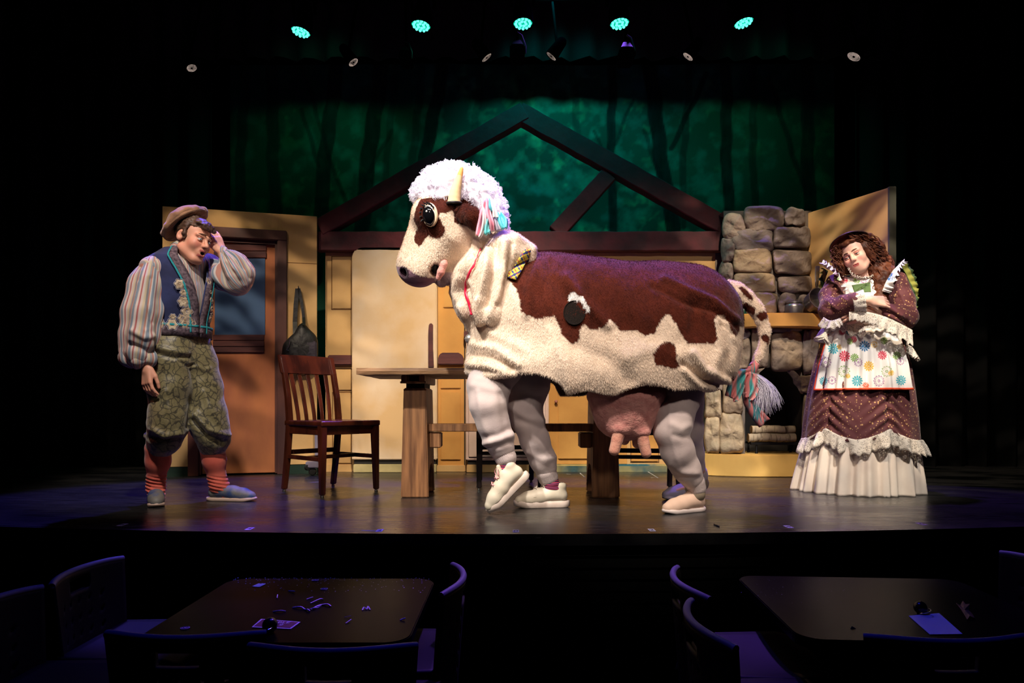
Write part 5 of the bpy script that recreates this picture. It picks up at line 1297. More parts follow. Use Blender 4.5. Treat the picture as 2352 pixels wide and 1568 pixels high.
# ================================================================== PEOPLE
def frame(o, fwd, up=(0, 0, 1)):
    x = Vector(fwd).normalized(); up = Vector(up); z = (up - x * up.dot(x)).normalized(); y = z.cross(x)
    M = Matrix((x, y, z)).transposed().to_4x4(); M.translation = Vector(o); return M

def shoe(parent, o, fwd, L, mats, sole_h=.024, up=(0, 0, 1), laces=None, collar=True, panels=None, hz=1.0):
    M = frame(o, fwd, up); k = L / .28
    MZ = M @ Matrix.Diagonal((1, 1, hz, 1)); s = SDF(M)
    pts = [((.045 * k, 0, .048), .034), ((.085 * k, 0, .056), .036), ((.15 * k, 0, .046), .039), ((.205 * k, 0, .034), .038), ((.245 * k, 0, .027), .030)]
    pts = [((p[0], p[1], p[2] * hz + (hz - 1) * .012 * (1 - i / 4)), r * (1 + (hz - 1) * .35)) for i, (p, r) in enumerate(pts)]
    s.chain(pts, k=.02)
    if collar: s.cone((.06 * k, 0, .06 * hz), (.05 * k, 0, .088 * hz), .037, .036, k=.015); s.cone((.11 * k, 0, .06 * hz), (.095 * k, 0, .08 * hz), .036, .032, k=.02)
    s.ell((.060 * k, 0, .122 * hz), (.046, .027, .042), k=.006, op='s')
    Mi = np.array(M.inverted())
    clip = lambda X, Y, Z: sole_h - .004 - (Mi[2, 0] * X + Mi[2, 1] * Y + Mi[2, 2] * Z + Mi[2, 3])
    base = None
    up_o = s.build('shoe', .0042, mats[0], parent, clip=clip, relax=2)
    # sole: shaped outline with a rolled edge
    xs_ = np.linspace(0, 1, 25); wdt = np.interp(xs_, [0, .05, .15, .35, .55, .72, .85, .95, 1], [.0, .022, .032, .033, .038, .043, .039, .024, .0])
    ol = [(x * L, w_) for x, w_ in zip(xs_, wdt)] + [(x * L, -w_) for x, w_ in zip(xs_[-2:0:-1], wdt[-2:0:-1])]
    V = []; n = len(ol); rings = [(0, .93), (.004, 1.0), (sole_h * .6, 1.03), (sole_h, 1.0), (sole_h + .003, .93)]
    for z, sc in rings:
        for x, y in ol:
            toe = max(0, (x / L - .8)) * .05 + max(0, .06 - x / L) * .05
            V.append(M @ Vector((L / 2 + (x - L / 2) * (1 + (sc - 1) * .5), y * sc, z + toe * (1 - z / (sole_h * 2)))))
    Fq = [(i * n + j, i * n + (j + 1) % n, (i + 1) * n + (j + 1) % n, (i + 1) * n + j) for i in range(len(rings) - 1) for j in range(n)] + [tuple(range(n - 1, -1, -1)), tuple(range((len(rings) - 1) * n, len(rings) * n))]
    link('sole', raw_mesh('sole', V, Fq), mats[1], up_o, True)
    if laces:
        m = MB()
        for i in range(5):
            x = (.105 + .018 * i) * k; z = np.interp(x / k, [.1, .15, .2], [.098, .088, .072]) * (1 + (hz - 1) * 1.15) + .004
            dx = .014 * (1 if i % 2 else -1)
            m.tube([M @ Vector((x, -.022, z - .010)), M @ Vector((x + dx * .3, -.008, z + .001)), M @ Vector((x + dx * .6, .008, z + .001)), M @ Vector((x + dx, .022, z - .010))], .0028, 6)
        for sgn in (-1, 1):
            c = Vector((.098 * k, 0, .104 * (1 + (hz - 1) * 1.1))); loop = [c, c + Vector((.002, sgn * .02, .012)), c + Vector((.016, sgn * .034, .004)), c + Vector((.024, sgn * .03, -.012)), c + Vector((.012, sgn * .016, -.002)), c]
            m.tube([M @ v for v in [Vector(q_) for q_ in smooth_poly([tuple(v) for v in loop], 4, False)]], .0022, 6)
        m.build('laces', laces, up_o, True)['kind'] = 'stuff'
        # padded tongue
        t = SDF(M); t.chain([((.125 * k, 0, .080 * hz), .018), ((.10 * k, 0, .102 * hz), .016), ((.088 * k, 0, .118 * hz), .012)], k=.005, sc=None); t.build('tongue', .004, mats[0], up_o)
    if panels is not None:          # stitched heel counter and toe cap seams
        m = MB()
        def on(x, side, z): 
            r_ = np.interp(x / k, [.0, .045, .085, .15, .205, .245], [.03, .034, .036, .039, .038, .030]) * (1 + (hz - 1) * .35); zc = np.interp(x / k, [.045, .085, .15, .205, .245], [.048, .056, .046, .034, .027]) * hz + (hz - 1) * np.interp(x / k, [.045, .245], [.012, 0]); z = z * hz
            return M @ Vector((x, side * (math.sqrt(max(1e-6, r_ ** 2 - (z - zc) ** 2)) + .0016), z))
        for sd in (-1, 1):
            m.tube([on(.07 * k, sd, .078), on(.09 * k, sd, .058), on(.10 * k, sd, .04), on(.10 * k, sd, .028)], .0017, 5)
            m.tube([on(.13 * k, sd, .066), on(.155 * k, sd, .05), on(.19 * k, sd, .046), on(.225 * k, sd, .05)], .0017, 5)
        m.build('seams', panels, up_o, True)['kind'] = 'stuff'
    return up_o

def hand(s, M, side, curl=(.25, .3, .2), thumb=(.5, -.2), sp=.10, sz=1.0):
    """palm along +x from the wrist, palm facing -z, thumb on the `side` (+1/-1) of y; fingers as separate bent chains"""
    Mn = np.array(M); B = s.M; s.M = Mn
    s.cone((-.02, 0, 0), (.02, 0, 0), .024, .024, k=.01, sc=None)
    ys = [.030, .010, -.010, -.028]; ln = [.072, .080, .074, .058]
    for i in range(4):
        y = ys[i] * side; s.cone((.015, y * .6, .0), (.088 * sz, y, .002), .0165, .0115, k=.012)
        p = np.array([.088 * sz, y, .002]); a = 0; yaw = y / .03 * sp
        for j, (fr, rr) in enumerate(((.46, .0098), (.30, .0088), (.24, .0078))):
            a += curl[j] * (1 + .06 * i); d = np.array([math.cos(a) * math.cos(yaw), math.sin(yaw), -math.sin(a)]) * ln[i] * fr * sz
            s.cone(p, p + d, rr, rr - .0008, k=.0022); p = p + d
    p = np.array([.018, .024 * side, -.006]); a = thumb[0]
    for j, (l, rr) in enumerate(((.042, .0135), (.034, .0105), (.026, .009))):
        d = np.array([math.cos(a), math.sin(a) * side, thumb[1]]); d = d / np.linalg.norm(d) * l * sz; s.cone(p, p + d, rr, rr - .001, k=.006 if j == 0 else .003); p = p + d; a -= .25
    s.M = B

def head_prims(s, M, open_mouth=0.0, fem=False):
    B = s.M; s.M = np.array(M); j = .92 if fem else 1.0
    s.ell((0, .018, .038), (.076, .094, .084), k=.02)
    s.ell((0, -.026, -.038), (.060 * j, .062, .078), k=.03)
    s.ell((0, -.058, -.098 - .012 * open_mouth), (.024 * j, .026, .020), k=.03)
    for x in (-1, 1):
        s.cone((x * .052 * j, .012, -.065), (x * .020, -.06, -.098 - .01 * open_mouth), .016, .016, k=.03)
        s.ell((x * .036, -.060, -.028), (.026, .024, .026), k=.025)
        s.cone((x * .014, -.084, .020), (x * .046, -.070, .021), .0105, .009, k=.014)
        s.ell((x * .031, -.094, .001), (.017, .014, .0115), k=.014, op='s')
        s.ell((x * .078, .012, -.006), (.010, .020, .031), k=.006, rot=(.15, 0, x * -.35))
        s.ell((x * .086, .006, -.004), (.006, .011, .018), k=.005, op='s')
    s.cone((0, -.086, .012), (0, -.108, -.026), .0075, .0120 * j, k=.012)
    for x in (-1, 1): s.ell((x * .0105, -.098, -.031), (.0075, .010, .0075), k=.006)
    for x in (-1, 1): s.ell((x * .006, -.104, -.040), (.0035, .005, .004), k=.003, op='s')
    om = open_mouth
    s.ell((0, -.078, -.066), (.030, .020, .026), k=.015)
    s.cone((-.018, -.090, -.060 + .004 * om), (.018, -.090, -.060 + .004 * om), .0048, .0048, k=.006); s.cone((-.006, -.0955, -.058 + .004 * om), (.006, -.0955, -.058 + .004 * om), .004, .004, k=.006)
    s.cone((-.014, -.089, -.071 - .012 * om), (.014, -.089, -.071 - .012 * om), .0058, .0058, k=.006)
    if om: s.ell((0, -.100, -.065 - .004 * om), (.014 * om, .022, .0085 * om), k=.004, op='s')
    else:  s.ell((0, -.104, -.0655), (.018, .012, .0014), k=.003, op='s')
    s.M = B

def face_color(V, M, base, lip, blush, om=0.0):
    Mi = np.array(M.inverted()); l = V @ Mi[:3, :3].T + Mi[:3, 3]
    C = np.tile(np.array(base), (len(V), 1)) * (1 + .04 * fbm(V * 30, 2))[:, None]
    head = (np.abs(l[:, 0]) < .1) & (np.abs(l[:, 1] ) < .13) & (np.abs(l[:, 2]) < .13)
    bl = np.exp(-((np.abs(l[:, 0]) - .042) / .02) ** 2 - ((l[:, 2] + .03) / .02) ** 2) * (l[:, 1] < -.03) * head
    C = C * (1 - .55 * bl[:, None]) + np.array(blush) * .55 * bl[:, None]
    up = (np.abs(l[:, 2] + (.060 if om else .0615) - .004 * om) < (.0068 if om else .0048) - .09 * np.abs(l[:, 0]) ** 1.3) ; lo_ = (np.abs(l[:, 2] + (.072 if om else .0705) + .012 * om) < (.0072 if om else .0052) - .08 * np.abs(l[:, 0]) ** 1.3)
    lips = (up | lo_) & (np.abs(l[:, 0]) < (.024 if om else .0185)) & (l[:, 1] < -.078) & head
    C[lips] = lip
    if om:
        ins = ((l[:, 0] / (.0145 * om)) ** 2 + ((l[:, 2] + .065 + .004 * om) / (.0088 * om)) ** 2 < 1) & (l[:, 1] > -.0935) & (l[:, 1] < -.06) & head
        C[ins] = (.03, .008, .008)
    return C

def eyes(parent, M, look=(0, 0), lid=.35, iris=srgb(70, 90, 110), skin=None, brow=None, brow_tilt=0.0, shadow=None):
    Mw = mat('eyeball_' + parent.name, srgb(226, 220, 214), .15); Mi_ = mat('iris_' + parent.name, iris, .1); Mp = mat('pupil', (.004, .004, .004, 1), .05)
    for x in (-1, 1):
        c = M @ Vector((x * .031, -.0775, .0005)); r = .0122; A = M.to_3x3().normalized() if hasattr(M.to_3x3(), 'normalized') else M.to_3x3()
        m = MB(); m.lathe([(r * math.sin(t), -r * math.cos(t)) for t in np.linspace(0, PI, 12)], n=18, M=A, c=c); e = m.build('eye', Mw, parent, True)
        dv = (Vector((look[0], -1, look[1]))).normalized(); Rq = (A @ dv).to_track_quat('Z', 'Y').to_matrix(); ic = c
        m = MB(); m.lathe([(.0060, r * .88), (.0056, r * .93), (.003, r * 1.01), (0, r * 1.03)], n=18, M=Rq, c=ic); m.build('iris', Mi_, e, True)
        m = MB(); m.lathe([(.0028, r * 1.018), (.0015, r * 1.04), (0, r * 1.045)], n=12, M=Rq, c=ic); m.build('pupil', Mp, e, True)
        if skin is not None:       # upper and lower lids as spherical shells
            for a0, a1, nm, mt in ((1.75, 1.57 - lid * 1.6 - .15 * 0, 'upper_lid', shadow or skin), (-1.75, -.50, 'lower_lid', skin)):
                V = []; nu, nv = 9, 15
                for i in range(nu):
                    t = a0 + (a1 - a0) * i / (nu - 1)
                    for k in range(nv):
                        u = -1.45 + 2.9 * k / (nv - 1); rr = r * 1.09
                        tt = t * (math.cos(u) * .35 + .65) if nm == 'lower_lid' else t + .0
                        V.append(c + A @ Vector((rr * math.sin(u), -rr * math.cos(u) * math.cos(tt), rr * (math.sin(tt)) * (.55 + .45 * math.cos(u)))))
                me = np_mesh(nm, np.array([tuple(v) for v in V]), grid_mesh(None, nu, nv)); o = link(nm, me, mt, e, True); md = o.modifiers.new('t', 'SOLIDIFY'); md.thickness = .001; md.offset = 0
            m = MB(); t = 1.57 - lid * 1.6
            m.tube([c + A @ Vector((r * 1.12 * math.sin(u), -r * 1.12 * math.cos(u) * math.cos(t), r * 1.12 * math.sin(t) * (.55 + .45 * math.cos(u)))) for u in np.linspace(-1.35, 1.35, 11)], .0011, 5); m.build('lash_line', Mp, e, True)
        if brow is not None:
            m = MB(); pts = [(x * .013, -.0955, .0235 + brow_tilt), (x * .024, -.0935, .029 + brow_tilt * .5), (x * .037, -.085, .030), (x * .049, -.072, .0245)]
            m.tube([M @ Vector(p) for p in pts], [.0034, .0038, .0032, .0015], 8); m.build('eyebrow', brow, parent, True)

def sd_uv(V, a, b):
    """distance along and angle about the axis a-b, in metres"""
    a, b = np.array(a), np.array(b); d = (b - a); L = np.linalg.norm(d); d = d / L; ref = np.cross(d, [0, 1, 0]); ref /= np.linalg.norm(ref); bi = np.cross(d, ref)
    p = V - a; t = p @ d; x, y = p @ ref, p @ bi; return t, np.arctan2(y, x), np.hypot(x, y)

# ---------------------------------------------------------------- the two performers inside the cow
SKIN = srgb(222, 168, 140)
M_skin_p = mat('skin_light', SKIN, .55, sss=.12)
M_sweat = mat('lavender_sweatpants', srgb(214, 196, 190), .9, srgb(198, 180, 177), 7, 3, bump=.25, bscale=160, bdist=.002, sheen=.2)
M_sneak = mat('cream_leather', srgb(226, 214, 192), .5, srgb(206, 192, 166), 8, 3, bump=.08, bscale=40, bdist=.003); M_snsole = mat('sneaker_sole', srgb(232, 216, 204), .6, srgb(206, 184, 168), 10, 3); M_plim = mat('peach_canvas', srgb(236, 200, 176), .75, bump=.15, bscale=300, bdist=.001)
M_seam = mat('seam_tan', srgb(150, 134, 112), .7); M_lace_pink = mat('pink_lace', srgb(238, 168, 170), .6)  # plain tan colour for the raised shoe seams
def stripes_material(name, c1, c2, scale, rot=(0, 0, 0), axis='Z', duty=.5, coords='Object'):
    m = bpy.data.materials.new(name); m.use_nodes = True; nt = m.node_tree; N = nt.nodes; L = nt.links; bs = N['Principled BSDF']; bs.inputs['Roughness'].default_value = .85
    tc = N.new('ShaderNodeTexCoord'); mp = N.new('ShaderNodeMapping'); mp.inputs['Rotation'].default_value = rot; L.new(tc.outputs[coords], mp.inputs[0])
    wv = N.new('ShaderNodeTexWave'); wv.bands_direction = axis; wv.inputs['Scale'].default_value = scale; wv.inputs['Distortion'].default_value = .3; L.new(mp.outputs[0], wv.inputs['Vector'])
    r = N.new('ShaderNodeMapRange'); r.inputs[1].default_value = duty - .1; r.inputs[2].default_value = duty + .1; L.new(wv.outputs['Fac'], r.inputs[0])
    mx = N.new('ShaderNodeMix'); mx.data_type = 'RGBA'; L.new(r.outputs[0], mx.inputs[0]); mx.inputs[6].default_value = c1; mx.inputs[7].default_value = c2; L.new(mx.outputs[2], bs.inputs['Base Color']); return m
M_ssock = stripes_material('striped_sock', srgb(52, 36, 78), srgb(198, 66, 94), 29)

def ribs(V, a, b, n, amp):
    t, ang, r = sd_uv(V, a, b); return amp * np.sin(ang * n)

def performer(label, joints, legs, torso, headp, group=None):
    s = SDF()
    for (hip, knee, ank), sgn in zip(joints, (-1, 1)):
        s.chain([(hip, .075), (knee, .050), (ank, .032)], k=.03)
    for f in legs: s.cone(f[0], f[1], .024, .014, k=.015)
    s.chain(torso, k=.06); s.ell(headp, (.08, .09, .11), k=.04)
    # arms folded inside the costume
    sh = Vector(torso[-1][0])
    for sg in (-1, 1): s.chain([(sh + Vector((0, sg * .14, -.02)), .045), (sh + Vector((.02, sg * .17, -.16)), .038), (sh + Vector((.02, sg * .08, -.26)), .030)], k=.03)
    o = s.build('person', .009, M_skin_p); return tag(o, label, 'person')

Df = 3.47
pf = performer('front performer under the cow, in pale sweatpants, striped socks and white sneakers',
    [(P(1140, 842, 3.50), P(1122, 940, 3.44), P(1172, 1092, 3.47)), (P(1205, 842, 3.62), P(1200, 945, 3.60), P(1272, 1122, 3.68))],
    [(P(1172, 1096, 3.47), P(1140, 1150, 3.455)), (P(1275, 1130, 3.68), P(1210, 1155, 3.68))],
    [(P(1175, 825, 3.57), .13), (P(1165, 740, 3.56), .12), (P(1140, 660, 3.54), .12)], P(1110, 575, 3.54))
pr = performer('rear performer under the cow, in pale sweatpants and peach canvas shoes',
    [(P(1590, 840, 3.52), P(1546, 985, 3.45), P(1602, 1128, 3.52)), (P(1600, 840, 3.66), P(1580, 985, 3.78), P(1612, 1100, 3.98))],
    [(P(1600, 1135, 3.52), P(1545, 1155, 3.47)), (P(1610, 1110, 3.99), P(1550, 1128, 3.95))],
    [(P(1595, 815, 3.58), .13), (P(1500, 760, 3.58), .12), (P(1420, 740, 3.58), .12)], P(1345, 745, 3.58))

def trousers_leg(parent, chain, D_list, folds, mt, cuff=None, h=.0055, seam=None):
    s = SDF(); s.chain([(P(x, y, d), R(r, d)) for (x, y, r), d in zip(chain, D_list)], k=.03)
    def disp(V, N):
        px, py = px_of(V); dd = .003 * fbm(V * 10, 2)
        for line, w_, a in folds: dd = dd + ridge(px, py, line, w_ * 1.5, a * .62) * (N[:, 1] < .35)
        return dd
    return s.build('trouser_leg', h, mt, parent, disp=disp, relax=1)
l1 = trousers_leg(pf, [(1138, 845, 62), (1122, 885, 47), (1122, 930, 42), (1132, 970, 36), (1145, 1005, 34), (1153, 1030, 30)], [3.50, 3.47, 3.44, 3.45, 3.46, 3.47],
    [([(1098, 900), (1106, 960), (1128, 1020)], 5, .010), ([(1150, 905), (1158, 960), (1166, 1010)], 6, -.008), ([(1110, 1020), (1140, 1010), (1175, 1000)], 5, .012), ([(1115, 1005), (1145, 1000), (1170, 985)], 5, -.010), ([(1085, 885), (1130, 895), (1165, 900)], 6, .008), ([(1120, 1028), (1150, 1024), (1178, 1016)], 4, -.010)], M_sweat)
l2 = trousers_leg(pf, [(1212, 845, 60), (1212, 885, 48), (1204, 930, 40), (1212, 965, 36), (1228, 1010, 32), (1246, 1055, 29), (1253, 1075, 26)], [3.62, 3.61, 3.60, 3.61, 3.63, 3.66, 3.67],
    [([(1180, 940), (1215, 960), (1245, 965)], 6, .012), ([(1190, 965), (1220, 975), (1245, 985)], 5, -.010), ([(1225, 1000), (1245, 1030), (1255, 1060)], 6, .009), ([(1215, 1040), (1245, 1055), (1272, 1050)], 5, .010), ([(1200, 900), (1225, 915), (1250, 905)], 7, -.008)], M_sweat)
l3 = trousers_leg(pr, [(1578, 860, 52), (1566, 905, 45), (1548, 960, 42), (1543, 990, 39), (1556, 1035, 37), (1576, 1075, 31), (1589, 1098, 26)], [3.52, 3.50, 3.46, 3.45, 3.47, 3.50, 3.51],
    [([(1545, 975), (1565, 985), (1582, 978)], 6, .012), ([(1548, 1000), (1568, 1006), (1590, 1000)], 5, -.010), ([(1540, 1070), (1565, 1085), (1600, 1088)], 6, .012), ([(1552, 1090), (1580, 1098), (1602, 1096)], 4, -.010), ([(1538, 930), (1540, 1000), (1560, 1075)], 4, .005)], M_sweat)
l4 = trousers_leg(pr, [(1578, 870, 38), (1580, 930, 33), (1583, 985, 30), (1590, 1040, 25), (1600, 1075, 20)], [3.64, 3.70, 3.78, 3.88, 3.95], [([(1590, 1010), (1605, 1020)], 6, .008)], M_sweat)
def cuff(parent, a, b, r, mt, da, db):
    A, B_ = P(*a, da), P(*b, db); s = SDF(); s.cone(A, B_, R(r[0], da), R(r[1], db), k=0)
    s.build('cuff', .0045, mt, parent, disp=lambda V, N: ribs(V, A, B_, 36, .0012))
cuff(pf, (1155, 1038), (1161, 1050), (26, 25), M_sweat, 3.47, 3.47); cuff(pf, (1254, 1084), (1259, 1096), (24, 23), M_sweat, 3.67, 3.68); cuff(pr, (1596, 1108), (1600, 1120), (23, 21), M_sweat, 3.515, 3.52); cuff(pr, (1606, 1084), (1609, 1092), (18, 17), M_sweat, 3.96, 3.97)
for pa, pts in ((pf, [(1161, 1048, 21, 3.47), (1166, 1075, 19.5, 3.47), (1174, 1098, 18, 3.47), (1160, 1125, 13, 3.46)]), (pf, [(1259, 1094, 19, 3.68), (1266, 1112, 18.5, 3.68), (1273, 1122, 17, 3.685), (1250, 1146, 11, 3.69)])):
    s = SDF(); s.chain([(P(x, y, d), R(r, d)) for x, y, r, d in pts], k=.01); s.build('sock', .0045, M_ssock, pa, disp=lambda V, N: .0015 * np.sin(V[:, 2] * 260))
M_anks = mat('grey_ankle_sock', srgb(150, 134, 112), .9)
for pts in ([(1599, 1118, 17, 3.52), (1602, 1134, 17, 3.52), (1580, 1154, 10, 3.52)], [(1608, 1090, 15, 3.97), (1611, 1110, 16, 3.98), (1580, 1122, 13, 3.97)]):
    s = SDF(); s.chain([(P(x, y, d), R(r, d)) for x, y, r, d in pts], k=.01); s.build('sock', .0045, M_anks, pr)
# shoes: toe/heel contact on the floor
toe = P(1131, 1181, 3.432); fw = Vector((-.72, -.16, -.70)).normalized(); shoe(pf, Vector((toe.x, toe.y, .006)) - fw * .272, fw, .285, (M_sneak, M_snsole), .032, laces=M_lace_pink, panels=M_seam, hz=1.25)
shoe(pf, (XW(1309, 3.68), 3.69, 0), (-1, -.10, 0), .305, (M_sneak, M_snsole), .034, laces=mat('white_lace', srgb(232, 224, 210), .6), panels=M_seam, hz=1.25)
shoe(pr, (XW(1622, 3.54), 3.56, 0), (-.88, -.42, 0), .275, (M_plim, mat('white_rubber', srgb(238, 222, 216), .5)), .020)
shoe(pr, (XW(1612, 4.0), 4.02, 0), (-.95, -.25, 0), .25, (mat('grey_canvas', srgb(176, 168, 190), .75), mat('grey_rubber', srgb(200, 190, 200), .5)), .020)
# ---------------------------------------------------------------- the man at the left
def lum(*a): return srgb(*a)
M_hair_b = mat('brown_hair', srgb(96, 70, 52), .5, srgb(60, 42, 32), 30, 3, (1, 1, 4), .6, 70, .006)
def build_man():
    yaw = math.radians(67); fz = Vector((math.sin(yaw), -math.cos(yaw), 0)); rt = Vector((-math.cos(yaw), -math.sin(yaw), 0))     # forward, his right
    pel, chest, neck = P(414, 800, 3.80), P(416, 690, 3.79), P(408, 584, 3.82)
    shR, shL = P(350, 616, 3.65), P(480, 608, 3.94)
    elR, wrR = P(316, 742, 3.60), P(338, 838, 3.59)
    elL, wrL = P(560, 646, 3.89), P(512, 584, 3.87)
    hipR, knR, anR = P(388, 812, 3.71), P(374, 972, 3.70), P(358, 1116, 3.81)
    hipL, knL, anL = P(442, 812, 3.86), P(489, 978, 3.86), P(499, 1110, 3.93)
    HM = Matrix.Translation(P(444, 549, 3.77)) @ Matrix.Rotation(math.radians(71), 4, 'Z') @ Matrix.Rotation(math.radians(8), 4, 'Y') @ Matrix.Rotation(math.radians(14), 4, 'X')
    s = SDF()
    s.cone(HM @ Vector((0, .022, -.06)), neck + Vector((0, .01, -.02)), .052, .058, k=.025)
    s.chain([(pel, .100), (P(416, 745, 3.80), .090), (chest, .094), (P(419, 640, 3.79), .084)], k=.06, sc=(1.25, .85, 1), yaw=yaw)
    s.cone(shR, shL, .052, .052, k=.03)
    s.chain([(shR, .055), (elR, .042), (wrR, .027)], k=.03); s.chain([(shL, .055), (elL, .042), (wrL, .028)], k=.03)
    s.chain([(hipR, .09), (knR, .058), (P(362, 1040, 3.77), .050), (anR, .036)], k=.03); s.chain([(hipL, .09), (knL, .058), (P(494, 1030, 3.90), .050), (anL, .036)], k=.03)
    s.cone(anR + Vector((0, .02, -.06)), P(361, 1158, 3.70), .032, .022, k=.02); s.cone(anL + Vector((-.02, 0, -.05)), P(560, 1140, 3.92), .030, .019, k=.02)
    head_prims(s, HM, 1.0)
    # right hand hangs, fingers down, back of the hand to the viewer-left; left hand flat on the side of the head
    hR = frame(wrR + Vector((0, -.0, -.01)), (.08, -.12, -1), (-.45, -.8, 0)); hand(s, hR, 1, (.28, .35, .25), (.35, -.35))
    hL = frame(wrL + Vector((-.004, 0, .008)), (-.33, -.02, .80), (.80, -.45, .35)); hand(s, hL, 1, (.15, .25, .25), (.5, -.2))
    V, Q = s.verts(.004); V = relax_mesh(V, Q, 1); me = np_mesh('person', V, Q)
    set_col(me, face_color(V, HM, srgb(222, 160, 132)[:3], srgb(190, 100, 90)[:3], srgb(206, 100, 90)[:3], 1.0))
    o = link('person', me, mat('man_skin', (1, 1, 1, 1), .5, attr='col', sss=.1), None, True)
    tag(o, 'man in tan cap, navy embroidered vest and striped shirt holding his head, mouth open', 'person')
    M_lid = mat('eyelid_skin', srgb(196, 130, 108), .5); brow = mat('eyebrow_brown', srgb(92, 62, 44), .8)
    eyes(o, HM, (-.1, -.35), .66, srgb(86, 104, 110), M_lid, brow, .006)
    # ---- hair
    hs = SDF(HM)
    hs.ell((0, .024, .046), (.083, .097, .088), k=.02); hs.ell((0, -.050, .090), (.058, .034, .024), k=.02); hs.ell((-.02, -.080, .072), (.036, .012, .014), k=.015, rot=(0, .3, 0)); hs.ell((.03, -.078, .076), (.034, .012, .016), k=.015)
    for x in (-1, 1): hs.ell((x * .074, -.012, .02), (.012, .020, .045), k=.015)
    Mi = np.array(HM.inverted())
    def clip(X, Y, Z):
        lx = Mi[0, 0] * X + Mi[0, 1] * Y + Mi[0, 2] * Z + Mi[0, 3]; ly = Mi[1, 0] * X + Mi[1, 1] * Y + Mi[1, 2] * Z + Mi[1, 3]; lz = Mi[2, 0] * X + Mi[2, 1] * Y + Mi[2, 2] * Z + Mi[2, 3]
        return np.maximum(np.minimum(.060 - lz, -.022 - 0 * lz - ly + 0 * lx) , -.055 - lz)       # keep above the brow in front, lower at the sides and back
    hs.build('hair', .004, M_hair_b, o, disp=lambda V, N: .006 * vnoise((V @ np.array(HM)[:3, :3]) * np.array([90, 20, 60])) + .003 * vnoise(V * 90), clip=clip)
    # ---- cap
    M_cap = mat('tan_corduroy', srgb(150, 112, 82), .9, srgb(112, 82, 62), 9, 4, bump=.4, bscale=70, bdist=.006, sheen=.3)
    cx = SDF(); c0 = P(423, 512, 3.80); ax = Vector((.82, -.25, .62)).normalized(); axn = Vector((-.60, -.05, .78)).normalized()
    Rm = np.array(Matrix((ax, axn.cross(ax).normalized() * 1, axn)).transposed())
    CM = np.eye(4); CM[:3, :3] = Rm; CM[:3, 3] = c0
    s2 = SDF(CM); s2.ell((0, 0, .0), (.142, .135, .044), k=.0); s2.ell((.01, 0, .022), (.10, .10, .034), k=.02); s2.ell((0, 0, -.045), (.128, .12, .042), k=.02, op='s')
    cap = s2.build('cap', .005, M_cap, o, disp=lambda V, N: .007 * fbm(V * 22, 2))
    m = MB(); ring = [Vector(c0) + Vector(Rm @ np.array((.130 * math.cos(a), .123 * math.sin(a), -.012))) for a in np.linspace(0, 2 * PI, 41)[:-1]]; m.tube(ring, .009, 8, closed=True); m.build('cap_band', M_cap, cap, True)
    # ---- striped shirt: body, collar, two gathered sleeves
    def shirt_mat():
        m = bpy.data.materials.new('striped_shirt'); m.use_nodes = True; nt = m.node_tree; N = nt.nodes; L = nt.links; bs = N['Principled BSDF']; bs.inputs['Roughness'].default_value = .85; bs.inputs['Sheen Weight'].default_value = .15
        at = N.new('ShaderNodeAttribute'); at.attribute_name = 'uvw'; sp = N.new('ShaderNodeSeparateXYZ'); L.new(at.outputs['Vector'], sp.inputs[0])
        mu = N.new('ShaderNodeMath'); mu.operation = 'MULTIPLY'; mu.inputs[1].default_value = 1 / .036; L.new(sp.outputs[0], mu.inputs[0])
        fr = N.new('ShaderNodeMath'); fr.operation = 'FRACT'; L.new(mu.outputs[0], fr.inputs[0])
        cr = N.new('ShaderNodeValToRGB'); cr.color_ramp.interpolation = 'CONSTANT'; e = cr.color_ramp.elements
        stops = [(0, (196, 186, 178)), (.14, (166, 98, 96)), (.24, (200, 190, 182)), (.36, (122, 138, 152)), (.54, (196, 188, 182)), (.62, (178, 124, 108)), (.72, (150, 150, 152)), (.86, (196, 182, 152))]
        e[0].position = 0; e[0].color = lum(*stops[0][1]); e[1].position = stops[1][0]; e[1].color = lum(*stops[1][1])
        for p, c in stops[2:]: q = e.new(p); q.color = lum(*c)
        L.new(fr.outputs[0], cr.inputs[0]); L.new(cr.outputs[0], bs.inputs['Base Color']); return m
    M_shirt = shirt_mat()
    def sleeve(name, pts, axis, folds, h=.0055):
        sv = SDF(); sv.chain(pts, k=.03); a, b = axis
        def disp(V, N):
            t, ang, r = sd_uv(V, a, b); L = np.linalg.norm(np.array(b) - np.array(a)); px, py = px_of(V)
            dd = .009 * np.sin(ang * 8 + 3 * vnoise(np.stack([ang * 1.5, t * 4, 0 * t], 1))) * np.clip(t / L * 3 + .1, 0, 1) + .004 * fbm(V * 16, 2)
            for line, w_, am in folds: dd = dd + ridge(px, py, line, w_, am)
            return dd
        def uvw(V, N):
            t, ang, r = sd_uv(V, a, b); return np.stack([(ang + PI) * .075, t, r], 1)
        return sv.build(name, h, M_shirt, o, disp=disp, uvw=uvw)
    pR = lambda x, y, d, r: (P(x, y, d), R(r, d))
    sleeve('sleeve', [pR(352, 614, 3.65, 27), pR(338, 655, 3.63, 34), pR(326, 720, 3.60, 39), pR(322, 770, 3.59, 38), pR(318, 805, 3.59, 36)], (P(352, 600, 3.7), P(316, 830, 3.63)),
           [([(305, 760), (330, 775), (352, 770)], 6, .012), ([(300, 790), (325, 800), (350, 815)], 6, -.012), ([(335, 760), (345, 790), (350, 825)], 5, .012), ([(345, 640), (340, 700), (350, 740)], 5, -.012), ([(318, 650), (308, 720), (302, 780)], 5, .008)])
    # flared lower edge of the hanging sleeve
    sleeve('sleeve_cuff', [pR(306, 806, 3.59, 26), pR(300, 818, 3.59, 21), pR(325, 822, 3.58, 22), pR(342, 822, 3.58, 17)], (P(316, 780, 3.63), P(318, 850, 3.63)), [])
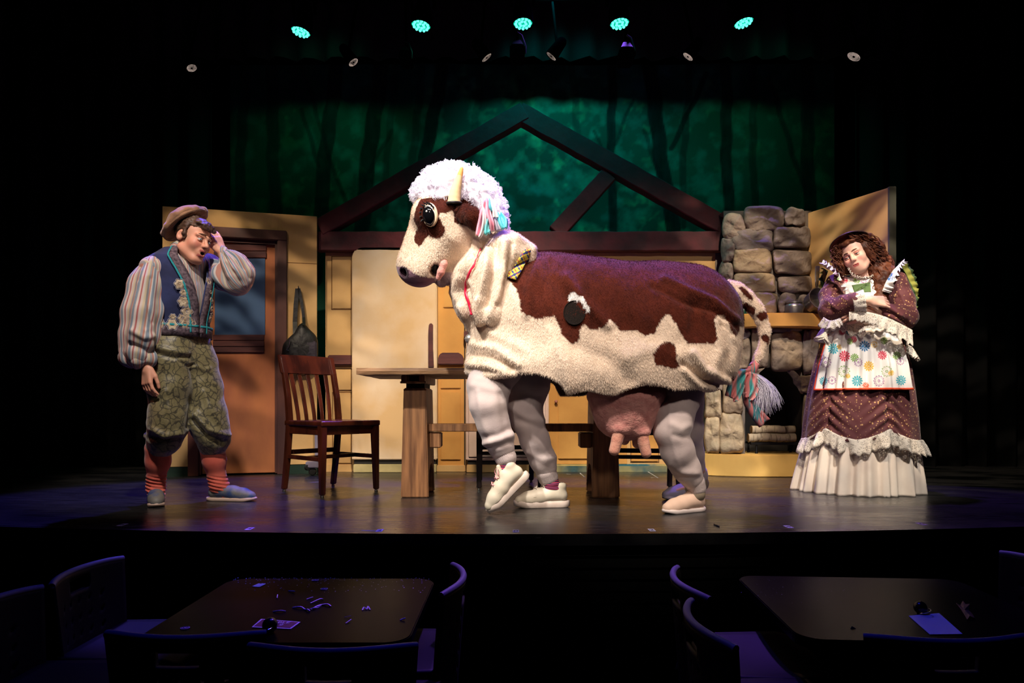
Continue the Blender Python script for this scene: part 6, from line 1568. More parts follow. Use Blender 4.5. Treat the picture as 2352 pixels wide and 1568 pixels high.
    sleeve('sleeve', [pR(486, 612, 3.93, 22), pR(512, 634, 3.91, 28), pR(544, 647, 3.89, 30), pR(550, 630, 3.88, 31), pR(540, 608, 3.87, 25), pR(525, 592, 3.87, 17)], (P(560, 655, 3.89), P(515, 580, 3.87)),
           [([(520, 600), (545, 625), (560, 655)], 4, .008), ([(530, 595), (558, 615), (575, 640)], 4, -.008)])
    s3 = SDF(); s3.cone(P(521, 589, 3.87), P(511, 576, 3.87), R(13.5, 3.74), R(12.5, 3.74), k=0); s3.build('cuff_band', .004, M_shirt, o, uvw=lambda V, N: np.stack([V[:, 0], V[:, 2], V[:, 1]], 1))
    # shirt front and collar
    sh = SDF(); sh.chain([(P(416, 745, 3.80), .110), (chest, .114), (P(418, 640, 3.79), .104)], k=.06, sc=(1.22, .84, 1), yaw=yaw); sh.cone(shR, shL, .066, .066, k=.05); sh.cone(P(412, 600, 3.81), P(418, 578, 3.80), .080, .066, k=.03)
    sh.ell(P(418, 572, 3.80) + fz * .085, (.040, .06, .10), k=.01, rot=(0, 0, yaw), op='s')
    sh.build('shirt', .006, M_shirt, o, uvw=lambda V, N: np.stack([(V @ np.array(-rt)), V[:, 2], V[:, 1]], 1), disp=lambda V, N: .003 * fbm(V * 18, 2))
    # ---- vest: a shell of the torso open in a V at the front
    M_vest = mat('navy_felt', srgb(38, 48, 92), .9, srgb(26, 34, 70), 12, 3, bump=.2, bscale=120, bdist=.002, sheen=.25); M_trim = mat('brown_braid', srgb(112, 96, 104), .9, srgb(58, 46, 56), 60, 2, bump=.5, bscale=160, bdist=.003)
    M_turq = stripes_material('turquoise_braid', srgb(40, 170, 176), srgb(20, 112, 124), 42, axis='Z'); M_flw = mat('cream_applique', srgb(206, 190, 162), .85, srgb(150, 128, 104), 30, 2, bump=.3, bscale=80, bdist=.003)
    
    ctr = [P(415, 768, 3.80), P(416, 740, 3.80), P(418, 700, 3.79), P(418, 660, 3.79), P(416, 628, 3.80), P(413, 600, 3.80), P(412, 574, 3.81)]
    ra = [.168, .165, .174, .182, .192, .180, .088]; rb = [.126, .124, .132, .132, .124, .110, .085]      # side, front radii
    opn = [.03, .05, .14, .27, .42, .60, .80]                                                         # half-opening angle in front
    nz_, nt_ = 44, 72; tz = np.linspace(0, 6, nz_); V = []
    cxs = [np.interp(tz, range(7), [c[i] for c in ctr]) for i in range(3)]; RA = np.interp(tz, range(7), ra); RB = np.interp(tz, range(7), rb); OP = np.interp(tz, range(7), opn)
    def vest_pt(i, th, off=0.0):      # th measured from the front, + to his left
        c = Vector((cxs[0][i], cxs[1][i], cxs[2][i])); d = fz * (math.cos(th) * (RB[i] + off)) - rt * (math.sin(th) * (RA[i] + off))
        if i > 30: pass
        return c + d * (1 + .012 * math.sin(th * 5 + i * .2))
    for i in range(nz_):
        for k in range(nt_):
            th = OP[i] + (2 * PI - 2 * OP[i]) * k / (nt_ - 1); V.append(tuple(vest_pt(i, th)))
    me = np_mesh('vest', np.array(V), grid_mesh(None, nz_, nt_)); vest = link('vest', me, M_vest, o, True); md = vest.modifiers.new('t', 'SOLIDIFY'); md.thickness = .008; md.offset = 1
    bv = BVHTree.FromPolygons(V, [tuple(q_) for q_ in grid_mesh(None, nz_, nt_)])
    def edge_band(name, a0, a1, mt, th, lift, side):       # bands that follow the lapel edge
        Vs = []
        for i in range(nz_):
            for u in (0, .5, 1):
                g_ = OP[i] + a0 + (a1 - a0) * u; Vs.append(tuple(vest_pt(i, g_ * side, lift)))
        q_ = grid_mesh(None, nz_, 3); me = np_mesh(name, np.array(Vs), q_); b_ = link(name, me, mt, vest, True); md = b_.modifiers.new('t', 'SOLIDIFY'); md.thickness = th; md.offset = 0
    for sd in (-1, 1):
        edge_band('braid_border', -.04, .22, M_trim, .008, .012, sd); edge_band('turquoise_braid', .23, .285, M_turq, .005, .014, sd)
    Vs = []; Vt = []
    for k in range(nt_):
        th = OP[0] + (2 * PI - 2 * OP[0]) * k / (nt_ - 1)
        for i in (0, 2, 3): Vs.append(tuple(vest_pt(i, th, .012) + Vector((0, 0, -.02 if i == 0 else 0))))
        for f in (3.3, 4.3): Vt.append(tuple(vest_pt(4, th, .0135) + Vector((0, 0, (f - 3.8) * .012))))
    for nm, vv, w_, mt in (('braid_border', Vs, 3, M_trim), ('turquoise_braid', Vt, 2, M_turq)):
        me = np_mesh(nm, np.array(vv), grid_mesh(None, nt_, w_)); b_ = link(nm, me, mt, vest, True); md = b_.modifiers.new('t', 'SOLIDIFY'); md.thickness = .006; md.offset = 0
    # flower appliques
    zoom = lambda x, y: (240 + x / 3.92, 440 + y / 3.92)
    rnd = random.Random(4)
    for zx, zy, rx_, n_ in [(672, 835, 40, 3), (708, 912, 28, 2), (705, 990, 42, 3), (735, 1075, 44, 4), (765, 1080, 30, 3), (695, 1140, 36, 3), (745, 1150, 44, 4), (715, 1195, 38, 3), (790, 1185, 30, 3), (608, 1198, 44, 3), (513, 1195, 38, 3), (615, 1125, 24, 2), (735, 1040, 26, 2),
                        (922, 815, 34, 3), (935, 905, 24, 2), (938, 975, 30, 3), (942, 1050, 26, 2), (945, 1100, 24, 2), (930, 1145, 28, 2)]:
        x, y = zoom(zx, zy); hp, hn = hit(bv, x, y, .013)
        if hp is None: continue
        Mq = hn.to_track_quat('Z', 'Y').to_matrix(); r = rx_ / 3.92 / F_PX * 3.68
        m = MB(); prof = []
        pet = 6; V_ = []; nn = 24
        for rr, hh in ((1.0, 0), (.95, .004), (.55, .007), (.25, .004), (.0, .006)):
            for k in range(nn):
                a = 2 * PI * k / nn; q_ = rr * r * (1 + .16 * math.cos(a * pet)); V_.append(hp + Mq @ Vector((q_ * math.cos(a), q_ * math.sin(a) * 1.05, hh - .003)))
        m.add(V_, [(i * nn + k, i * nn + (k + 1) % nn, (i + 1) * nn + (k + 1) % nn, (i + 1) * nn + k) for i in range(4) for k in range(nn)])
        fl = m.build('flower_applique', M_flw, vest, True)
        m = MB(); m.tube([hp + Mq @ Vector((r * 1.16 * (1 + .10 * math.cos(a * pet)) * math.cos(a), r * 1.2 * (1 + .10 * math.cos(a * pet)) * math.sin(a), .0)) for a in np.linspace(0, 2 * PI, 31)[:-1]], .0016, 5, closed=True); m.build('stitch_outline', mat('silver_thread', srgb(150, 150, 166), .6) if 'M_thr' not in globals() else M_thr, fl, True)
    # armhole piping
    # ---- breeches
    def brocade():
        m = bpy.data.materials.new('green_brocade'); m.use_nodes = True; nt = m.node_tree; N = nt.nodes; L = nt.links; bs = N['Principled BSDF']; bs.inputs['Roughness'].default_value = .48; bs.inputs['Sheen Weight'].default_value = .3
        tc = N.new('ShaderNodeTexCoord'); nz = N.new('ShaderNodeTexNoise'); nz.inputs['Scale'].default_value = 14; nz.inputs['Detail'].default_value = 2; L.new(tc.outputs['Object'], nz.inputs['Vector'])
        ad = N.new('ShaderNodeMix'); ad.data_type = 'VECTOR'; ad.inputs[0].default_value = .09; L.new(tc.outputs['Object'], ad.inputs[4]); L.new(nz.outputs['Color'], ad.inputs[5])
        vo = N.new('ShaderNodeTexVoronoi'); vo.feature = 'DISTANCE_TO_EDGE'; vo.inputs['Scale'].default_value = 27; L.new(ad.outputs[1], vo.inputs['Vector'])
        r = N.new('ShaderNodeMapRange'); r.inputs[1].default_value = .03; r.inputs[2].default_value = .10; L.new(vo.outputs[0], r.inputs[0])
        v2 = N.new('ShaderNodeTexVoronoi'); v2.feature = 'DISTANCE_TO_EDGE'; v2.inputs['Scale'].default_value = 62; L.new(ad.outputs[1], v2.inputs['Vector'])
        r2 = N.new('ShaderNodeMapRange'); r2.inputs[1].default_value = .0; r2.inputs[2].default_value = .12; r2.inputs[3].default_value = .72; r2.inputs[4].default_value = 1.0; L.new(v2.outputs[0], r2.inputs[0])
        mx = N.new('ShaderNodeMix'); mx.data_type = 'RGBA'; mx.inputs[6].default_value = srgb(62, 58, 40); mx.inputs[7].default_value = srgb(122, 114, 78); L.new(r.outputs[0], mx.inputs[0])
        m2 = N.new('ShaderNodeMix'); m2.data_type = 'RGBA'; m2.blend_type = 'MULTIPLY'; m2.inputs[0].default_value = 1; L.new(mx.outputs[2], m2.inputs[6]); L.new(r2.outputs[0], m2.inputs[7]); L.new(m2.outputs[2], bs.inputs['Base Color']); return m
    br = SDF()
    br.chain([(P(414, 775, 3.80), .114), (P(414, 800, 3.80), .122), (P(414, 825, 3.80), .122)], k=.04, sc=(1.24, .92, 1), yaw=yaw)
    br.chain([pR(392, 800, 3.72, 43), pR(394, 830, 3.73, 46), pR(390, 890, 3.72, 44), pR(386, 950, 3.70, 40), pR(384, 980, 3.70, 40), pR(378, 1008, 3.72, 33), pR(366, 1026, 3.75, 28)], k=.04)
    br.chain([pR(440, 800, 3.87, 42), pR(444, 830, 3.86, 48), pR(462, 890, 3.86, 45), pR(477, 950, 3.86, 41), pR(484, 985, 3.86, 37), pR(490, 1010, 3.88, 31), pR(487, 1022, 3.89, 28)], k=.04)
    br.cone(*[P(340, 1000, 3.80), P(352, 1004, 3.78)], R(9, 3.7), R(16, 3.7), k=.03)
    fl_ = [([(352, 795), (390, 805), (430, 812)], 6, .012), ([(360, 812), (400, 822), (440, 818)], 5, -.010), ([(440, 850), (448, 890), (432, 980)], 5, -.012), ([(450, 950), (480, 985), (520, 998)], 7, .022), ([(445, 965), (475, 1000), (510, 1015)], 6, -.018), ([(350, 985), (375, 1000), (415, 995)], 7, .016), ([(345, 1005), (375, 1012), (410, 1005)], 6, -.014), ([(450, 840), (470, 850), (480, 846)], 5, .010), ([(380, 900), (395, 960), (385, 1000)], 8, .008), ([(470, 900), (485, 940), (505, 975)], 8, .008), ([(415, 830), (430, 842), (446, 838)], 4, -.010)]
    def bdisp(V, N):
        px, py = px_of(V); dd = .006 * fbm(V * 9, 3)
        for line, w_, a in fl_: dd = dd + ridge(px, py, line, w_, a) * (N[:, 1] < .3)
        return dd
    M_br = brocade(); brc = br.build('breeches', .0055, M_br, o, disp=bdisp)
    for a, b, da, db, r in ((P(366, 1020, 3.75), P(364, 1032, 3.76), 0, 0, .068), (P(487, 1014, 3.89), P(488, 1032, 3.90), 0, 0, .066)):
        s4 = SDF(); s4.cone(a, b, r, r * .96, k=0); s4.build('knee_band', .005, M_br, brc)
    # ---- stockings and shoes
    M_stk = mat('coral_stocking', srgb(214, 104, 84), .9, srgb(196, 88, 72), 12, 3, bump=.15, bscale=200, bdist=.001, sheen=.2)
    for pts, rl in (([(364, 1030, 29, 3.76), (363, 1060, 26, 3.78), (359, 1095, 19, 3.80), (358, 1118, 19, 3.81), (360, 1142, 17, 3.77)], 1), ([(487, 1026, 28, 3.90), (492, 1058, 25, 3.91), (498, 1095, 19, 3.93), (503, 1114, 19.5, 3.93), (520, 1130, 15, 3.93)], 1)):
        s5 = SDF(); s5.chain([(P(x, y, d), R(r, d)) for x, y, r, d in pts], k=.02)
        zl = ZW(pts[2][1] - 3, pts[2][3])
        s5.build('stocking', .0045, M_stk, o, disp=lambda V, N: .0035 * np.sin(V[:, 2] * 320 + 40 * V[:, 0] * 2) * np.clip((zl + .01 - V[:, 2]) * 40, 0, 1))
    def painted_canvas():
        m = mat('painted_canvas', srgb(52, 74, 120), .6, srgb(112, 110, 104), 13, 4, (1, 1, 1), .1, 60, .002, lo=.42, hi=.58); return m
    M_cv = painted_canvas(); M_ps = mat('pinkish_sole', srgb(206, 178, 160), .6)
    shR_ = shoe(o, (XW(359, 3.89), 3.88, 0), (XW(362, 3.62) - XW(359, 3.88), -.26, 0), .262, (M_cv, M_ps), .018, collar=False)
    shL_ = shoe(o, (XW(473, 3.93), 3.935, 0), (1, -.08, 0), .302, (M_cv, M_ps), .018, collar=False)
    return o
man = build_man()
# ---------------------------------------------------------------- the woman at the right
def build_woman():
    Dw = 4.38; yaw = math.radians(-27); fz = Vector((math.sin(yaw), -math.cos(yaw), 0))
    HM = Matrix.Translation(P(1964, 586, 4.32)) @ Matrix.Rotation(math.radians(-44), 4, 'Z') @ Matrix.Rotation(math.radians(-21), 4, 'Y') @ Matrix.Rotation(math.radians(13), 4, 'X') @ Matrix.Scale(.96, 4)
    pel, waist, bust, neck = P(1984, 800, Dw), P(1985, 742, Dw), P(1986, 690, Dw - .01), P(1988, 636, Dw + .01)
    shR, shL = P(1920, 660, Dw + .06), P(2056, 654, Dw - .08)
    elR, wrR = P(1911, 716, 4.27), P(1997, 690, 4.10)
    elL, wrL = P(2088, 736, 4.18), P(1992, 715, 4.15)
    s = SDF()
    s.cone(HM @ Vector((0, .02, -.06)), neck + Vector((0, .0, -.02)), .046, .052, k=.025)
    s.chain([(pel, .13), (waist, .10), (bust, .112), (P(1987, 660, Dw), .09)], k=.06, sc=(1.25, .9, 1), yaw=yaw)
    s.cone(shR, shL, .05, .05, k=.05)
    s.chain([(shR, .05), (elR, .038), (wrR, .026)], k=.03); s.chain([(shL, .05), (elL, .038), (wrL, .026)], k=.03)
    for sx in (-1, 1): s.chain([(P(1984 + sx * 30, 810, Dw), .09), (P(1984 + sx * 38, 970, Dw), .058), (P(1984 + sx * 60, 1104, Dw + .05), .034), (P(1984 + sx * 64, 1122, Dw - .07), .026)], k=.03)
    head_prims(s, HM, 0.0, True)
    hR = frame(wrR, (.92, .10, -.06), (.05, -.9, .45)); hand(s, hR, -1, (.25, .4, .4), (.4, -.5))
    hL = frame(wrL, (-.95, .05, -.1), (.0, -.9, .4)); hand(s, hL, 1, (.25, .4, .4), (.4, -.5))
    V, Q = s.verts(.004); V = relax_mesh(V, Q, 1); me = np_mesh('person', V, Q)
    set_col(me, face_color(V, HM, srgb(232, 182, 160)[:3], srgb(176, 84, 80)[:3], srgb(220, 120, 118)[:3]))
    o = link('person', me, mat('woman_skin', (1, 1, 1, 1), .5, attr='col', sss=.1), None, True)
    tag(o, 'woman in brown dotted dress and flowered apron with crossed arms, looking down', 'person')
    eyes(o, HM, (-.1, -.6), .86, srgb(70, 60, 50), mat('lid_w', srgb(214, 156, 140), .5), mat('brow_w', srgb(110, 70, 50), .8), .003, mat('lid_shadow', srgb(186, 118, 104), .5))
    # ---- dress fabric
    def dots(name, base, dot, scale, size):
        m = bpy.data.materials.new(name); m.use_nodes = True; nt = m.node_tree; N = nt.nodes; L = nt.links; bs = N['Principled BSDF']; bs.inputs['Roughness'].default_value = .75; bs.inputs['Sheen Weight'].default_value = .15
        tc = N.new('ShaderNodeTexCoord'); vo = N.new('ShaderNodeTexVoronoi'); vo.inputs['Scale'].default_value = scale; L.new(tc.outputs['Object'], vo.inputs['Vector'])
        sz = N.new('ShaderNodeSeparateColor'); L.new(vo.outputs['Color'], sz.inputs[0])
        mu = N.new('ShaderNodeMath'); mu.operation = 'MULTIPLY_ADD'; mu.inputs[1].default_value = size; mu.inputs[2].default_value = size * .35; L.new(sz.outputs[0], mu.inputs[0])
        lt = N.new('ShaderNodeMath'); lt.operation = 'LESS_THAN'; L.new(vo.outputs['Distance'], lt.inputs[0]); L.new(mu.outputs[0], lt.inputs[1])
        mx = N.new('ShaderNodeMix'); mx.data_type = 'RGBA'; L.new(lt.outputs[0], mx.inputs[0]); mx.inputs[6].default_value = base; mx.inputs[7].default_value = dot; L.new(mx.outputs[2], bs.inputs['Base Color']); return m
    M_dress = dots('dotted_calico', srgb(96, 42, 46), srgb(206, 160, 104), 66, .26)
    def lace_mat(name, c, alpha):
        m = mat(name, c, .9, bump=.6, bscale=120, bdist=.004); nt = m.node_tree; N = nt.nodes; L = nt.links
        tc = N.new('ShaderNodeTexCoord'); vo = N.new('ShaderNodeTexVoronoi'); vo.inputs['Scale'].default_value = 95; vo.feature = 'DISTANCE_TO_EDGE'; L.new(tc.outputs['Object'], vo.inputs['Vector'])
        nz = N.new('ShaderNodeTexNoise'); nz.inputs['Scale'].default_value = 48; nz.inputs['Detail'].default_value = 2; L.new(tc.outputs['Object'], nz.inputs['Vector'])
        r = N.new('ShaderNodeMapRange'); r.inputs[1].default_value = .10; r.inputs[2].default_value = .16; r.inputs[3].default_value = 1; r.inputs[4].default_value = alpha; L.new(vo.outputs[0], r.inputs[0])
        g = N.new('ShaderNodeMath'); g.operation = 'GREATER_THAN'; g.inputs[1].default_value = .52; L.new(nz.outputs['Fac'], g.inputs[0])
        mx = N.new('ShaderNodeMath'); mx.operation = 'MAXIMUM'; L.new(r.outputs[0], mx.inputs[0]); L.new(g.outputs[0], mx.inputs[1]); L.new(mx.outputs[0], N['Principled BSDF'].inputs['Alpha']); return m
    M_lace = lace_mat('cream_lace', srgb(232, 220, 206), .35); M_pet = mat('ivory_cotton', srgb(236, 222, 208), .85, srgb(222, 204, 190), 5, 3, bump=.12, bscale=60, bdist=.003)
    # bodice and sleeves
    bd = SDF(); bd.chain([(P(1985, 765, Dw), .118), (waist, .112), (bust, .128), (P(1987, 662, Dw), .105)], k=.06, sc=(1.25, .92, 1), yaw=yaw); bd.cone(shR, shL, .06, .06, k=.05); bd.cone(P(1988, 650, Dw), P(1987, 634, Dw), .07, .058, k=.03)
    bd.ell(P(1980, 628, Dw - .10), (.05, .07, .035), k=.02, op='s')
    bd.build('bodice', .006, M_dress, o, disp=lambda V, N: .003 * fbm(V * 14, 2))
    pp = lambda x, y, d, r: (P(x, y, d), R(r, d))
    def fold(lines):
        def f(V, N):
            px, py = px_of(V); dd = .004 * fbm(V * 16, 3)
            for l, w_, a in lines: dd = dd + ridge(px, py, l, w_, a) * (N[:, 1] < .3)
            return dd
        return f
    sl = SDF(); sl.chain([pp(1922, 652, 4.43, 24), pp(1910, 680, 4.35, 25), pp(1911, 712, 4.27, 26), pp(1940, 702, 4.19, 23), pp(1966, 692, 4.12, 21)], k=.03)
    sl.build('sleeve', .005, M_dress, o, disp=fold([([(1896, 690), (1912, 700), (1925, 712)], 4, .007), ([(1895, 705), (1915, 715)], 4, -.006), ([(1930, 680), (1945, 690)], 4, .005), ([(1920, 660), (1905, 690)], 4, .005)]))
    sr = SDF(); sr.chain([pp(2054, 648, 4.31, 26), pp(2070, 690, 4.25, 26), pp(2082, 730, 4.19, 23), pp(2058, 724, 4.16, 20), pp(2026, 708, 4.15, 17)], k=.03)
    sr.build('sleeve', .005, M_dress, o, disp=fold([([(2010, 700), (2040, 706), (2070, 725)], 4, .008), ([(2015, 715), (2050, 720), (2080, 740)], 4, -.007), ([(2060, 660), (2080, 700), (2090, 740)], 5, .006), ([(2030, 720), (2060, 735), (2085, 755)], 4, .006)]))
    # ---- skirts: closed lofts
    def ring_loft(name, zs, cx, rx, ry, pleat, mt, n=220, thick=.003, th0=0, th1=2 * PI, zoff=None, off=0.0, col=None, parent=o, ph=0.0):
        k = len(zs); V = []; closed = (th1 - th0) > 6.2; ths = np.linspace(th0, th1, n, endpoint=not closed)
        T, I = np.meshgrid(ths, np.arange(k), indexing='ij'); zs = np.array(zs); 
        Z = zs[I]; pl = np.array(pleat)[I]
        wob = np.sin(T * 17 + ph) * .5 + np.sin(T * 29 + 1.3 + ph) * .35 + np.sin(T * 43 + .4) * .2 + .35 * vnoise(np.stack([T.ravel() * 3, Z.ravel() * 3, 0 * Z.ravel() + ph], 1)).reshape(T.shape)
        rX = np.array(rx)[I] + pl * wob + off; rY = np.array(ry)[I] + pl * wob + off
        X = np.array(cx)[I] + rX * np.sin(T); Y = Dw + .02 - rY * np.cos(T)
        if zoff is not None: Z = Z + zoff(T, I / (k - 1))
        P_ = np.stack([X, Y, Z], -1).reshape(-1, 3); me = np_mesh(name, P_, grid_mesh(None, n, k, closed_u=closed))
        if col is not None: set_col(me, col(P_))
        ob = link(name, me, mt, parent, True); md = ob.modifiers.new('t', 'SOLIDIFY'); md.thickness = thick; md.offset = 1; return ob
    lerp = lambda a, b, n: np.linspace(a, b, n)
    def prof(tab, n):     # tab rows: y px, cx px, rx px, ry px, pleat m
        t = np.linspace(0, len(tab) - 1, n); c = [np.interp(t, range(len(tab)), [r_[i] for r_ in tab]) for i in range(5)]
        return [ZW(y, Dw) for y in c[0]], [XW(x, Dw) for x in c[1]], [R(r_, Dw) for r_ in c[2]], [R(r_, Dw) for r_ in c[3]], list(c[4])
    # swag of the overskirt hem: lifted at two gathers
    gat = (-1.0, .06)
    def swag(T, f):
        a = np.zeros_like(T)
        for g_ in gat: a = np.maximum(a, np.exp(-(np.abs(T - g_) / .30) ** 1.3))
        a = np.maximum(a, .8 * np.exp(-(np.abs(T - PI) / .5) ** 1.3)); return a * .075 * np.clip((f - .35) / .65, 0, 1) ** 1.5
    pt = prof([(930, 1982, 112, 92, .004), (985, 1980, 106, 88, .010), (1040, 1978, 126, 104, .022), (1090, 1976, 135, 112, .030), (1127, 1974, 140, 118, .036)], 30)
    ring_loft('petticoat', *pt[:1], pt[1], pt[2], pt[3], pt[4], M_pet, 300)
    ov = prof([(738, 1985, 66, 56, .004), (775, 1984, 84, 74, .006), (840, 1984, 104, 90, .008), (900, 1982, 114, 98, .008), (960, 1981, 122, 104, .007), (1016, 1980, 127, 108, .006)], 60)
    def skirt(name, pr_, mt, nn=420):
        zs, cx, rx, ry, pl = [np.array(v) for v in pr_]; k = len(zs); ths = np.linspace(0, 2 * PI, nn, endpoint=False) - PI; T, I = np.meshgrid(ths, np.arange(k), indexing='ij'); f = I / (k - 1)
        lift = swag(T, f); Z = zs[I] + lift
        ruch = np.zeros_like(T)
        for g_ in gat:
            dth = T - g_; env = np.exp(-(dth / .34) ** 2) * np.clip((f - .45) / .3, 0, 1); ruch += env * .010 * np.sin((Z * 95 + np.abs(dth) * 26)) ; ruch -= np.exp(-(dth / .045) ** 2) * .020 * np.clip((f - .4) / .5, 0, 1)
        wob = np.sin(T * 9 + 1) * .5 + np.sin(T * 16) * .35 + .5 * vnoise(np.stack([T.ravel() * 2.2, Z.ravel() * 2, 0 * Z.ravel()], 1)).reshape(T.shape)
        X = cx[I] + (rx[I] + pl[I] * wob * 1.4 + ruch) * np.sin(T); Y = Dw + .02 - (ry[I] + pl[I] * wob * 1.4 + ruch) * np.cos(T)
        P_ = np.stack([X, Y, Z], -1).reshape(-1, 3); me = np_mesh(name, P_, grid_mesh(None, nn, k, closed_u=True)); ob = link(name, me, mt, o, True); md = ob.modifiers.new('t', 'SOLIDIFY'); md.thickness = .004; md.offset = 1; return ob
    skirt('overskirt', ov, M_dress)
    lt = prof([(1008, 1980, 124, 105, .004), (1022, 1980, 128, 109, .022), (1042, 1980, 132, 112, .036)], 8)
    ring_loft('lace_trim', *lt[:1], lt[1], lt[2], lt[3], lt[4], M_lace, 420, .002, zoff=lambda T, f: swag(np.where(T > PI, T - 2 * PI, T), np.ones_like(T)) + .008 * np.sin(T * 47) * f, ph=2.0, off=.012)
    # ---- apron with printed flowers
    flowers = []; zf = lambda x, y: (1780 + x / 4.126, 500 + y / 4.126); zg_ = lambda x, y: (1780 + x / 4.126, 780 + y / 4.126)
    TEAL, RED, GRN, YEL, BLU, PUR, ORG = srgb(52, 168, 186), srgb(214, 52, 84), srgb(120, 160, 66), srgb(226, 176, 42), srgb(48, 112, 160), srgb(150, 96, 152), srgb(224, 84, 44)
    for (x, y), r, c, out in [(zf(710, 1080), 9, TEAL, 0), (zf(635, 1080), 8, RED, 0), (zf(748, 1150), 8, RED, 0), (zf(710, 1170), 8, GRN, 0), (zf(553, 1240), 13, TEAL, 0), (zf(610, 1225), 6, YEL, 0), (zf(850, 1215), 13, BLU, 0), (zf(940, 1200), 7, YEL, 1), (zf(1035, 1165), 9, GRN, 0),
                        (zf(660, 1310), 13, RED, 0), (zf(755, 1325), 10, GRN, 0), (zf(480, 1370), 12, PUR, 1), (zf(1018, 1300), 11, RED, 0), (zf(1155, 1305), 10, GRN, 0), (zf(890, 1405), 12, YEL, 0), (zf(655, 1455), 13, GRN, 1), (zf(1060, 1455), 12, GRN, 1), (zf(1100, 1470), 7, YEL, 0), (zf(1190, 1360), 8, PUR, 1), (zf(790, 1370), 9, PUR, 1),
                        (zf(690, 1500), 6, YEL, 0), (zf(460, 1545), 10, TEAL, 0), (zf(540, 1540), 9, PUR, 1), (zf(780, 1545), 13, TEAL, 0), (zf(985, 1545), 12, PUR, 1), (zf(1195, 1540), 12, TEAL, 0), (zf(860, 1590), 8, ORG, 0),
                        (zf(690, 530), 9, TEAL, 0), (zf(660, 590), 8, RED, 0), (zf(775, 590), 9, GRN, 0), (zf(840, 590), 7, PUR, 1), (zf(1090, 560), 11, BLU, 0), (zf(590, 590), 6, GRN, 0), (zf(560, 510), 7, PUR, 1)]:
        flowers.append((x, y, r, np.array(c[:3]), out))
    def print_col(P_):
        px, py = px_of(P_); C = np.tile(np.array(srgb(240, 234, 230)[:3]), (len(P_), 1))
        for x, y, r, c, out in flowers:
            dx, dy = px - x, py - y; rr = np.hypot(dx, dy); an = np.arctan2(dy, dx); pet = np.abs(np.cos(an * 6)); lim = r * (.55 + .45 * pet ** .7)
            m = (rr < lim) & ((pet > .35) | (rr < r * .3)) & (rr > r * .12) if not out else (np.abs(rr - lim) < 1.0) | (np.abs(rr - r * .2) < .8)
            C[m] = c
        return C
    M_print = mat('flower_print', (1, 1, 1, 1), .8, attr='col', bump=.1, bscale=50, bdist=.003)
    ap = prof([(738, 1985, 68, 60, .004), (775, 1984, 87, 79, .012), (840, 1984, 107, 96, .018), (895, 1983, 117, 104, .022)], 150)
    t0, t1 = -1.37, .54
    apron = ring_loft('apron', *ap[:1], ap[1], ap[2], ap[3], ap[4], M_print, 330, .003, t0, t1, off=.010, col=print_col)
    # orange binding on three sides, laid on the apron's own edge
    pv = np.array([v.co for v in apron.data.vertices]).reshape(330, 150, 3); edge = np.concatenate([pv[0, 40:, :], pv[:, -1, :], pv[-1, 40:, :][::-1]])
    m = MB(); m.tube([tuple(v) for v in edge[::2]], .0065, 6); m.build('orange_binding', mat('orange_binding', srgb(230, 76, 34), .7), apron, True)
    # peplum of lace at the waist
    pe = prof([(736, 1985, 70, 62, .004), (752, 1984, 84, 77, .010), (770, 1984, 95, 88, .018)], 12)
    ring_loft('lace_peplum', *pe[:1], pe[1], pe[2], pe[3], pe[4], M_lace, 330, .002, -2.0, 1.15, off=.012, zoff=lambda T, f: f * (.03 * np.sin(T * 5 + .6) + .012 * np.sin(T * 31)), ph=1.0)
    # ---- bib, green panel, shoulder ruffles
    bvb = BVHTree.FromPolygons([tuple(v) for v in (lambda vq: vq[0])(bd.verts(.012))], [tuple(q_) for q_ in bd.verts(.012)[1]])
    def patch(name, quad, mt, off, n=30, col=None, parent=o, wave=0.0):
        a, b, c, d = [np.array(q_, float) for q_ in quad]; Vs = []
        for i in range(n):
            u = i / (n - 1)
            for j in range(n):
                v = j / (n - 1); q_ = (a * (1 - u) + b * u) * (1 - v) + (d * (1 - u) + c * u) * v; hp, hn = hit(bvb, q_[0], q_[1], off + wave * math.sin(u * 22) * v)
                if hp is None: hp = P(q_[0], q_[1], 4.33)
                Vs.append(tuple(hp))
        me = np_mesh(name, np.array(Vs), grid_mesh(None, n, n))
        if col is not None: set_col(me, col(np.array(Vs)))
        ob = link(name, me, mt, parent, True); md = ob.modifiers.new('t', 'SOLIDIFY'); md.thickness = .003; md.offset = 0; return ob
    patch('apron_bib', [(1936, 634), (2014, 640), (2020, 700), (1946, 700)], M_print, .010, 60, print_col)
    patch('green_panel', [(1958, 657), (1998, 651), (2000, 672), (1964, 674)], mat('green_cotton', srgb(96, 122, 72), .85), .0115, 14)
    def ruffle(name, path, w0, w1, mt, n=90, amp=.014, freq=46, outd=(0, -1, 0), col=None, parent=o, thick=.002):
        sp = [Vector(v) for v in smooth_poly([tuple(v) for v in path], 12, False)]; Vs = []; k = len(sp); m_ = 9
        for i, p in enumerate(sp):
            t = (sp[min(i + 1, k - 1)] - sp[max(i - 1, 0)]).normalized(); od = Vector(outd[0]).lerp(Vector(outd[1]), i / (k - 1)) if hasattr(outd[0], '__len__') else Vector(outd)
            od = (od - t * od.dot(t)).normalized(); nn = t.cross(od); w_ = w0 + (w1 - w0) * i / (k - 1)
            for j in range(m_):
                f = j / (m_ - 1); Vs.append(tuple(p + od * w_ * f * (1 + .12 * math.sin(i * freq / 20)) + nn * amp * f * math.sin(i * freq / k + .5 * math.sin(i * .3)) ))
        me = np_mesh(name, np.array(Vs), grid_mesh(None, k, m_))
        if col is not None: set_col(me, col(np.array(Vs)))
        ob = link(name, me, mt, parent, True); md = ob.modifiers.new('t', 'SOLIDIFY'); md.thickness = thick; md.offset = 0; return ob
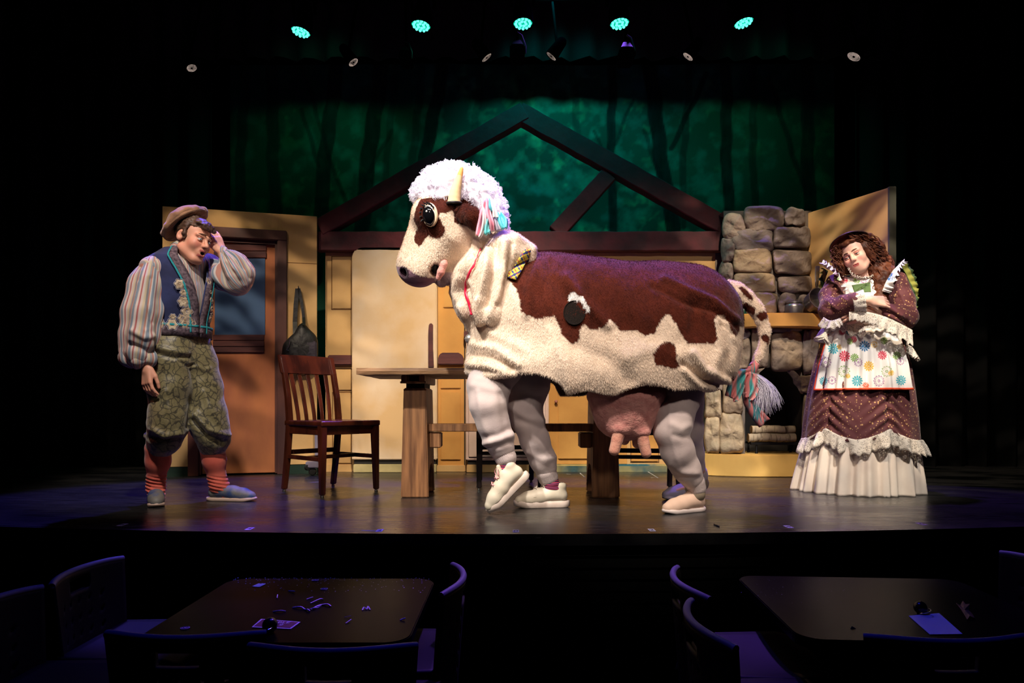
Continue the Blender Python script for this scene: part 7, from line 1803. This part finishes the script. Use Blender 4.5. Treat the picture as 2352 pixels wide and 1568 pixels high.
    ruffle('shoulder_ruffle', [P(1948, 664, 4.24), P(1932, 640, 4.25), P(1912, 622, 4.33), P(1900, 618, 4.47)], .055, .06, M_print, outd=((-.5, -.35, .15), (-.6, -.3, .6)), col=print_col, amp=.016, freq=60)
    ruffle('shoulder_ruffle', [P(2026, 668, 4.18), P(2036, 645, 4.17), P(2050, 622, 4.24), P(2062, 612, 4.34)], .05, .055, M_print, outd=((.5, -.35, .1), (.6, -.3, .5)), col=print_col, amp=.015, freq=60)
    M_gs = stripes_material('green_striped_ruffle', srgb(60, 84, 44), srgb(150, 150, 66), 5.5, (0, .4, .3), 'X')
    ruffle('sleeve_ruffle', [P(1902, 622, 4.49), P(1894, 650, 4.48), P(1896, 690, 4.44), P(1904, 716, 4.44)], .05, .03, M_gs, outd=((-.8, -.3, .2), (-.5, -.2, -.2)), amp=.014, freq=50)
    ruffle('sleeve_ruffle', [P(2062, 606, 4.38), P(2082, 632, 4.36), P(2090, 668, 4.34), P(2086, 710, 4.34)], .04, .05, M_gs, outd=((.7, -.3, .4), (.7, -.2, -.2)), amp=.014, freq=50)
    # ---- lace: collar, cuffs, falls
    ruffle('lace_collar', [P(1950, 618, 4.24), P(1958, 634, 4.22), P(1976, 643, 4.22), P(1996, 640, 4.25), P(2004, 628, 4.32)], .022, .022, M_lace, outd=((-.4, -.5, .3), (.4, -.4, .3)), amp=.008, freq=90)
    def lace_cone(name, a, b, ra_, rb_, n=60, k=10, amp=.006, droop=0.0):
        a, b = Vector(a), Vector(b); d = (b - a).normalized(); r0 = d.orthogonal().normalized(); r1 = d.cross(r0); Vs = []
        for i in range(n):
            t = 2 * PI * i / n
            for j in range(k):
                f = j / (k - 1); rr = ra_ + (rb_ - ra_) * f + amp * f * math.sin(t * 11); q_ = a.lerp(b, f) + (r0 * math.cos(t) + r1 * math.sin(t)) * rr
                if droop: q_ = q_ + Vector((0, 0, -droop * f * max(0, -(r0 * math.cos(t) + r1 * math.sin(t)).z)))
                Vs.append(tuple(q_))
        me = np_mesh(name, np.array(Vs), grid_mesh(None, n, k, closed_u=True)); ob = link(name, me, M_lace, o, True); md = ob.modifiers.new('t', 'SOLIDIFY'); md.thickness = .002; return ob
    lace_cone('lace_cuff', P(1958, 696, 4.13), P(1986, 691, 4.105), R(22, 4.1), R(26, 4.1), amp=.004)
    ruffle('lace_fall', [P(1950, 716, 4.12), P(1990, 716, 4.09), P(2030, 726, 4.08), P(2066, 742, 4.09), P(2096, 758, 4.13)], .05, .11, M_lace, outd=((0, -.25, -1), (.05, -.2, -1)), amp=.012, freq=44)
    ruffle('elbow_lace', [P(1892, 728, 4.18), P(1908, 736, 4.12), P(1930, 730, 4.10)], .06, .05, M_lace, outd=((-.35, -.2, -1), (0, -.3, -1)), amp=.012, freq=36)
    ruffle('elbow_lace', [P(1884, 770, 4.3), P(1896, 762, 4.28), P(1902, 776, 4.27)], .09, .07, M_lace, outd=((-.3, -.1, -1), (-.1, -.2, -1)), amp=.01, freq=30)
    ruffle('elbow_lace', [P(2082, 790, 4.18), P(2094, 796, 4.20), P(2102, 806, 4.24)], .07, .075, M_lace, outd=((.1, -.2, -1), (.4, -.1, -1)), amp=.013, freq=36)
    # ---- hair: curls
    M_curl = mat('auburn_curls', srgb(112, 62, 38), .55, srgb(70, 36, 24), 16, 3, (1, 1, 1), .3, 60, .004, spec=.25)
    hs = SDF(HM); hs.ell((0, .026, .046), (.087, .096, .088), k=.02)
    for x in (-1, 1): hs.ell((x * .084, .02, -.02), (.026, .052, .075), k=.03)
    hs.ell((0, -.058, .088), (.056, .026, .018), k=.02)
    Mi = np.array(HM.inverted())
    def clip(X, Y, Z):
        lx = Mi[0, 0] * X + Mi[0, 1] * Y + Mi[0, 2] * Z + Mi[0, 3]; ly = Mi[1, 0] * X + Mi[1, 1] * Y + Mi[1, 2] * Z + Mi[1, 3]; lz = Mi[2, 0] * X + Mi[2, 1] * Y + Mi[2, 2] * Z + Mi[2, 3]
        return np.minimum(.076 - lz + 2.5 * lx * lx * 0, np.maximum(.068 - np.abs(lx), -.045 - ly + 0 * lx) * 1.0)
    hs.p_extra = None
    hair = hs.build('hair', .0045, M_curl, o, clip=clip, disp=lambda V, N: .006 * fbm(V * 45, 2))
    hb = SDF(); hb.chain([pp(2004, 572, 4.34, 24), pp(2018, 612, 4.33, 28), pp(2024, 650, 4.28, 24), pp(2022, 690, 4.22, 15)], k=.03); hb.chain([pp(1932, 590, 4.37, 14), pp(1930, 616, 4.36, 16)], k=.03)
    hb.build('hair_mass', .0055, M_curl, hair, disp=lambda V, N: .009 * fbm(V * 40, 2))
    rng = np.random.RandomState(17); CV = []; CQ = []; bi = 0
    def ringlet(p, path, rr, tw, tr, n=46):
        nonlocal bi
        sp = [Vector(v) for v in smooth_poly([tuple(q_) for q_ in path], 8, False)]; pts = []
        for i in range(n):
            t = i / (n - 1) * (len(sp) - 1); k0 = min(int(t), len(sp) - 2); c = sp[k0].lerp(sp[k0 + 1], t - k0); a = p + i / (n - 1) * tw * 2 * PI; r_ = rr * min(1, .3 + i / n * 1.6)
            pts.append(c + Vector((math.cos(a) * r_, math.sin(a) * r_, 0)))
        m = MB(); m.tube(pts, [tr] * (n - 3) + [tr * .8, tr * .6, tr * .3], 5); CV.extend(tuple(v) for v in m.V); CQ.extend([tuple(x + bi for x in f) for f in m.F if len(f) == 4]); bi = len(CV)
    for i in range(190):
        u, v, d_ = rng.rand(3); x0, y0 = 1990 + 22 * u + rng.uniform(-4, 6), 548 + 30 * u * u + rng.uniform(-8, 10); d0 = 4.25 + .14 * d_
        x1 = x0 + 12 + 24 * (1 - v) * rng.rand() + 12 * u; y1 = y0 + 40 + 20 * v; x2 = 2006 + 36 * rng.rand() + 4 * (1 - v); y2 = 636 + 72 * rng.rand() ** 1.2
        ringlet(rng.rand() * 6, [P(x0, y0, d0), P(x0 + (x1 - x0) * .6, y0 + 14, d0 - .01), P(x1, y1, d0), P(x2, y2, d0 - .07 * rng.rand())], .008 + .004 * rng.rand(), 5 + 4 * rng.rand(), .0024)
    for i in range(70):
        x0, y0 = 1926 + rng.uniform(-8, 12), 566 + rng.uniform(-10, 16); d0 = 4.30 + .10 * rng.rand()
        ringlet(rng.rand() * 6, [P(x0, y0, d0), P(x0 - 4 - 8 * rng.rand(), y0 + 20, d0), P(x0 - 4 + 12 * rng.rand(), y0 + 52 + 14 * rng.rand(), d0)], .007 + .004 * rng.rand(), 3 + 3 * rng.rand(), .0024, 36)
    for i in range(60):
        x0, y0 = 1962 + rng.uniform(-20, 30), 540 + rng.uniform(-4, 6); x0 += 4; d0 = 4.24 + .02 * rng.rand()
        x1 = x0 + 14 + 12 * rng.rand(); ringlet(rng.rand() * 6, [P(x0, y0 - 2, d0 + .03), P(x0 + 10, y0 + 2, d0), P(max(x1, 1986) + 10, y0 + 22, d0 + .03)], .006, 3, .0022, 26)
    cm = bpy.data.meshes.new('ringlets'); cm = np_mesh('ringlets', np.array(CV), np.array(CQ)); r_ = link('ringlets', cm, M_curl, hair, True); r_['kind'] = 'stuff'
    # ---- hat
    M_hat = mat('brown_straw', srgb(160, 84, 46), .7, srgb(112, 56, 32), 40, 3, (1, 1, 6), .4, 90, .003); M_hatedge = mat('hat_binding', srgb(48, 30, 24), .5)
    HH = HM @ Matrix.Translation((.0, .012, .086)) @ Matrix.Rotation(math.radians(-34), 4, 'X'); A3 = HH.to_3x3(); cH = HH.translation
    m = MB(); m.lathe([(.060, .004), (.085, .010), (.108, .004), (.124, -.010), (.1255, -.007), (.109, .009), (.085, .015), (.064, .010)], n=48, M=A3, c=cH); hat = m.build('hat', M_hat, o, True)
    m = MB(); m.lathe([(.064, .004), (.062, .022), (.05, .036), (.025, .042), (0, .043)], n=36, M=A3, c=cH); m.build('hat_crown', M_hat, hat, True)
    m = MB(); m.tube([cH + A3 @ Vector((.125 * math.cos(a), .125 * math.sin(a), -.009)) for a in np.linspace(0, 2 * PI, 61)[:-1]], .003, 6, closed=True); m.build('hat_binding', M_hatedge, hat, True)
    # ---- shoes peeping under the hem
    M_br = mat('brown_leather', srgb(120, 66, 38), .35); M_bs = mat('dark_heel', srgb(40, 26, 20), .6)
    shoe(o, (XW(2098, 4.5), 4.52, 0), (-.02 + XW(2104, 4.27) - XW(2098, 4.5), -.25, 0), .25, (M_br, M_bs), .014, collar=False)
    shoe(o, (XW(1922, 4.5), 4.50, 0), (XW(1926, 4.27) - XW(1922, 4.5), -.25, 0), .25, (M_br, M_bs), .014, collar=False)
    return o
woman = build_woman()
# ================================================================== AUDIENCE TABLES, CHAIRS AND WHAT LIES ON THEM
ZT = -.087
def TP(px, py, dz=0.0):      # point on the audience table top seen at this pixel
    D = F_PX * (CAM_H - ZT) / (py - HZ); return Vector((XW(px, D), D, ZT + dz))
M_lam = mat('dark_laminate', (.0016, .0014, .0022, 1), .30, (.0026, .002, .003, 1), 30, 3, spec=.03); M_edge = mat('black_edge', (.004, .004, .005, 1), .5)
def house_table(label, x0, x1, y0, y1, rz=0.0):
    c = Vector(((x0 + x1) / 2, (y0 + y1) / 2, -.66)); t = empty('audience_table', c, label, 'table', None, 0)
    hx, hy = (x1 - x0) / 2, (y1 - y0) / 2; r = .07; pts = []
    for sx, sy, a0 in ((1, 1, 0), (-1, 1, 90), (-1, -1, 180), (1, -1, 270)):
        for i in range(8):
            a = math.radians(a0 + 90 * i / 7); pts.append((sx * (hx - r) + r * math.cos(a), sy * (hy - r) + r * math.sin(a)))
    cr, sr = math.cos(rz), math.sin(rz); pts = [(c.x + x * cr - y * sr, c.y + x * sr + y * cr) for x, y in pts]
    m = MB(); m.prism(pts, lambda u, v, w_: (u, v, w_), ZT - .03, ZT); m.build('table_top', M_lam, t, bevel=.003)
    m = MB(); m.tube([(c.x, c.y, -.645), (c.x, c.y, ZT - .03)], .04, 16); m.build('pedestal', M_edge, t, True)
    m = MB(); m.lathe([(.0, 0), (.26, 0), (.26, .008), (.08, .03), (.04, .05)], n=28, c=(c.x, c.y, -.66)); m.build('base', M_edge, t, True)
    m = MB(); m.box(c.x - .2, c.x + .2, c.y - .03, c.y + .03, ZT - .055, ZT - .03); m.box(c.x - .03, c.x + .03, c.y - .2, c.y + .2, ZT - .055, ZT - .03); m.build('top_bracket', M_edge, t)
    return t
house_table('dark rectangular audience table at the left front, strewn with paper scraps', -1.03, -.28, 1.83, 2.51)
house_table('dark audience table at the right front with a paper note', .81, 1.60, 1.83, 2.53, math.radians(-4))
M_shell = mat('black_plastic', (.0035, .0035, .005, 1), .6, spec=.2); M_glintrim = mat('glint_rim_grey', (.11, .11, .14, 1), .5, spec=.3); M_cleg = mat('chair_leg', (.02, .02, .022, 1), .4, metal=.7)
def house_chair(label, group):
    """local: faces -y; top of the back at z = .665 above the floor, curved in plan"""
    t = empty('audience_chair', (0, 0, 0), label, 'chair', group)
    nu, nv = 37, 30; hw = .19; V = []
    for i in range(nu):
        u = -1 + 2 * i / (nu - 1)
        for j in range(nv):
            v = j / (nv - 1); z = .28 + .385 * v; wv = hw * (.86 + .14 * v)
            V.append((u * wv, .175 + .03 * v + .05 * (1 - u * u), z + (.0 if v < 1 else -.004 * abs(u) ** 6)))
    Q = grid_mesh(None, nu, nv); keep = []
    for q in Q:
        i, j = divmod(int(q[0]), nv)
        slot = 13 <= i <= 22 and 24 <= j <= 26
        hole = (i % 5 == 2) and (j % 4 == 1) and 4 < j < 22 and 5 < i < 31
        if not (slot or hole): keep.append(q)
    me = np_mesh('backrest', np.array(V), np.array(keep)); o = link('backrest', me, M_shell, t, True); md = o.modifiers.new('t', 'SOLIDIFY'); md.thickness = .018; md.offset = 0
    m = MB(); m.tube([(u * hw, .205 + .05 * (1 - u * u), .666 - .004 * abs(u) ** 6) for u in np.linspace(-1, 1, 25)], .0105, 10); m.build('added_glint_rim', M_glintrim, t, True)  # added paler tube that makes the top edge catch the blue light
    nu, nv = 19, 19; V = []
    for i in range(nu):
        u = -1 + 2 * i / (nu - 1)
        for j in range(nv):
            v = -1 + 2 * j / (nv - 1); V.append((u * .195 * (1 - .05 * v), v * .19, .445 - .022 * (1 - u * u) * (1 - v * v) + (-.02 * max(0, -v - .7) * 3)))
    V = [(x, y, z - .0) for x, y, z in V]
    me = np_mesh('seat', np.array(V), grid_mesh(None, nu, nv)); o = link('seat', me, M_shell, t, True); md = o.modifiers.new('t', 'SOLIDIFY'); md.thickness = .014; md.offset = -1
    for sx in (-1, 1):
        for y0, y1 in ((-.16, -.20), (.15, .22)):
            m = MB(); m.tube([(sx * .16, y0, .43), (sx * .175, (y0 + y1) / 2, .22), (sx * .185, y1, .008)], .011, 10); lg = m.build('leg', M_cleg, t, True)
            m = MB(); m.lathe([(.0, 0), (.014, 0), (.015, .02), (.011, .03)], n=12, c=(sx * .185, y1, 0)); m.build('glide', M_edge, lg, True)
        m = MB(); m.tube([(sx * .165, .14, .43), (sx * .168, .19, .40), (sx * .165, .205, .33)], .012, 10); m.build('back_bracket', M_cleg, t, True)
    return t
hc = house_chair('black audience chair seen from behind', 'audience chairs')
# (top middle of the back, direction it faces as an angle from -y, label)
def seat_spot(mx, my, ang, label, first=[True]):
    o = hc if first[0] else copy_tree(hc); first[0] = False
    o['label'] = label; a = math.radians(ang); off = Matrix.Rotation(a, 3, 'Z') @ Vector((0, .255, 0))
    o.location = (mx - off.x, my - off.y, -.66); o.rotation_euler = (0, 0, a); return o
# a back's top mid sits at local (0, .255); angle 180 faces +y (the stage)
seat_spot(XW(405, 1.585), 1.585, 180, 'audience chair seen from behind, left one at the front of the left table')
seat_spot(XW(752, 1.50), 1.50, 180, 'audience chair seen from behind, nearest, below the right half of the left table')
seat_spot(XW(1064, 2.15), 2.15, -90, 'audience chair with curved added blue-lit rim at the right side of the left table')
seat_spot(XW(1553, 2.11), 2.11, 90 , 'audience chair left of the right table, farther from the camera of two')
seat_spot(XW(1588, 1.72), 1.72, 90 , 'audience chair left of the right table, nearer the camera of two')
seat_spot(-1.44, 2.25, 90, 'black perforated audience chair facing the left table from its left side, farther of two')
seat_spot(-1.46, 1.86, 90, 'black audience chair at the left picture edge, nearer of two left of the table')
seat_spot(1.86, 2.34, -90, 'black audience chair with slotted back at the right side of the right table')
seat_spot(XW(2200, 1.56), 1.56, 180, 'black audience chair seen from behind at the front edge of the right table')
# paper and scraps
M_paper = mat('white_paper', srgb(226, 226, 232), .8); M_pbord = mat('card_border', srgb(214, 210, 226), .7); M_card = mat('card_face', srgb(64, 44, 112), .6, srgb(104, 34, 62), 9, 2, lo=.45, hi=.6)
def flat_quad(name, pxs, th, mt, label=None, cat=None, group=None, lift=.0006, parent=None):
    b = [TP(x, y, lift) for x, y in pxs]; m = MB(); k = len(b)
    m.add([v for v in b] + [v + Vector((0, 0, th)) for v in b], [tuple(range(k - 1, -1, -1)), tuple(range(k, 2 * k))] + [(i, (i + 1) % k, k + (i + 1) % k, k + i) for i in range(k)])
    o = m.build(name, mt, parent)
    return tag(o, label, cat, group) if label else o
flat_quad('paper_scrap', [(579, 1347), (596, 1348.5), (611, 1341), (602, 1340), (600, 1341), (594, 1340)], .001, M_paper, 'white folded paper scrap near the back left corner of the left table', 'paper')
nc = flat_quad('paper_note', [(2087, 1415), (2157, 1409), (2211, 1457), (2136, 1458)], .0015, M_paper, 'white paper note lying on the right audience table', 'paper')
# table sign
sg = empty('table_sign', TP(640, 1434), 'dark table number card with pale border lying on the left table', 'sign')
flat_quad('card', [(600, 1422), (690, 1429), (668, 1445), (578, 1441)], .0012, M_pbord, parent=sg)
flat_quad('card_face', [(603, 1424), (685, 1430.2), (666, 1443.2), (583, 1439.4)], .0006, M_card, lift=.002, parent=sg)
def text(body, loc, size, rz, mt, parent, name, stretch=1.0):
    cu = bpy.data.curves.new(name, 'FONT'); cu.body = body; cu.size = size; cu.extrude = .0002; cu.align_x = 'CENTER'; cu.align_y = 'CENTER'
    o = bpy.data.objects.new(name, cu); COL.objects.link(o); dg = bpy.context.evaluated_depsgraph_get(); me = bpy.data.meshes.new_from_object(o.evaluated_get(dg)); bpy.data.objects.remove(o)
    M = Matrix.Translation(loc) @ Matrix.Rotation(rz, 4, 'Z') @ Matrix.Diagonal((1, stretch, 1, 1)); me.transform(M)
    return link(name, me, mt, parent)
text('TABLE', TP(640, 1431.5, .0032), .024, -.06, M_pbord, sg, 'lettering', .9); text('9', TP(645, 1437.2, .0032), .026, -.06, M_pbord, sg, 'lettering')
M_ball = mat('black_rubber', (.006, .006, .005, 1), .25)
def holder(px, py, r, label, clip=True):
    b = TP(px, py); t = empty('card_holder', b, label, 'card holder'); c = b + Vector((0, 0, r))
    m = MB(); m.lathe([(0, -r), (r * .5, -r)] + [(r * math.cos(a), r * math.sin(a)) for a in np.linspace(-1.0, 1.45, 14)] + [(0, r)], n=28, c=c); m.build('ball', M_ball, t, True)
    if clip:
        m = MB(); m.tube([c + Vector((.0 + .014 * math.cos(a), -r * .7 - .012 + .016 * math.sin(a), -r * .55 + .012 * math.cos(a * .5))) for a in np.linspace(-3.6, .5, 16)], .0016, 8); m.build('wire_clip', mat('chrome_wire', srgb(200, 200, 206), .15, metal=1), t, True)
holder(620, 1452, .021, 'round black card holder in front of the table number card', True)
holder(2114, 1409, .019, 'round black card holder with a chrome ring at the top of the paper note')
# little discs
M_disc = mat('disc_white', srgb(206, 190, 210), .6); M_discd = mat('disc_dark', srgb(60, 44, 90), .6)
for (px, py), lb in zip(((724, 1332.5), (744.5, 1352.5), (425, 1442.5)), ('round white printed token at the back edge of the left table', 'round white printed token behind the paper shreds on the left table', 'round pinkish printed token near the front left of the left table')):
    c = TP(px, py, .0006); t = empty('printed_token', c, lb, 'token', 'printed tokens on the left table')
    m = MB(); m.lathe([(0, 0), (.0125, 0), (.013, .0008), (.0125, .0016), (0, .0016)], n=24, c=c); m.build('disc', M_disc, t)
    m = MB(); m.tube([c + Vector((.0095 * math.cos(a), .0095 * math.sin(a), .0018)) for a in np.linspace(0, 2 * PI, 21)[:-1]], .0009, 5, closed=True)
    for a in (.4, 1.7, 3.0, 4.4): m.tube([c + Vector((.003 * math.cos(a), .003 * math.sin(a), .0018)), c + Vector((.006 * math.cos(a + .3), .006 * math.sin(a + .3), .0018))], .0011, 5)
    m.build('print', M_discd, t)
# streamers and shreds
def shred(path, label, w_=.004, group='paper shreds on the left table'):
    b = [TP(x, y, .0012 + .004 * (i % 2)) for i, (x, y) in enumerate(path)]; m = MB(); m.tube([tuple(v) for v in smooth_poly([tuple(q) for q in b], 3, False)], w_ / 2, 5); tag(m.build('paper_shred', M_paper, None, True), label, 'paper shred', group)
shred([(627, 1405), (645, 1405.5), (656, 1404)], 'pale paper shred at the left end of the shred pile', .004)
shred([(672, 1396), (690, 1397), (700, 1400), (706, 1403), (711, 1404)], 'curling pale paper shred in the middle of the shred pile', .005)
shred([(715, 1400), (728, 1396), (738, 1390), (752, 1391), (760, 1393)], 'curling pale paper shred at the right end of the shred pile', .005)
shred([(710, 1400), (722, 1399), (730, 1396), (737, 1395)], 'short pale paper shred under the right end of the shred pile', .003)
shred([(704, 1376.5), (719, 1374)], 'straight short paper shred behind the shred pile', .004); shred([(713, 1386), (735, 1379), (742, 1377)], 'straight longer paper shred behind the shred pile', .004)
shred([(663, 1357), (677, 1361)], 'pale bent paper shred left of the tokens', .004); shred([(636, 1374), (637.5, 1369)], 'tiny bright paper shred standing up left of the pile', .004)
shred([(832, 1402), (836, 1398), (842, 1400), (845, 1396), (850, 1401)], 'crumpled pale paper shred in the right half of the table', .004); shred([(791, 1418), (806, 1417.5)], 'straight paper shred right of centre, farther of a pair', .002); shred([(794, 1432), (807, 1426)], 'slanted paper shred right of centre, nearer of a pair', .003); shred([(919, 1424.5), (931, 1423)], 'short paper shred near the right edge of the left table', .004)
rng = np.random.RandomState(2); m = MB()
for i in range(190):
    y = 1327 + 34 * rng.rand() ** 2.2; x = 535 + 455 * rng.rand() if y < 1345 else 560 + 420 * rng.rand(); b = TP(x, y, .0004); s_ = .0011 + .0015 * rng.rand(); a = rng.rand() * 3
    m.add([b + Vector((s_ * math.cos(a + q * PI / 2), s_ * math.sin(a + q * PI / 2), 0)) for q in range(4)] + [b + Vector((0, 0, s_ * .5))], [(0, 1, 4), (1, 2, 4), (2, 3, 4), (3, 0, 4)])
tag(m.build('confetti', mat('confetti_paper', srgb(190, 190, 210), .7)), 'tiny paper confetti specks along the back of the left table', 'confetti', kind='stuff')
m = MB()
for i in range(40):
    y = 1330 + 60 * rng.rand() ** 1.5; x = 1700 + 260 * rng.rand(); b = TP(x, y, .0004); s_ = .0008 + .001 * rng.rand()
    m.add([b + Vector((s_ * math.cos(q * PI / 2), s_ * math.sin(q * PI / 2), 0)) for q in range(4)] + [b + Vector((0, 0, s_ * .5))], [(0, 1, 4), (1, 2, 4), (2, 3, 4), (3, 0, 4)])
tag(m.build('confetti', mat('confetti_dim', srgb(120, 120, 150), .7)), 'few tiny specks on the back of the right table', 'confetti', kind='stuff')
# dried leaf on the right table
lc = TP(2215, 1405); m = MB(); V_ = []; 
for (x, y) in ((2196, 1385), (2206, 1390), (2212, 1383), (2218, 1392), (2228, 1392), (2224, 1400), (2234, 1412), (2238, 1424), (2228, 1420), (2222, 1425), (2216, 1412), (2208, 1402), (2200, 1394)): V_.append(TP(x, y, .003 + .004 * math.sin(x * .7)))
m.add(V_ + [lc + Vector((0, 0, .006))], [(i, (i + 1) % len(V_), len(V_)) for i in range(len(V_))]); o = m.build('dried_leaf', mat('leaf_brown', srgb(150, 100, 50), .7, srgb(96, 62, 36), 40, 3)); md = o.modifiers.new('t', 'SOLIDIFY'); md.thickness = .0015
tag(o, 'brown crumpled leaf right of the paper note on the right table', 'leaf')
m = MB(); b = TP(1958, 1443); m.add([b + Vector((-.006, 0, .0005)), b + Vector((.010, -.003, .0005)), b + Vector((.003, .012, .0005)), b + Vector((0, .003, .006))], [(0, 1, 3), (1, 2, 3), (2, 0, 3), (2, 1, 0)]); tag(m.build('dark_crumb', M_edge), 'tiny dark crumb near the front of the right table', 'crumb')
# stage spike marks: numbered tape squares along the front edge
M_tape = mat('white_tape', srgb(206, 198, 196), .8); M_ink = mat('black_ink', (.01, .01, .012, 1), .8)
def FP(px, py, dz=0.0): D = F_PX * CAM_H / (py - HZ); return Vector((XW(px, D), D, dz))
spike = [(281, 1205, '6', 'far left'), (573, 1214, '4', 'left, below the man'), (872, 1218, '2', 'below the table leg'), (1185, 1219.5, '0', 'at the centre'), (1497, 1217, '2', 'right of centre below the rear cow legs'), (1811, 1209.5, '4', 'below the left edge of the petticoat'), (2117, 1203, '6', 'far right')]
for px, py, ch_, wh in spike:
    c = FP(px, py, .0004); t = empty('tape_mark', c, 'small numbered tape mark on the stage edge, ' + wh, 'tape mark', 'numbered tape marks on the stage edge')
    m = MB(); m.box(c.x - .0135, c.x + .0135, c.y - .030, c.y + .030, .0003, .0008); m.build('tape', M_tape, t)
    text(ch_, (c.x, c.y, .0012), .045, 0, M_ink, t, 'number', 1.0)
# scraps and scratches lying on the stage
for pts, w_, lb in (([(1640, 1205), (1652, 1210)], .006, 'thin dark splinter lying on the stage front right of the rear shoe'),):
    m = MB(); m.tube([FP(x, y, .003) for x, y in pts], w_ / 2, 6); tag(m.build('splinter', M_edge, None, True), lb, 'splinter')
for k, (pts, lb) in enumerate(((((1332, 1086), (1343, 1096)), 'white chalk tick on the stage floor left of the right table leg'), (((1483, 1080), (1511, 1097)), 'longer white chalk line on the stage floor behind the rear cow legs'), (((1495, 1097), (1512, 1096)), 'short white chalk line meeting the longer one behind the rear cow legs'), (((712, 1108), (738, 1106)), 'white chalk smear under the reddish chair'), (((1302, 1088), (1312, 1089)), 'small white chalk dab on the stage floor behind the front cow legs'), (((830, 1218), (866, 1219)), 'white tape strip beside the tape mark below the table leg'))):
    a, b = FP(*pts[0], .0004), FP(*pts[1], .0004); m = MB(); m.bar(a, b, .010, .0006); tag(m.build('chalk_mark', mat('chalk', srgb(170, 166, 160), .9) if k == 0 else bpy.data.materials['chalk'], None), lb, 'chalk mark')
